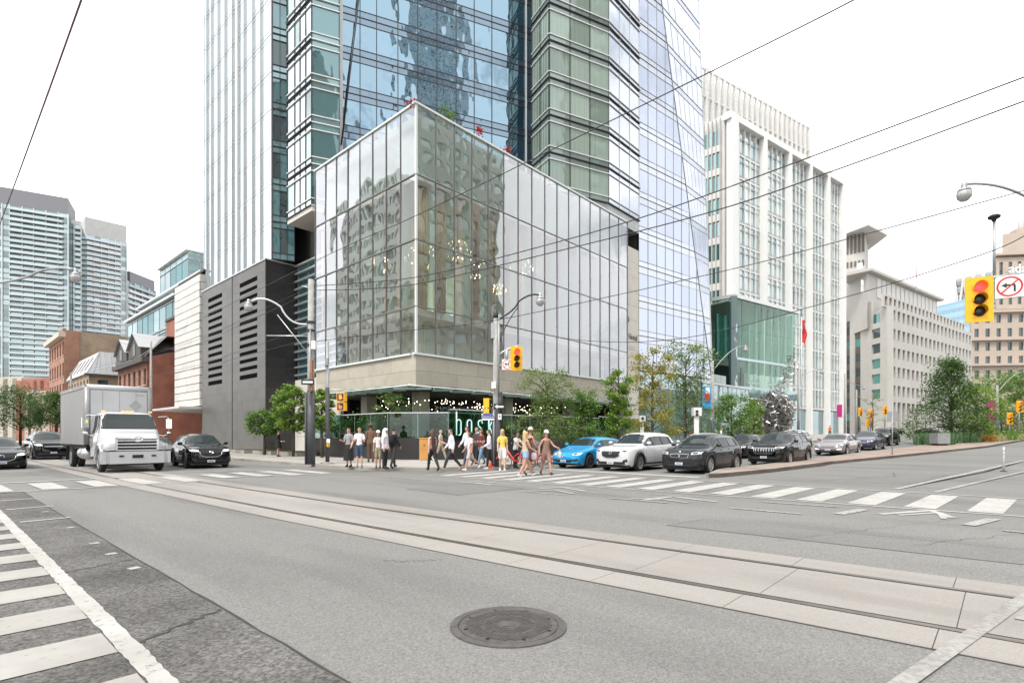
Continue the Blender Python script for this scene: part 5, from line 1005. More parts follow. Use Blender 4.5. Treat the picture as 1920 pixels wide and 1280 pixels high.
q = a.lerp(b, 0.44) + nn * 1.2; text_obj("lettering", "ada", "sign_white", 4.2, Matrix.Translation((q.x, q.y, zat(509, *a))) @ Matrix.Rotation(aa, 4, 'Z') @ Matrix.Rotation(rad(90), 4, 'X'), st_, 0.2, bold=0.05)
# ---- opposite sides of both streets, out of the frame but mirrored in the glass
def opposite(name, label, p0, p1, z, rows, cols, wall, win, depthv, grp="buildings facing the corner"):
    o = thing(name, (p0[0], p0[1], 0), label, "building", grp); A, B = Vector(p0), Vector(p1); t = (B - A).normalized(); n = Vector((t.y, -t.x))
    pg(o, p0, p1, 0.2, z, rows, cols, wall, win, pier=0.35, span=0.4, rec=0.5, th=0.7); prism("core", wall, [A - n * 0.75, B - n * 0.75, B - n * depthv, A - n * depthv], 0, z + 0.5, o); return o
opposite("facing_tower", "pale stone tower across the avenue, mirrored in the podium glass", (104, -44), (60, -44), 112, 28, 11, "limestone", "glass_office", 30)
opposite("facing_block", "low pale block across the avenue, mirrored low in the glass", (190, -46), (116, -46), 15, 3, 16, "limestone", "glass_window", 25)
opposite("facing_slab", "slender dark slab behind the viewer, mirrored in the blue glass", (22, -62), (8, -62), 128, 30, 6, "concrete_white", "glass_condo", 22)
opposite("facing_office", "pale office slab behind the viewer, mirrored in the blue glass", (-16, -58), (-46, -58), 105, 26, 8, "limestone", "glass_condo", 20)
opposite("facing_grid_block", "white gridded block across the side street, mirrored in the podium", (-19, 86), (-19, 107), 52, 16, 12, "concrete_bright", "glass_white", 25)
opposite("facing_grey_block", "grey brick block across the side street, mirrored in the podium", (-19, 50), (-19, 84), 30, 8, 12, "limestone", "glass_condo", 22)
# ================================================================== POLES, LAMPS, SIGNALS, SIGNS, WIRES
def facing(px, d, py, toward=None):
    """frame at a surveyed point whose -Y looks back along the street towards the crossing"""
    p = at(px, d, py); v = Vector((-p.x, -p.y)); a = math.atan2(v.y, v.x) + math.pi / 2 if toward is None else toward
    return p, a
plain("signal_red", (0.5, 0.02, 0.02), 0.3, emit=(1.0, 0.075, 0.06), es=0.75)
plain("hand_orange", (0.9, 0.2, 0.03), 0.3, emit=(1.0, 0.20, 0.03), es=0.9)
plain("lens_dark", (0.015, 0.012, 0.01), 0.25)
plain("globe_glass", (0.42, 0.42, 0.42), 0.22, 0.25)
plain("banner_blue", (0.02, 0.26, 0.62), 0.7, c2=(0.03, 0.42, 0.72), scale=1.2)
plain("banner_magenta", (0.50, 0.02, 0.20), 0.7, vary=0.1)
plain("cone_orange", (0.85, 0.10, 0.03), 0.5)
def lamp(par, p, s=1.0):
    """acorn street lamp hanging at p"""
    hd = MB().lathe([(0.03, 0.32), (0.06, 0.30), (0.085, 0.2), (0.07, 0.15), (0.15, 0.11), (0.19, 0.03)], p, 14).build("lamp_head", "galv", par, smooth=True)
    MB().lathe([(0.185, 0.03), (0.20, -0.05), (0.185, -0.16), (0.11, -0.25), (0.03, -0.28)], p, 14).build("globe", "globe_glass", hd, smooth=True)
def bez(a, b, c, n=12): a, b, c = Vector(a), Vector(b), Vector(c); return [a * (1 - t) ** 2 + b * 2 * t * (1 - t) + c * t * t for t in (i / n for i in range(n + 1))]
def signal(par, p, a, lit=0, s=1.0):
    """three-lamp head in a yellow backplate, front looks along local -Y turned by a"""
    M = Matrix.Translation(p) @ Matrix.Rotation(a, 4, 'Z') @ Matrix.Diagonal((s, s, s, 1))
    h = MB(); h.box(None, (0.34, 0.22, 1.02), M=M @ Matrix.Translation((0, 0.06, 0))); hs_ = h.build("signal_housing", "signal_yellow", par)
    h = MB(); h.box(None, (0.62, 0.03, 1.24), M=M @ Matrix.Translation((0, -0.03, 0))); h.build("backplate", "signal_yellow", hs_)
    for k, z in enumerate((0.33, 0.0, -0.33)):
        R = M @ Matrix.Translation((0, -0.05, z)) @ Matrix.Rotation(rad(90), 4, 'X')
        MB().lathe([(0.145, 0.0), (0.13, 0.02), (0.06, 0.04)], (0, 0, 0), 16, M=R).build("lens", "signal_red" if k == lit else "lens_dark", hs_, smooth=True)
        v, f = [], []                                                     # visor
        for i in range(13):
            an = rad(-20 + 220 * i / 12)
            for dpt in (0.0, 0.24 - 0.1 * abs(i - 6) / 6): v.append(M @ Vector((0.155 * math.cos(an), -0.05 - dpt, z + 0.155 * math.sin(an))))
        f = [(2 * i, 2 * i + 1, 2 * i + 3, 2 * i + 2) for i in range(12)]; mesh("visor", "signal_yellow", v, f, hs_)
def ped_signal(par, p, a, lit=True):
    M = Matrix.Translation(p) @ Matrix.Rotation(a, 4, 'Z')
    for z in (0.23, -0.23):
        h = MB(); h.box(None, (0.42, 0.26, 0.42), M=M @ Matrix.Translation((0, 0, z))); hh = h.build("pedestrian_head", "signal_yellow", par)
        h = MB(); h.box(None, (0.34, 0.02, 0.34), M=M @ Matrix.Translation((0, -0.136, z))); h.build("face", "lens_dark", hh)
        h = MB()
        if lit:
            if z > 0:
                h.box(None, (0.13, 0.012, 0.12), M=M @ Matrix.Translation((0, -0.15, z - 0.05)))
                for k in range(4): h.box(None, (0.024, 0.012, 0.12), M=M @ Matrix.Translation((-0.052 + k * 0.035, -0.15, z + 0.06)))
                h.box(None, (0.03, 0.012, 0.09), M=M @ Matrix.Translation((0.09, -0.15, z - 0.03)) @ Matrix.Rotation(-0.5, 4, 'Y'))
            else:
                h.box(None, (0.03, 0.012, 0.2), M=M @ Matrix.Translation((-0.05, -0.15, z)))
                for dz in (-0.09, 0.0): h.box(None, (0.13, 0.012, 0.03), M=M @ Matrix.Translation((0.02, -0.15, z + dz)))
                h.box(None, (0.03, 0.012, 0.1), M=M @ Matrix.Translation((0.07, -0.15, z - 0.05)))
            h.build("symbol", "hand_orange", hh)
def no_left_sign(par, p, a, s):
    M = Matrix.Translation(p) @ Matrix.Rotation(a, 4, 'Z') @ Matrix.Diagonal((s, 1, s, 1))
    b = MB(); b.box(None, (1, 0.012, 1.0), M=M); pl = b.build("sign_plate", "sign_black", par); b = MB(); b.box(None, (0.96, 0.012, 0.96), M=M @ Matrix.Translation((0, -0.004, 0))); b.build("sign_face", "sign_white", pl)
    b = MB()
    for i in range(28):
        a0, a1 = 2 * math.pi * i / 28, 2 * math.pi * (i + 1) / 28
        b.add([M @ Vector((r * math.cos(an), -0.0125, r * math.sin(an))) for an in (a0, a1) for r in (0.36, 0.43)], [(0, 1, 3, 2)])
    b.box(None, (0.74, 0.004, 0.055), M=M @ Matrix.Translation((0, -0.015, 0)) @ Matrix.Rotation(rad(-45), 4, 'Y')); b.build("prohibition_ring", "sign_red", pl)
    b = MB(); b.box(None, (0.07, 0.004, 0.26), M=M @ Matrix.Translation((0.16, -0.0125, -0.1))); b.box(None, (0.30, 0.004, 0.07), M=M @ Matrix.Translation((0.03, -0.0128, 0.06)))
    b.add([M @ Vector(q) for q in ((-0.27, -0.0126, 0.06), (-0.09, -0.0126, 0.17), (-0.09, -0.0126, -0.05))], [(0, 1, 2)]); b.build("turn_arrow", "sign_black", pl)
def base_d(py, z=SWH): return FPX * (EYE - z) / (py - HOR)
# -- utility pole with street lamp on the side street corner
d1 = base_d(870); P = at(583, d1); ztop = EYE + (HOR - 524) * d1 / FPX
po = thing("utility_pole", (P[0], P[1], SWH), "tall old concrete utility pole with rusty patch and lamp arm, left of the trees", "pole")
tube_obj("shaft", "pole_concrete", [(P[0], P[1], SWH), (P[0], P[1], ztop)], [0.19, 0.13], po, 12); tube_obj("black_base", "pole_paint", [(P[0], P[1], SWH), (P[0], P[1], 3.7)], [0.2, 0.185], po, 12)
MB().box((P[0] - 0.05, P[1] - 0.15, 4.4), (0.2, 0.12, 1.5), 0.7).build("rust_patch", "rust", po)
tube_obj("conduit", "pole_paint", [(P[0] - 0.24, P[1] + 0.05, SWH), (P[0] - 0.24, P[1] + 0.05, 3.6)], 0.05, po, 8); tube_obj("conduit", "galv", [(P[0] - 0.16, P[1] - 0.2, 3.0), (P[0] - 0.12, P[1] - 0.16, 6.6)], 0.03, po, 6)
for z in (7.0, 6.6, 5.9): MB().lathe([(0.19, -0.05), (0.2, 0), (0.19, 0.05)], (P[0], P[1], z), 12).build("collar", "dark_metal", po)
j = at(582, d1, 607); k = at(470, d1 - 0.3, 566); tube_obj("lamp_arm", "alu", bez(j, (j + k) / 2 + Vector((0, 0, -0.55)) + (j - k) * 0.15, (j + k) / 2 + Vector((0, 0, 0.3)), 8)[:-1] + bez((j + k) / 2 + Vector((0, 0, 0.3)), (j + k) / 2 + (k - j) * 0.3 + Vector((0, 0, 0.62)), k, 8), 0.045, po)
tube_obj("arm_brace", "alu", [at(577, d1, 662), at(520, d1 - 0.1, 590)], 0.025, po, 6); lamp(po, at(466, d1 - 0.3, 573))
tube_obj("bracket", "alu", [at(583, d1, 630), at(500, d1, 629)], 0.03, po, 6); tube_obj("bracket", "alu", [at(583, d1, 540), at(566, d1, 536)], 0.03, po, 6)
box("junction_box", "white_paint", at(589, d1 - 0.2, 647), (0.22, 0.2, 0.4), po, 0.7); box("arrow_plate", "sign_black", at(577, d1 - 0.3, 716), (0.6, 0.02, 0.25), po, rad(-42)); box("arrow", "sign_white", at(577, d1 - 0.33, 716), (0.46, 0.01, 0.1), po, rad(-42))
# -- signal pole beside it
d2 = base_d(869); P = at(614, d2); po = thing("pedestrian_signal_pole", (P[0], P[1], SWH), "slim grey pole with orange pedestrian heads and a yellow push button", "pole")
tube_obj("shaft", "galv", [(P[0], P[1], SWH), (P[0], P[1], EYE + (HOR - 640) * d2 / FPX)], 0.085, po, 10); tube_obj("black_base", "pole_paint", [(P[0], P[1], SWH), (P[0], P[1], EYE + (HOR - 726) * d2 / FPX)], 0.1, po, 10); MB().lathe([(0.32, 0), (0.32, 0.05), (0.2, 0.09)], (P[0], P[1], SWH), 12).build("footing", "kerb_concrete", po)
for y in (730, 765): tube_obj("bracket", "alu_white", [at(614, d2, y), at(640, d2, y)], 0.025, po, 6)
ped_signal(po, at(641, d2, 753), rad(-62)); box("notice", "sign_white", at(615.5, d2 - 0.12, 826), (0.17, 0.02, 0.2), po, rad(-47)); box("push_button", "signal_yellow", at(615.5, d2 - 0.13, 834), (0.14, 0.06, 0.17), po, rad(-47)); box("button", "black_metal", at(615.5, d2 - 0.17, 834), (0.05, 0.03, 0.05), po, rad(-47))
box("bracket_box", "galv", at(613, d2 - 0.1, 678), (0.14, 0.14, 0.35), po, 0.7)
# -- corner pole with the avenue signal
d3 = base_d(874); P = at(930, d3); po = thing("corner_signal_pole", (P[0], P[1], SWH), "corner pole carrying a red traffic signal, street signs and a curved lamp", "pole")
zt = EYE + (HOR - 597) * d3 / FPX
tube_obj("shaft", "pole_concrete", [(P[0], P[1], SWH), (P[0], P[1], zt)], [0.17, 0.11], po, 12); MB().lathe([(0.11, 0), (0.14, 0.15), (0.06, 0.4), (0.01, 0.45)], (P[0], P[1], zt), 10).build("finial", "dark_metal", po, smooth=True)
tube_obj("black_base", "pole_paint", [(P[0], P[1], SWH), (P[0], P[1], 2.75)], 0.2, po, 12); tube_obj("conduit", "galv", [at(935.5, d3 - 0.1, 740), at(935.5, d3 - 0.1, 590)], 0.035, po, 6); tube_obj("conduit", "dark_metal", [at(938, d3, 790), at(938, d3, 735)], 0.11, po, 8)
j, k = at(934, d3, 599), at(1010, d3 - 0.3, 553); tube_obj("lamp_arm", "dark_metal", bez(j, j + (k - j) * 0.45 + Vector((0, 0, -0.05)), (j + k) / 2 + Vector((0, 0, 0.25)), 8)[:-1] + bez((j + k) / 2 + Vector((0, 0, 0.25)), (j + k) / 2 + (k - j) * 0.3 + Vector((0, 0, 0.35)), k, 8), 0.04, po)
tube_obj("arm_brace", "dark_metal", bez(at(938, d3, 640), at(945, d3, 610), at(972, d3, 575), 8), 0.02, po, 6); lamp(po, at(1013, d3 - 0.3, 562))
tube_obj("signal_bracket", "alu", bez(at(932, d3, 668), at(945, d3, 655), at(973, d3 - 0.2, 648), 6), 0.05, po); tube_obj("signal_bracket", "alu", [at(950, d3 - .1, 655), at(950, d3 - .1, 675)], 0.06, po, 6)
fc = math.atan2(-P[1], -P[0]) + math.pi / 2
signal(po, at(968, d3 - 0.2, 672), fc + 0.2, 0, 0.88); no_left_sign(po, at(951, d3 - 0.15, 683), fc - 0.25, 0.5)
M = Matrix.Translation(at(936, d3 - 0.28, 762)) @ Matrix.Rotation(fc + 0.3, 4, 'Z')
b = MB(); b.box(None, (0.5, 0.012, 0.24), M=M); pl = b.build("one_way_plate", "sign_black", po); b = MB(); b.box(None, (0.3, 0.006, 0.085), M=M @ Matrix.Translation((0.05, -0.012, 0))); b.add([M @ Vector(q) for q in ((-0.22, -0.014, 0), (-0.08, -0.014, 0.1), (-0.08, -0.014, -0.1))], [(0, 1, 2)]); b.build("one_way_arrow", "sign_white", pl)
tube_obj("sign_post", "galv", [at(926, d3 - 0.25, 870), at(926, d3 - 0.25, 768)], 0.028, po, 6)
M = Matrix.Translation(at(915, d3 - 0.3, 781)) @ Matrix.Rotation(fc, 4, 'Z'); b = MB(); b.box(None, (0.56, 0.02, 0.3), M=M); ss = b.build("street_name_plate", "sign_white", po)
b = MB(); b.box(None, (0.54, 0.02, 0.13), M=M @ Matrix.Translation((0, -0.004, -0.01))); b.build("street_name_band", "sign_blue", ss); text_obj("lettering", "Adelaide St W", "sign_white", 0.085, M @ Matrix.Translation((0, -0.018, -0.01)) @ Matrix.Rotation(rad(90), 4, 'X'), ss, 0.001)
b = MB(); b.lathe([(0.25, 0), (0.25, 0.02)], (0, 0, 0), 20, M=M @ Matrix.Translation((0, 0.005, 0.1)) @ Matrix.Diagonal((1, 1, 0.28, 1)) @ Matrix.Rotation(rad(90), 4, 'X')); b.build("street_name_crest", "sign_blue", ss)
ped_signal(po, at(914, d3 + 0.1, 765), rad(30), False); box("notice_plate", "sign_white", at(937, d3 - 0.25, 781), (0.16, 0.02, 0.26), po, fc); box("notice_mark", "sign_red", at(937, d3 - 0.265, 780), (0.05, 0.012, 0.1), po, fc)
box("junction_box", "white_paint", at(926, d3 - 0.2, 722), (0.2, 0.2, 0.3), po, 0.7); box("bracket_box", "galv", at(925, d3, 620), (0.2, 0.2, 0.7), po, 0.7)
cn = thing("traffic_cone", gr(920, 877, SWH), "small orange traffic cone at the foot of the corner pole", "cone"); c = gr(920, 877, SWH); MB().lathe([(0.09, 0.02), (0.025, 0.3), (0.02, 0.31)], c, 12).build("cone_body", "cone_orange", cn, smooth=True); box("cone_base", "cone_orange", (c.x, c.y, SWH + 0.015), (0.22, 0.22, 0.03), cn)
# -- near signal at the right edge on its mast arm
ds = 15.2; so = thing("mast_arm_signal", at(1990, ds), "large yellow traffic signal showing red on a mast arm at right", "traffic signal")
tube_obj("mast_arm", "galv", [at(1815, ds + 0.2, 527), at(1930, ds + 0.2, 512), at(2100, ds + 0.3, 500)], 0.055, so); tube_obj("mast_post", "galv", [Vector((*at(2100, ds + .3), 0)), at(2100, ds + 0.3, 380)], 0.12, so)
fs = math.atan2(-at(1835, ds)[1], -at(1835, ds)[0]) + math.pi / 2
signal(so, at(1835, ds, 562), fs + 0.28, 0, 1.02); no_left_sign(so, at(1893, ds, 537), fs + 0.12, 0.66)
cp = thing("traffic_camera_pole", at(1864, ds + 0.3, 525), "black dome traffic camera on a thin grey riser", "camera"); tube_obj("riser", "galv", [at(1864, ds + 0.25, 524), at(1864, ds + 0.25, 415)], 0.035, cp); c = at(1864, ds + .25, 409); MB().lathe([(0.04, -0.1), (0.06, -0.04), (0.14, 0.0), (0.15, 0.05), (0.1, 0.09), (0.02, 0.1)], c, 14).build("dome", "black_metal", cp, smooth=True)
sl2 = thing("street_lamp", Vector((*at(2080, 17), 0)), "street lamp curving in from the right edge above the signals", "street lamp", "street lamps"); j, k = at(1990, 17, 420), at(1813, 16.6, 345)
tube_obj("lamp_arm", "galv", bez(j, at(1910, 17, 338), k, 14), 0.04, sl2); lamp(sl2, at(1808, 16.6, 361)); tube_obj("post", "pole_concrete", [Vector((*at(2080, 17.2), 0)), at(2080, 17.2, 330)], 0.15, sl2, 10); tube_obj("lamp_arm", "galv", [j, at(2080, 17.2, 445)], 0.04, sl2)
sl3 = thing("street_lamp", Vector((*at(-120, 23), 0)), "street lamp curving in from the left edge before the condominiums", "street lamp", "street lamps"); j, k = at(-60, 23, 535), at(137, 22.5, 505)
tube_obj("lamp_arm", "galv", bez(j, at(70, 23, 540), at(75, 23, 506), 6)[:0] + bez(j, at(40, 23, 530), at(70, 22.9, 510), 8)[:-1] + bez(at(70, 22.9, 510), at(100, 22.8, 499), k, 8), 0.05, sl3); lamp(sl3, at(142, 22.5, 517)); tube_obj("post", "pole_concrete", [Vector((*at(-120, 23), 0)), at(-120, 23, 480)], 0.15, sl3, 10); tube_obj("lamp_arm", "galv", [j, at(-120, 23, 560)], 0.05, sl3)
# -- lamps further off
def far_lamp(px, d, yt, px2, y2, label, black=True, banner=None):
    u, v = at(px, d); g = gz(u) + SWH; t_ = thing("street_lamp", (u, v, g), label, "street lamp", "street lamps"); zt = EYE + (HOR - yt) * d / FPX
    tube_obj("post", "pole_concrete", [(u, v, g), (u, v, zt)], [0.16, 0.11], t_, 8)
    if black: tube_obj("black_base", "pole_paint", [(u, v, g), (u, v, g + 2.4)], 0.17, t_, 8)
    j, k = at(px, d, yt + 22 * 40 / d), at(px2, d, y2 - 6 * 40 / d); tube_obj("lamp_arm", "galv", bez(j, j.lerp(k, 0.55) + Vector((0, 0, 0.05 * d / 40)) + (k - j) * 0.05 + Vector((0, 0, (k.z - j.z) * 0.45)), k, 10), 0.035, t_, 6); lamp(t_, at(px2, d, y2))
    if banner:
        c = at(px + banner[0], d, banner[1]); box("banner", banner[2], c, (0.8 * banner[3], 0.03, 1.9 * banner[3]), t_, rad(-47))
        for s in (-1, 1): tube_obj("banner_rod", "galv", [(u, v, c.z + s * 0.95 * banner[3]), (c.x, c.y, c.z + s * 0.95 * banner[3])], 0.02, t_, 4)
    return t_
t_ = far_lamp(1336, 44, 676, 1398, 654, "street lamp with a blue banner behind the white car", banner=(-10, 745, "banner_blue", 0.95))
c = at(1325, 43.9, 742); box("banner_mark", "sign_red", (c.x, c.y - 0.04, c.z - 0.1), (0.4, 0.02, 0.6), t_, rad(-47)); box("banner_mark", "sign_white", (c.x + 0.1, c.y - 0.05, c.z + 0.45), (0.35, 0.02, 0.5), t_, rad(-47))
far_lamp(1497, 72, 694, 1541, 697, "street lamp in front of the white office block"); far_lamp(1584, 82, 700, 1620, 727, "white lamp post at the end of the white office block", False, banner=(-10, 770, "banner_magenta", 1.0))
far_lamp(1606, 88, 730, 1628, 755, "street lamp near the limestone block corner", False); far_lamp(1870, 62, 722, 1925, 700, "median street lamp with a magenta banner", banner=(-11, 770, "banner_magenta", 1.2))
far_lamp(283, 62, 640, 215, 686, "grey street lamp pole in front of the red brick house"); far_lamp(133, 70, 700, 62, 735, "street lamp behind the box truck over the side street trees")
for i, (px, py, d) in enumerate(((1613, 772, 95), (1632, 776, 95), (1659, 769, 92), (1632, 792, 96), (1911, 762, 70), (1893, 784, 70), (1628, 668 + 124, 97))):
    p = at(px, d, py); sgn = thing("distant_signal", Vector((p.x, p.y, gz(p.x))), ("distant yellow signal left of the bare small tree", "distant yellow signal nearest the bare small tree", "distant yellow signal right of the bare small tree", "distant low pedestrian signal near the crossing", "distant yellow signal at the right edge", "distant orange signal cluster on the median", "distant dark signal post at the next crossing")[i], "traffic signal", "distant signals")
    tube_obj("post", "galv", [(p.x, p.y, gz(p.x)), (p.x, p.y, p.z + 0.7)], 0.09, sgn, 6); signal(sgn, p, rad(-47), 0, 1.25)
# -- flexible post, speed cameras, sign seen edge-on, planter box
c = gr(1882, 884); fx = thing("flexible_post", c, "white flexible lane marker post on the painted line", "bollard"); MB().lathe([(0.04, 0.03), (0.04, 0.9), (0.035, 1.02), (0.02, 1.04)], c, 12).build("post", "white_paint", fx, smooth=True); MB().lathe([(0.14, 0.0), (0.12, 0.03), (0.05, 0.05)], c, 12).build("foot", "black_metal", fx)
for z in (0.7, 0.85): MB().lathe([(0.042, 0), (0.042, 0.07)], c + Vector((0, 0, z)), 12).build("reflector", "alu", fx)
for px, d, yt, w, lb in ((1204, 36, 779, 0.3, "thin white camera column before the yellow tree"), (1306, 36, 766, 0.42, "white enforcement camera column with two black lenses")):
    u, v = at(px, d); zt = EYE + (HOR - yt) * d / FPX; t_ = thing("camera_column", (u, v, gz(u) + SWH), lb, "camera", "camera columns"); box("column", "white_paint", (u, v, (zt - 0.4 + gz(u)) / 2), (w * 0.75, w * 0.75, zt - 0.4 - gz(u)), t_, 0.4); hb = box("camera_box", "white_paint", (u, v, zt - 0.2), (w * 1.3, w * 1.1, 0.55 if w > 0.35 else 0.42), t_, rad(-47))
    for k in range(2 if w > 0.35 else 1):
        c = at(px + 1, d - 0.3, yt + 5 + k * 6); R = Matrix.Translation(c) @ Matrix.Rotation(rad(-47), 4, 'Z') @ Matrix.Rotation(rad(90), 4, 'X'); MB().lathe([(0.09, -0.05), (0.09, 0.02), (0.02, 0.03)], (0, 0, 0), 12, M=R).build("lens", "lens_dark", hb)
p = gs(1673, 857); t_ = thing("sign_post", p, "thin grey sign post on the median nose seen from behind", "sign"); tube_obj("post", "galv", [p, (p.x, p.y, EYE + (HOR - 772) * depth(p.x, p.y) / FPX)], 0.03, t_, 6); c = at(1673, depth(p.x, p.y), 781); box("sign_plate", "galv", c, (0.55, 0.02, 0.62), t_, rad(-60))
p = gs(1762, 838); t_ = thing("planter_box", p, "grey metal cabinet at the tip of the planted median", "cabinet"); box("cabinet_body", "galv", (p.x, p.y, p.z + 0.75), (1.1, 0.9, 0.9), t_, -0.8); box("cabinet_foot", "black_metal", (p.x, p.y, p.z + 0.2), (0.8, 0.7, 0.3), t_, -0.8)
p = gr(797, 862, SWH); t_ = thing("wooden_lectern", p, "orange wooden host stand in front of the black terrace wall", "lectern"); box("body", "wood_orange", (p.x, p.y, SWH + 0.62), (0.6, 0.5, 1.2), t_, -0.75); box("top", "wood_orange", (p.x, p.y, SWH + 1.25), (0.66, 0.56, 0.05), t_, -0.75); box("plinth", "trim_dark", (p.x, p.y, SWH + 0.03), (0.56, 0.46, 0.06), t_, -0.75); c = p + Vector((-0.2, -0.17, 0.85)); box("crest", "trim_dark", c, (0.07, 0.02, 0.07), t_, -0.75)
# -- overhead wires
def wire(label, p0, p1, pts, r=0.012, m="wire_black", name="overhead_wire"):
    a, b = Vector(at(*p0)), Vector(at(*p1)); out = []
    for px, py in pts:
        q = on_line(px, a, b - a); out.append(Vector((q[0], q[1], zat(py, *q))))
    res = []
    for i in range(len(out) - 1):
        p_1, p0_, p1_, p2 = out[max(i - 1, 0)], out[i], out[i + 1], out[min(i + 2, len(out) - 1)]
        for s in range(6):
            t = s / 6; res.append(0.5 * ((2 * p0_) + (p1_ - p_1) * t + (2 * p_1 - 5 * p0_ + 4 * p1_ - p2) * t * t + (3 * p0_ - p_1 - 3 * p1_ + p2) * t ** 3))
    res.append(out[-1]); res.append(out[-1] + (out[-1] - out[-2]).normalized() * 16); o = tube_obj(name, m, res, r, None, 6); return tag(o, label, "wire", "overhead wires")
wire("upper of the twin thick black wires crossing the podium to the right", (583, 28), (1925, 12), [(570, 537), (690, 529), (800, 516), (1000, 466), (1227, 400), (1580, 272), (1925, 143)], 0.017)
wire("lower of the twin thick black wires crossing the podium to the right", (583, 28), (1925, 12), [(588, 544), (700, 541), (800, 529), (1000, 482), (1324, 400), (1600, 307), (1925, 188)], 0.017)
wire("straight span wire rising from the dark block to the top edge", (380, 38), (1620, 9), [(330, 622), (588, 491), (783, 403), (1340, 131), (1625, -12)], 0.012)
wire("thin wire from the corner pole up to the right lamp", (590, 27), (1925, 14), [(590, 640), (760, 620), (930, 600), (1340, 512), (1600, 445), (1925, 356)], 0.013)
wire("sagging black cable from the corner pole to the mast arm", (932, 25), (1925, 13), [(932, 606), (1082, 637), (1280, 634), (1560, 564), (1833, 480), (1925, 440)], 0.012)
o = tube_obj("trolley_wire", "wire_copper", [(1.32, v, 7.05 - 0.1 * math.sin(v * 0.16)) for v in (-12, -6, 0, 2, 4, 6, 8, 11, 15, 20, 26, 34, 50, 80)], 0.012, None, 6); tag(o, "dark red trolley wire dropping from the top left corner", "wire", "overhead wires")
for y0, y1, lb in ((537, 700, "highest line from the corner utility pole down the side street"), (548, 705, "second line from the corner utility pole down the side street"), (612, 730, "third line from the corner utility pole down the side street"), (634, 726, "lowest line from the corner utility pole down the side street")):
    wire(lb, (583, d1), (120, 72), [(583, y0), (440, y0 + (y1 - y0) * 0.42), (377, y0 + (y1 - y0) * 0.6), (240, y0 + (y1 - y0) * 0.85), (120, y1)], 0.01)
wire("pale cable over the truck towards the red brick house", (380, 50), (-10, 60), [(380, 645), (283, 655), (150, 618), (-10, 560)], 0.012)

# ================================================================== TREES AND PLANTING
def leaf_mat(name, a, b):
    m, n, l, bs = _new(name); n.remove(bs)
    g = n.new("ShaderNodeNewGeometry"); t = n.new("ShaderNodeTexNoise"); t.inputs["Scale"].default_value = 2.3; t.inputs["Detail"].default_value = 6; t.inputs["Roughness"].default_value = 0.75; l.new(g.outputs["Position"], t.inputs["Vector"])
    r = n.new("ShaderNodeValToRGB"); r.color_ramp.elements[0].position = 0.34; r.color_ramp.elements[1].position = 0.66; r.color_ramp.elements[0].color = c4(a); r.color_ramp.elements[1].color = c4(b); l.new(t.outputs[0], r.inputs[0])
    d = n.new("ShaderNodeBsdfDiffuse"); tr = n.new("ShaderNodeBsdfTranslucent"); gl = n.new("ShaderNodeBsdfGlossy"); gl.inputs["Roughness"].default_value = 0.45; gl.inputs["Color"].default_value = (0.5, 0.5, 0.5, 1)
    l.new(r.outputs[0], d.inputs[0]); l.new(r.outputs[0], tr.inputs[0]); m1 = n.new("ShaderNodeMixShader"); m1.inputs[0].default_value = 0.38; l.new(d.outputs[0], m1.inputs[1]); l.new(tr.outputs[0], m1.inputs[2])
    m2 = n.new("ShaderNodeMixShader"); m2.inputs[0].default_value = 0.05; l.new(m1.outputs[0], m2.inputs[1]); l.new(gl.outputs[0], m2.inputs[2]); l.new(m2.outputs[0], n["Material Output"].inputs[0]); return m
leaf_mat("leaf_green", (0.085, 0.185, 0.036), (0.22, 0.35, 0.08)); leaf_mat("leaf_light", (0.13, 0.25, 0.04), (0.30, 0.43, 0.09)); leaf_mat("leaf_dark", (0.055, 0.12, 0.038), (0.15, 0.245, 0.07))
leaf_mat("leaf_yellow", (0.24, 0.27, 0.045), (0.50, 0.40, 0.08)); leaf_mat("leaf_locust", (0.12, 0.20, 0.055), (0.28, 0.36, 0.12)); leaf_mat("leaf_lime", (0.16, 0.30, 0.03), (0.33, 0.46, 0.06)); leaf_mat("flower_orange", (0.5, 0.16, 0.01), (0.7, 0.3, 0.02)); leaf_mat("flower_pale", (0.42, 0.40, 0.16), (0.55, 0.5, 0.3)); leaf_mat("grass_blue", (0.06, 0.14, 0.06), (0.16, 0.26, 0.12))
plain("bark", (0.085, 0.07, 0.055), 0.9, vary=0.3, scale=8, bump=0.4, bscale=40)
def leaves(rn, c, r, n, size, flat=0.7, mb=None, aspect=1.8):
    for _ in range(n):
        p = Vector((rn.gauss(0, 0.62), rn.gauss(0, 0.62), rn.gauss(0, 0.62))); p = c + Vector((p.x * r, p.y * r, p.z * r * flat)); a = Vector((rn.gauss(0, 1), rn.gauss(0, 1), rn.gauss(0, 0.6))).normalized(); b = a.cross(Vector((rn.gauss(0, 0.5), rn.gauss(0, 0.5), 1))).normalized(); s = size * rn.uniform(0.6, 1.3)
        mb.add([p - a * s * aspect * 0.5, p + b * s * 0.42, p + a * s * aspect * 0.5, p - b * s * 0.42], [(0, 1, 2, 3)])
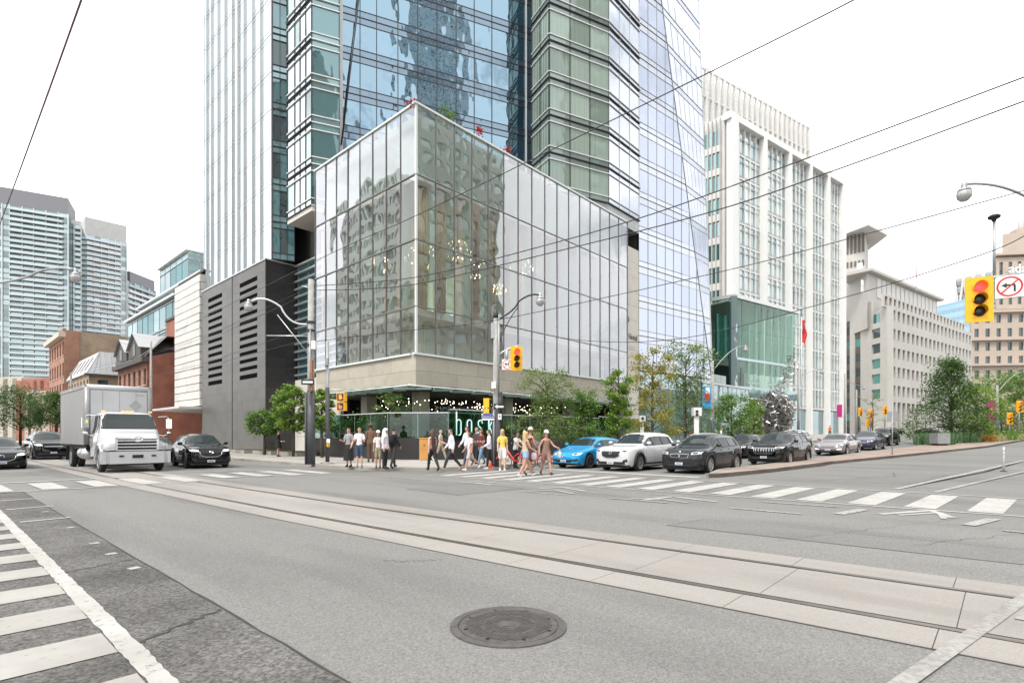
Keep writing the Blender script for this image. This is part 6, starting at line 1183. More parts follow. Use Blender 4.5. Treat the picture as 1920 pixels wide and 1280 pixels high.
def tree(name, label, base, h, crown_w, crown_lo, leafm, n=4200, size=0.16, seed=1, clumps=26, shape='round', group="street trees", lean=0.0, clump_r=0.24, trunk=0.11, droop=0.0):
    rn = random.Random(seed); base = Vector(base); T = thing(name, base, label, "tree", group); top = base + Vector((lean, 0, h)); tr, cr = MB(), MB()
    mid = base.lerp(top, 0.55) + Vector((rn.uniform(-.1, .1), rn.uniform(-.1, .1), 0)); tr.tube([base - Vector((0, 0, 0.05)), base.lerp(mid, 0.5), mid, base.lerp(top, 0.92)], [trunk, trunk * 0.8, trunk * 0.55, trunk * 0.12], 8)
    for k in range(clumps):
        f = (k + rn.random()) / clumps; z = crown_lo + (h - crown_lo) * f
        if shape == 'round': w = crown_w * math.sqrt(max(0.04, 1 - (2 * f - 0.9) ** 2 / 1.25))
        elif shape == 'cone': w = crown_w * (1.06 - f) ** 0.8
        else: w = crown_w * (0.75 + 0.25 * math.sin(f * 9)) * math.sqrt(max(0.05, 1 - (f - 0.35) ** 2 * 1.6))
        a = k * 2.39996 + rn.uniform(-.4, .4); rr = w * math.sqrt(rn.uniform(0.12, 1.0)); c = base + Vector((lean * z / h + rr * math.cos(a), rr * math.sin(a), z - droop * rr))
        s = base.lerp(top, max(0.18, (z - 0.25 * rr) / h * 0.9)); tr.tube([s, s.lerp(c, 0.5) + Vector((0, 0, 0.12 * rr)), c], [trunk * 0.32, trunk * 0.18, trunk * 0.06], 5)
        leaves(rn, c, crown_w * clump_r * rn.uniform(0.8, 1.35), int(n * 1.3) // clumps, size * 0.74, 0.62, cr)
    tr.build("trunk", "bark", T, smooth=True); cr.build("crown", leafm, T, kind="stuff"); return T
def tr_at(px, d, ytop, ylo, wpx, label, leafm, **k):
    u, v = at(px, d); g = gz(u) + SWH; h = EYE + (HOR - ytop) * d / FPX - g; lo = EYE + (HOR - ylo) * d / FPX - g; return tree("street_tree", label, (u, v, g), h, wpx / 2 * d / FPX, max(0.5, lo), leafm, **k)
tr_at(496, 39, 772, 812, 64, "dark leaved small tree against the dark stone block", "leaf_green", seed=11, n=2600, size=0.15)
tr_at(550, 36, 724, 806, 66, "light green tree left of the tall utility pole", "leaf_light", seed=12, n=4200)
tr_at(604, 34, 732, 806, 50, "light green tree behind the pedestrian signal pole", "leaf_light", seed=13, n=3200)
tr_at(735, 33.5, 738, 790, 62, "sparse yellow green tree behind the terrace glass", "leaf_locust", seed=14, n=1500, size=0.12, clumps=20)
tr_at(1024, 30.5, 694, 828, 128, "feathery honey locust beside the corner pole", "leaf_locust", seed=15, n=5200, size=0.105, clumps=46, clump_r=0.2, shape='wild')
tr_at(1092, 31.5, 732, 828, 84, "green locust behind the blue hatchback", "leaf_green", seed=16, n=3200, size=0.12, clumps=28, shape='wild')
tr_at(1160, 33, 700, 826, 66, "upright light green tree behind the white car", "leaf_light", seed=17, n=4300, size=0.14, shape='wild')
tr_at(1224, 36, 660, 818, 118, "tree turning yellow in front of the stone pier", "leaf_yellow", seed=18, n=4300, size=0.14, clumps=34, shape='wild', clump_r=0.2)
tr_at(1286, 40, 646, 818, 116, "tall green tree right of the yellow one", "leaf_locust", seed=19, n=5200, size=0.15, clumps=36, shape='wild')
tr_at(1372, 56, 742, 815, 90, "leafy tree in front of the low glass wing", "leaf_green", seed=20, n=4200, size=0.2)
tr_at(1414, 62, 752, 815, 38, "narrow light tree beside the metal sculpture", "leaf_light", seed=21, n=1800, size=0.2)
tr_at(1636, 92, 735, 800, 42, "sparse small tree by the distant crossing", "leaf_locust", seed=22, n=420, size=0.2, clumps=14)
tr_at(1784, 54, 676, 828, 138, "big dark pine-like tree on the planted median", "leaf_dark", seed=23, n=9500, size=0.19, clumps=60, shape='cone', group="median trees", clump_r=0.2, trunk=0.16)
tr_at(1832, 57, 722, 826, 74, "lime green young tree beside the dark median tree", "leaf_lime", seed=24, n=3600, size=0.18, group="median trees")
tr_at(1878, 82, 702, 815, 120, "rounded green tree further up the median", "leaf_green", seed=25, n=5200, size=0.26, group="median trees")
tr_at(1925, 72, 700, 815, 90, "green tree at the right edge of the median", "leaf_green", seed=26, n=4200, size=0.24, group="median trees")
tr_at(38, 78, 732, 800, 130, "broad dark street tree at the left edge", "leaf_dark", seed=27, n=6500, size=0.24, trunk=0.2); tr_at(106, 70, 738, 796, 84, "dark street tree with bent limbs behind the truck", "leaf_dark", seed=28, n=4200, size=0.22, trunk=0.2)
p = at(834, 38.5); tree("roof_shrub", "small green tree on the podium roof terrace", (p[0], p[1], ZR[3] + 0.3), zat(203, *p) - ZR[3] - 0.3, 0.75, 2.2, "leaf_green", n=900, size=0.13, seed=30, group="roof planting", clumps=12, clump_r=0.4)
for px, py, d, lb in ((898, 246, 40, "small red roof ornament plant left"), (950, 283, 43, "red leaved roof plant on the podium edge"), (778, 193, 34.2, "red tuft at the podium corner")):
    c = at(px, d, py); mb = MB(); leaves(random.Random(px), c, 0.3, 40, 0.16, 0.7, mb); mb.tube([c - Vector((0, 0, 0.9)), c], 0.02, 4); o = mb.build("roof_plant", "sign_red", None); tag(o, lb, "plant", "roof plants")
# hedge behind the terrace glass, shrub by shrub
for i in range(13):
    f = i / 12; 
    if i < 5: u, v = 19.4, 34.5 - i * 1.8
    else: u, v = 21.8 + (i - 5) * 2.6, 25.0
    mb = MB(); rn = random.Random(60 + i); c = Vector((u, v, gz(u) + 1.5 + rn.uniform(-.1, .3)))
    leaves(rn, c, 0.85, 700, 0.12, 1.0, mb); leaves(rn, c + Vector((rn.uniform(-.6, .6), rn.uniform(-.3, .3), 0.5)), 0.5, 300, 0.12, 1.0, mb); mb.tube([(u, v, SWH), c], 0.05, 5)
    o = mb.build("terrace_shrub", "leaf_dark" if i % 3 else "leaf_green", None); tag(o, ("dark leafy shrub", "green leafy shrub")[i % 3 == 0] + " behind the terrace glass, " + ("first", "second", "third", "fourth", "fifth")[i] + " from its left end" if i < 5 else ("dark leafy shrub", "green leafy shrub")[i % 3 == 0] + " behind the avenue terrace glass, " + ("first", "second", "third", "fourth", "fifth", "sixth", "seventh", "eighth")[i - 5] + " from the sign", "shrub", "terrace shrubs")
# median beds
MBED = []
rn = random.Random(81)
bed_pts = [(1752, 836), (1775, 833), (1800, 832), (1826, 830), (1850, 829), (1872, 827), (1895, 825.5), (1920, 825), (1790, 829), (1815, 827), (1842, 825.5)]
bl = ("blue green grass clump nearest the grey cabinet", "tall grass clump behind the cabinet", "bushy grass clump in the median bed", "orange flowering clump in the median bed", "pale flowering clump in the median bed", "green clump beside the median lamp", "pale flowering clump right of the median lamp", "green clump at the right edge of the bed", "shadowed clump under the dark median tree", "leafy clump under the lime green tree", "yellow orange clump further back in the bed")
for (px, py), lb, m in zip(bed_pts, bl, ("grass_blue", "grass_blue", "grass_blue", "flower_orange", "flower_pale", "leaf_green", "flower_pale", "leaf_green", "leaf_dark", "leaf_green", "flower_orange")):
    p = gs(px, py); mb = MB(); h = 0.9 if 'flower' not in m else 0.6; w = 1.5
    for k in range(420):
        a = rn.uniform(0, 6.28); r = w * math.sqrt(rn.random()); q = p + Vector((r * math.cos(a) * 1.3, r * math.sin(a), 0.1)); t = q + Vector((rn.gauss(0, .18), rn.gauss(0, .18), h * rn.uniform(0.5, 1.25))); s = Vector((rn.gauss(0, 1), rn.gauss(0, 1), 0)).normalized() * 0.045; mb.add([q - s, q + s, t + s * .5, t - s * .5], [(0, 1, 2, 3)])
    leaves(rn, p + Vector((0, 0, h * 0.7)), w, 420, 0.1, 0.35, mb); o = mb.build("bed_plant", m, None); tag(o, lb, "plant", "median bed plants")
# raised planters by the dark block
for v, L_ in ((45.2, 3.4), (40.3, 3.2), (36.2, 2.8)): o = thing("concrete_planter", (17.6, v, SWH), {45.2: "low concrete planter kerb nearest the dark block", 40.3: "low concrete planter kerb under the light tree", 36.2: "low concrete planter kerb by the terrace wall end"}[v], "planter", "tree planters"); box("planter_rim", "kerb_concrete", (17.6, v, SWH + 0.14), (1.8, L_, 0.28), o); box("planter_soil", "soil", (17.6, v, SWH + 0.285), (1.6, L_ - 0.2, 0.02), o)
# metal sculpture: a tangle of bright bent steel shards
plain("steel_shard", (0.40, 0.385, 0.37), 0.32, 0.85)
rn = random.Random(99); c0 = at(1452, 66, 778); sc = thing("steel_sculpture", (c0.x, c0.y, gz(c0.x) + SWH), "tangled mirror steel sculpture like a rising bird before the pavilion", "sculpture"); mb = MB()
def shard(mb, p, L_, w, rn):
    a = Vector((rn.gauss(0, 1), rn.gauss(0, 1), rn.gauss(0, 0.8))).normalized(); b = a.cross(Vector((rn.gauss(0, 1), rn.gauss(0, 1), rn.gauss(0, 1)))).normalized(); cc = a.cross(b); pts = []
    for k in range(5): f = k / 4 - 0.5; pts.append(p + a * L_ * f + cc * L_ * 0.35 * (0.25 - f * f)); 
    ws = [w * x for x in (0.15, 0.8, 1.0, 0.7, 0.1)]; v = [q + b * s * x for q, x in zip(pts, ws) for s in (-1, 1)]; mb.add(v, [(2 * i, 2 * i + 1, 2 * i + 3, 2 * i + 2) for i in range(4)])
for k in range(1500):
    while True:
        p = Vector((rn.uniform(-1, 1), rn.uniform(-1, 1), rn.uniform(-1, 1)))
        if p.length < 1: break
    shard(mb, c0 + Vector((p.x * 2.5, p.y * 2.2, p.z * 2.9)), rn.uniform(0.5, 1.3), rn.uniform(0.05, 0.14), rn)
for k in range(120):
    f = rn.random(); p = at(1462 + 26 * f, 66 + f * 3, 740 - 70 * f) + Vector((rn.gauss(0, .5), rn.gauss(0, .5), rn.gauss(0, .5))); shard(mb, p, rn.uniform(0.4, 0.9), 0.08, rn)
mb.build("shards", "steel_shard", sc, kind="stuff"); tube_obj("stem", "steel_mirror", [(c0.x, c0.y, gz(c0.x)), c0, at(1475, 68, 700)], [0.6, 0.3, 0.15], sc, 8)
fl = thing("flag", at(1504, 74, 620), "red flag hanging limp beside the glass pavilion", "flag"); p = at(1503, 74, 598); v = []
for i in range(9):
    for j_ in range(5): v.append((p.x + 0.14 * j_ + 0.12 * math.sin(i * 1.1 + j_), p.y - 0.1 * j_ + 0.15 * math.cos(i * 0.9 + j_ * 1.3), p.z - i * 0.40 - 0.08 * j_))
mesh("cloth", "sign_red", v, [(i * 5 + j_, i * 5 + j_ + 1, i * 5 + j_ + 6, i * 5 + j_ + 5) for i in range(8) for j_ in range(4)], fl, smooth=True); tube_obj("staff", "alu_white", [p + Vector((0, 0, 0.3)), Vector((p.x, p.y, gz(p.x)))], 0.06, fl, 6)
# ================================================================== VEHICLES
def car_paint(name, c, metal=0.35, rough=0.32):
    m, n, l, b = _new(name); setp(b, Base_Color=c4(c), Metallic=metal * 0.6, Roughness=rough, Coat_Weight=0.7, Specular_IOR_Level=0.25); b.inputs["Coat Roughness"].default_value = 0.03; b.inputs["Coat IOR"].default_value = 1.48; b.inputs["Specular IOR Level"].default_value = 0.0; b.inputs["Coat Weight"].default_value = 1.0
    g = n.new("ShaderNodeTexCoord"); t = n.new("ShaderNodeTexNoise"); t.inputs["Scale"].default_value = 3; t.inputs["Detail"].default_value = 6; l.new(g.outputs["Object"], t.inputs["Vector"]); mr = n.new("ShaderNodeMapRange"); mr.inputs[3].default_value = rough * 0.8; mr.inputs[4].default_value = rough * 1.35; l.new(t.outputs[0], mr.inputs[0]); l.new(mr.outputs[0], b.inputs["Roughness"]); return m
for nm, c, me in (("paint_blue", (0.02, 0.30, 0.62), 0.45), ("paint_white_car", (0.56, 0.565, 0.57), 0.0), ("paint_grey", (0.022, 0.023, 0.027), 0.3), ("paint_black", (0.0015, 0.0015, 0.002), 0.0), ("paint_silver", (0.28, 0.26, 0.27), 0.6), ("paint_purple", (0.045, 0.04, 0.085), 0.5), ("paint_charcoal", (0.004, 0.004, 0.005), 0.2), ("paint_truck", (0.50, 0.50, 0.515), 0.0)): car_paint(nm, c, me)
m, n, l, b = _new("car_glass"); setp(b, Base_Color=(0.022, 0.03, 0.03, 1), Roughness=0.01, Specular_IOR_Level=0.5, Coat_Weight=0.0); b.inputs["Coat Roughness"].default_value = 0.02
plain("trim_black", (0.012, 0.012, 0.013), 0.6); plain("tyre", (0.018, 0.018, 0.018), 0.85, bump=0.3, bscale=60, vary=0.2, scale=8); plain("rim_silver", (0.42, 0.42, 0.43), 0.3, 0.8); plain("rim_dark", (0.05, 0.05, 0.052), 0.4, 0.6)
plain("headlamp", (0.72, 0.74, 0.76), 0.12, 0.2, coat=1.0); plain("headlamp_lit", (0.9, 0.9, 0.9), 0.1, emit=(1, 0.97, 0.9), es=2.5); plain("indicator_amber", (0.8, 0.3, 0.03), 0.3, emit=(1, 0.5, 0.1), es=0.6); plain("tail_red", (0.4, 0.01, 0.01), 0.25); plain("plate_white", (0.6, 0.62, 0.66), 0.5); plain("cargo_alu", (0.27, 0.265, 0.265), 0.42, 0.35, vary=0.1, scale=1.5, stretch=(3, 3, 0.3)); plain("cargo_front", (0.47, 0.475, 0.49), 0.4, 0.0, vary=0.05, scale=1.5)
def interp(keys, x):
    for (a, va), (b, vb) in zip(keys, keys[1:]):
        if x <= b: t = 0 if b == a else max(0, (x - a) / (b - a)); return va + (vb - va) * t
    return keys[-1][1]
def smooth_list(v, k=2):
    for _ in range(k): v = [v[0]] + [(v[i - 1] + 2 * v[i] + v[i + 1]) / 4 for i in range(1, len(v) - 1)] + [v[-1]]
    return v
STYLE = {
 'suv': dict(L=4.55, W=1.84, H=1.68, wr=0.36, fa=0.20, ra=0.80,
   zt=[(0, .45), (.012, .52), (.03, .585), (.10, .625), (.25, .655), (.295, .68), (.43, .955), (.50, .988), (.62, 1.0), (.80, .985), (.89, .95), (.955, .72), (.985, .60), (1, .48)],
   zs=[(0, .43), (.02, .53), (.10, .585), (.27, .62), (.5, .635), (.8, .665), (.93, .67), (.985, .58), (1, .46)],
   w=[(0, .60), (.015, .80), (.04, .92), (.12, .985), (.5, 1.0), (.88, .99), (.96, .92), (1, .78)], wt=[(0, .45), (.04, .70), (.12, .80), (.28, .82), (.43, .655), (.6, .68), (.88, .66), (.95, .70), (1, .6)],
   win=[(.30, .455, .60), (.465, .635, 1), (.645, .80, .92)], wsz=(.685, .945), clad=True),
 'hatch': dict(L=4.45, W=1.78, H=1.47, wr=0.32, fa=0.205, ra=0.80,
   zt=[(0, .36), (.012, .42), (.03, .50), (.10, .575), (.24, .66), (.275, .69), (.43, .965), (.52, 1.0), (.64, .995), (.80, .95), (.88, .90), (.955, .73), (.985, .62), (1, .5)],
   zs=[(0, .35), (.02, .45), (.10, .545), (.27, .635), (.5, .665), (.8, .70), (.93, .70), (.985, .60), (1, .48)],
   w=[(0, .55), (.015, .76), (.04, .90), (.12, .98), (.5, 1.0), (.88, .99), (.96, .90), (1, .75)], wt=[(0, .4), (.04, .66), (.12, .78), (.27, .82), (.43, .66), (.6, .68), (.88, .65), (.95, .68), (1, .55)],
   win=[(.285, .455, .60), (.465, .635, 1), (.645, .78, .9)], wsz=(.70, .955), clad=False),
 'sedan': dict(L=4.80, W=1.85, H=1.46, wr=0.33, fa=0.195, ra=0.785,
   zt=[(0, .38), (.012, .44), (.03, .51), (.10, .58), (.25, .655), (.29, .685), (.43, .965), (.50, .995), (.60, 1.0), (.68, .975), (.84, .76), (.90, .735), (.975, .70), (.99, .6), (1, .5)],
   zs=[(0, .36), (.02, .46), (.10, .55), (.27, .625), (.5, .655), (.8, .69), (.93, .69), (.985, .60), (1, .48)],
   w=[(0, .58), (.015, .78), (.04, .91), (.12, .98), (.5, 1.0), (.88, .985), (.96, .90), (1, .78)], wt=[(0, .42), (.04, .68), (.12, .80), (.28, .82), (.43, .65), (.6, .67), (.70, .64), (.85, .78), (.95, .74), (1, .6)],
   win=[(.30, .455, .60), (.465, .62, 1), (.63, .72, .8)], wsz=(.70, .955), clad=False)}
def patch(par, bvh, poly, axis, name, m, off=0.008, res=0.06, M=None):
    """sheet with the outline poly wrapped on to the body: axis 'f' front, 'b' back, 'l' / 'r' sides"""
    xs, ys = [p[0] for p in poly], [p[1] for p in poly]; x0, x1, y0, y1 = min(xs), max(xs), min(ys), max(ys)
    nx, ny = max(1, math.ceil((x1 - x0) / res)), max(1, math.ceil((y1 - y0) / res)); key, v, f = {}, [], []
    def vid(p):
        k = (round(p[0], 4), round(p[1], 4))
        if k not in key:
            if axis == 'f': o, d = Vector((6, p[0], p[1])), Vector((-1, 0, 0))
            elif axis == 'b': o, d = Vector((-6, p[0], p[1])), Vector((1, 0, 0))
            elif axis == 'l': o, d = Vector((p[0], 4, p[1])), Vector((0, -1, 0))
            elif axis == 't': o, d = Vector((p[0], p[1], 5)), Vector((0, 0, -1))
            else: o, d = Vector((p[0], -4, p[1])), Vector((0, 1, 0))
            h, nrm, _, _ = bvh.ray_cast(o, d)
            if h is None: key[k] = None
            else: key[k] = len(v); v.append(h - d * off)
        return key[k]
    for i in range(nx):
        for j in range(ny):
            q = clip_poly(list(poly), (x0 + (x1 - x0) * i / nx, y0 + (y1 - y0) * j / ny, x0 + (x1 - x0) * (i + 1) / nx, y0 + (y1 - y0) * (j + 1) / ny))
            if len(q) > 2:
                ids = [vid(p) for p in q]; ids = [a for k, a in enumerate(ids) if a is not None and a != ids[k - 1]]
                if len(set(ids)) > 2 and len(set(ids)) == len(ids): f.append(tuple(ids if axis in ('f', 'r', 't') else ids[::-1]))
    if not f: return None
    return mesh(name, m, v, f, par, M=M, smooth=True)
def wheel(par, M, c, r, side, rim, spokes=10):
    R = M @ Matrix.Translation(c) @ Matrix.Rotation(rad(90), 4, 'X') @ Matrix.Diagonal((1, 1, -side, 1)) ; w = 0.11
    ty = MB(); ty.lathe([(r * 0.66, -w), (r * 0.9, -w), (r, -w * 0.72), (r, w * 0.72), (r * 0.9, w), (r * 0.66, w)], (0, 0, 0), 28, cap=False); tw_ = ty.build("wheel", "tyre", par, M=R, smooth=False)
    rm = MB(); rm.lathe([(r * 0.68, w * 0.2), (r * 0.68, w * 1.02), (r * 0.62, w * 0.9), (r * 0.60, w * 0.3)], (0, 0, 0), 28, cap=False); rm.lathe([(r * 0.14, w * 0.3), (r * 0.14, w * 0.88), (r * 0.08, w * 0.95)], (0, 0, 0), 12)
    for k in range(spokes):
        a = 2 * math.pi * k / spokes; ca, sa = math.cos(a), math.sin(a); t = Vector((-sa, ca, 0)); d = Vector((ca, sa, 0)); p0, p1 = d * r * 0.1, d * r * 0.63
        rm.add([p0 - t * .022 + Vector((0, 0, w * .85)), p0 + t * .022 + Vector((0, 0, w * .85)), p1 + t * .03 + Vector((0, 0, w * .75)), p1 - t * .03 + Vector((0, 0, w * .75)), p0 - t * .03 + Vector((0, 0, w * .3)), p0 + t * .03 + Vector((0, 0, w * .3)), p1 + t * .04 + Vector((0, 0, w * .3)), p1 - t * .04 + Vector((0, 0, w * .3))], [(0, 1, 2, 3), (0, 3, 7, 4), (1, 5, 6, 2), (2, 6, 7, 3)])
    rm.build("rim", rim, tw_, M=R); hb = MB(); hb.lathe([(r * 0.6, w * 0.1), (r * 0.6, w * 0.25)], (0, 0, 0), 20); hb.build("brake_disc", "trim_black", tw_, M=R)
def car(label, paint, style, pos, heading, group, name="parked_car", face='mazda', rim="rim_silver", lit=False, scale=1.0, rails=False, sx=1.0, sy=1.0, sz=1.0, drl=False):
    S = STYLE[style]; L, W, H = S['L'] * sx, S['W'] * sy, S['H'] * sz; hw = W / 2; N = 84
    root = thing(name, pos, label, "car", group, rz=heading); M = WM[root].copy()
    xs = [i / N for i in range(N + 1)]; xs = sorted(set([0, .003, .007, .012, .018, .025, .97, .98, .988, .994, .998] + xs)); n = len(xs)
    zt = smooth_list([interp(S['zt'], x) * H for x in xs], 3); zs = smooth_list([min(interp(S['zs'], x) * H, interp(S['zt'], x) * H - 0.01) for x in xs], 3); w = smooth_list([interp(S['w'], x) * hw for x in xs], 3); wt = smooth_list([interp(S['wt'], x) * hw for x in xs], 3)
    sill = 0.205 if style == 'suv' else 0.165; wr = S['wr']; xf, xr = S['fa'] * L, S['ra'] * L
    def zb(x):
        X = x * L; b = sill + (0.09 * max(0, 1 - X / 0.35) + 0.16 * max(0, 1 - (L - X) / 0.5))
        for c in (xf, xr):
            d = abs(X - c); R = wr + 0.075
            if d < R: b = max(b, wr + math.sqrt(R * R - d * d) * 0.97)
        return b
    v, f = [], []
    for i, x in enumerate(xs):
        b = min(zb(x), zs[i] - 0.12); Z, T, ww, tt = zs[i], zt[i], w[i], min(wt[i], w[i] * 0.97); X = L / 2 - x * L; mid = b + 0.5 * (Z - b)
        half = [(ww * 0.90, b), (ww * 0.975, b + 0.05), (ww * 1.0, mid), (ww * 0.99, Z - 0.06), (ww * 0.955, Z), (tt + (ww * 0.955 - tt) * 0.12, Z + (T - Z) * 0.72), (tt * 0.93, Z + (T - Z) * 0.90), (tt * 0.55, Z + (T - Z) * 0.985), (0, T)]
        v += [(X, y, z) for y, z in half] + [(X, -y, z) for y, z in half[-2::-1]]
    k = 17
    for i in range(n - 1):
        for j in range(k - 1): f.append((i * k + j, i * k + j + 1, (i + 1) * k + j + 1, (i + 1) * k + j))
    f.append(tuple(range(k))[::-1]); f.append(tuple((n - 1) * k + j for j in range(k)))
    body = mesh("body", paint, v, f, root, M=M, smooth=True); bvh = BVHTree.FromPolygons([Vector(p) for p in v], f)
    P = lambda poly, ax, nm, m, off=0.008, res=0.06, par=None: patch(par or root, bvh, poly, ax, nm, m, off, res, M)
    fx = lambda q: L / 2 - q * L
    # underside and wheel housings
    ub = MB(); ub.box((0, 0, 0.27), (L * 0.93, W * 0.86, 0.22)); ub.box((L / 2 - xf, 0, wr + 0.18), (wr * 2.3, W * 0.72, 0.6)); ub.box((L / 2 - xr, 0, wr + 0.18), (wr * 2.3, W * 0.72, 0.6)); ub.build("underbody", "trim_black", root, M=M)
    for c in (xf, xr):
        for s in (-1, 1): wheel(root, M, (L / 2 - c, s * (hw - 0.125), wr), wr, s, rim)
    # glazing
    z0, z1 = S['wsz']; yb, yt = interp(S['wt'], .30) * hw * 0.99, interp(S['wt'], .44) * hw * 0.93
    P([(-yb, z0 * H + 0.015), (yb, z0 * H + 0.015), (yt, z1 * H), (-yt, z1 * H)], 'f', "windshield", "car_glass", 0.006)
    rz0, rz1 = (.70, .925) if style == 'suv' else ((.73, .90) if style == 'hatch' else (.77, .95)); P([(-yb * .86, rz0 * H), (yb * .86, rz0 * H), (yt * .93, rz1 * H), (-yt * .93, rz1 * H)], 'b', "rear_window", "car_glass", 0.006)
    for s, ax in ((1, 'l'), (-1, 'r')):
        def rail(q): return interp(S['zs'], q) * H + (interp(S['zt'], q) - interp(S['zs'], q)) * H * 0.66
        def belt(q): return interp(S['zs'], q) * H + 0.035
        a, e = S['win'][0][0], S['win'][-1][1]; qs = [a + (e + 0.05 - a) * t / 12 for t in range(13)]
        P([(fx(q), belt(q) - 0.012) for q in qs] + [(fx(q), max(rail(q) + 0.012, belt(q))) for q in qs[::-1]], ax, "window_surround", "trim_black", 0.004, 0.08)
        for (a, e, fr) in S['win']:
            qs = [a + 0.006 + (e - 0.012 - a) * t / 6 for t in range(7)]; P([(fx(q), belt(q) + 0.006) for q in qs] + [(fx(q), max(rail(q) - 0.006, belt(q) + 0.008)) for q in qs[::-1]], ax, "side_window", "car_glass", 0.010, 0.08)
        # door seams, handles, sill trim
        for q in (0.315, 0.47, 0.655): P([(fx(q), sill + 0.12), (fx(q) + 0.014, sill + 0.12), (fx(q) + 0.014, belt(q) - 0.02), (fx(q), belt(q) - 0.02)], ax, "door_seam", "trim_black", 0.003, 0.2)
        for q in (0.455, 0.635): P([(fx(q) - 0.02, belt(q) - 0.12), (fx(q) + 0.18, belt(q) - 0.12), (fx(q) + 0.18, belt(q) - 0.085), (fx(q) - 0.02, belt(q) - 0.085)], ax, "door_handle", paint if not rails else "alu", 0.03, 0.1)
        if S['clad']: P([(fx(q), sill + 0.005) for q in (.28, .72)] + [(fx(q), sill + 0.15) for q in (.72, .28)], ax, "sill_trim", "trim_black", 0.006, 0.12)
        # mirror
        mx, mz = fx(0.33), belt(0.33) + 0.11; mb_ = MB(); mb_.lathe([(0.02, -0.09), (0.085, -0.06), (0.11, 0.0), (0.09, 0.06), (0.02, 0.085)], (0, 0, 0), 10, M=Matrix.Translation((mx, s * (hw + 0.06), mz)) @ Matrix.Diagonal((0.55, 1.05, 0.85, 1))); mo = mb_.build("side_mirror", paint, root, M=M, smooth=True)
        MB().tube([(mx + 0.02, s * hw * 0.9, mz - 0.08), (mx, s * (hw + 0.04), mz - 0.04)], 0.025, 6).build("mirror_arm", "trim_black", mo, M=M)
        # headlamp and fog recess, tail lamp
        hz = 0.455 * H if style != 'suv' else 0.515 * H
        P([(s * hw * 0.52, hz - 0.055), (s * hw * 0.90, hz - 0.03), (s * hw * 0.93, hz + 0.07), (s * hw * 0.55, hz + 0.035)][::1 if s > 0 else -1], 'f', "headlight", "headlamp", 0.012, 0.05)
        P([(s * hw * 0.60, hz - 0.025), (s * hw * 0.80, hz - 0.015), (s * hw * 0.80, hz + 0.04), (s * hw * 0.60, hz + 0.025)][::1 if s > 0 else -1], 'f', "headlight_lens", "headlamp_lit" if lit else "trim_black", 0.018, 0.05)
        if face != 'plain':
            P([(s * hw * 0.60, 0.20 * H + .03), (s * hw * 0.84, 0.23 * H + .03), (s * hw * 0.82, 0.32 * H), (s * hw * 0.66, 0.29 * H)][::1 if s > 0 else -1], 'f', "fog_recess", "trim_black", 0.010, 0.05)
        if drl: P([(s * hw * 0.58, 0.26 * H), (s * hw * 0.84, 0.28 * H), (s * hw * 0.84, 0.30 * H), (s * hw * 0.58, 0.275 * H)][::1 if s > 0 else -1], 'f', "running_light", "headlamp_lit", 0.016, 0.05)
        P([(s * hw * 0.55, 0.55 * H), (s * hw * 0.92, 0.55 * H), (s * hw * 0.92, 0.62 * H), (s * hw * 0.6, 0.62 * H)][::1 if s > 0 else -1], 'b', "tail_light", "tail_red", 0.01, 0.06)
    # nose
    gz_ = 0.40 * H if style != 'suv' else 0.455 * H
    if face == 'mazda':
        gp_ = [(-hw * .50, gz_ + .09), (-hw * .44, gz_ - .12), (-hw * .24, gz_ - .19), (hw * .24, gz_ - .19), (hw * .44, gz_ - .12), (hw * .50, gz_ + .09)]; g = P(gp_, 'f', "grille", "trim_black", 0.010)
        P([(-hw * .52, gz_ + .05), (-hw * .455, gz_ - .13), (-hw * .24, gz_ - .21), (hw * .24, gz_ - .21), (hw * .455, gz_ - .13), (hw * .52, gz_ + .05), (hw * .495, gz_ + .05), (hw * .435, gz_ - .115), (hw * .235, gz_ - .185), (-hw * .235, gz_ - .185), (-hw * .435, gz_ - .115), (-hw * .495, gz_ + .05)], 'f', "grille_trim", "chrome", 0.016)
    elif face == 'kidney':
        for s in (-1, 1): P([(s * .02, gz_ - .09), (s * hw * .38, gz_ - .08), (s * hw * .43, gz_ + .06), (s * .02, gz_ + .08)][::1 if s > 0 else -1], 'f', "grille_frame", "chrome", 0.010); P([(s * .032, gz_ - .08), (s * hw * .37, gz_ - .07), (s * hw * .415, gz_ + .05), (s * .032, gz_ + .07)][::1 if s > 0 else -1], 'f', "grille", "trim_black", 0.016)
    elif face == 'bars':
        oc = [(-hw * .50, gz_ + .10), (-hw * .52, gz_ - .10), (-hw * .40, gz_ - .24), (hw * .40, gz_ - .24), (hw * .52, gz_ - .10), (hw * .50, gz_ + .10)]; P(oc, 'f', "grille_frame", "chrome", 0.010); P([(a * .955, gz_ - .07 + (b_ - gz_ + .07) * .92) for a, b_ in oc], 'f', "grille", "trim_black", 0.016)
        for k_ in range(7): y = (-0.40 + k_ * 0.1333) * hw; P([(y - .012, gz_ - .20), (y + .012, gz_ - .20), (y + .012, gz_ + .07), (y - .012, gz_ + .07)], 'f', "grille_bar", "chrome", 0.022)
    elif face == 'smile': P([(-hw * .70, 0.30 * H), (-hw * .45, 0.20 * H), (hw * .45, 0.20 * H), (hw * .70, 0.30 * H), (hw * .3, 0.275 * H), (-hw * .3, 0.275 * H)], 'f', "grille", "trim_black", 0.010)
    else:
        P([(-hw * .50, gz_ + .05), (-hw * .36, gz_ - .07), (hw * .36, gz_ - .07), (hw * .50, gz_ + .05)], 'f', "grille", "trim_black", 0.010)
        for k_ in range(3): P([(-hw * .44, gz_ - .035 + k_ * .03), (hw * .44, gz_ - .035 + k_ * .03), (hw * .45, gz_ - .025 + k_ * .03), (-hw * .45, gz_ - .025 + k_ * .03)], 'f', "grille_bar", "chrome", 0.016)
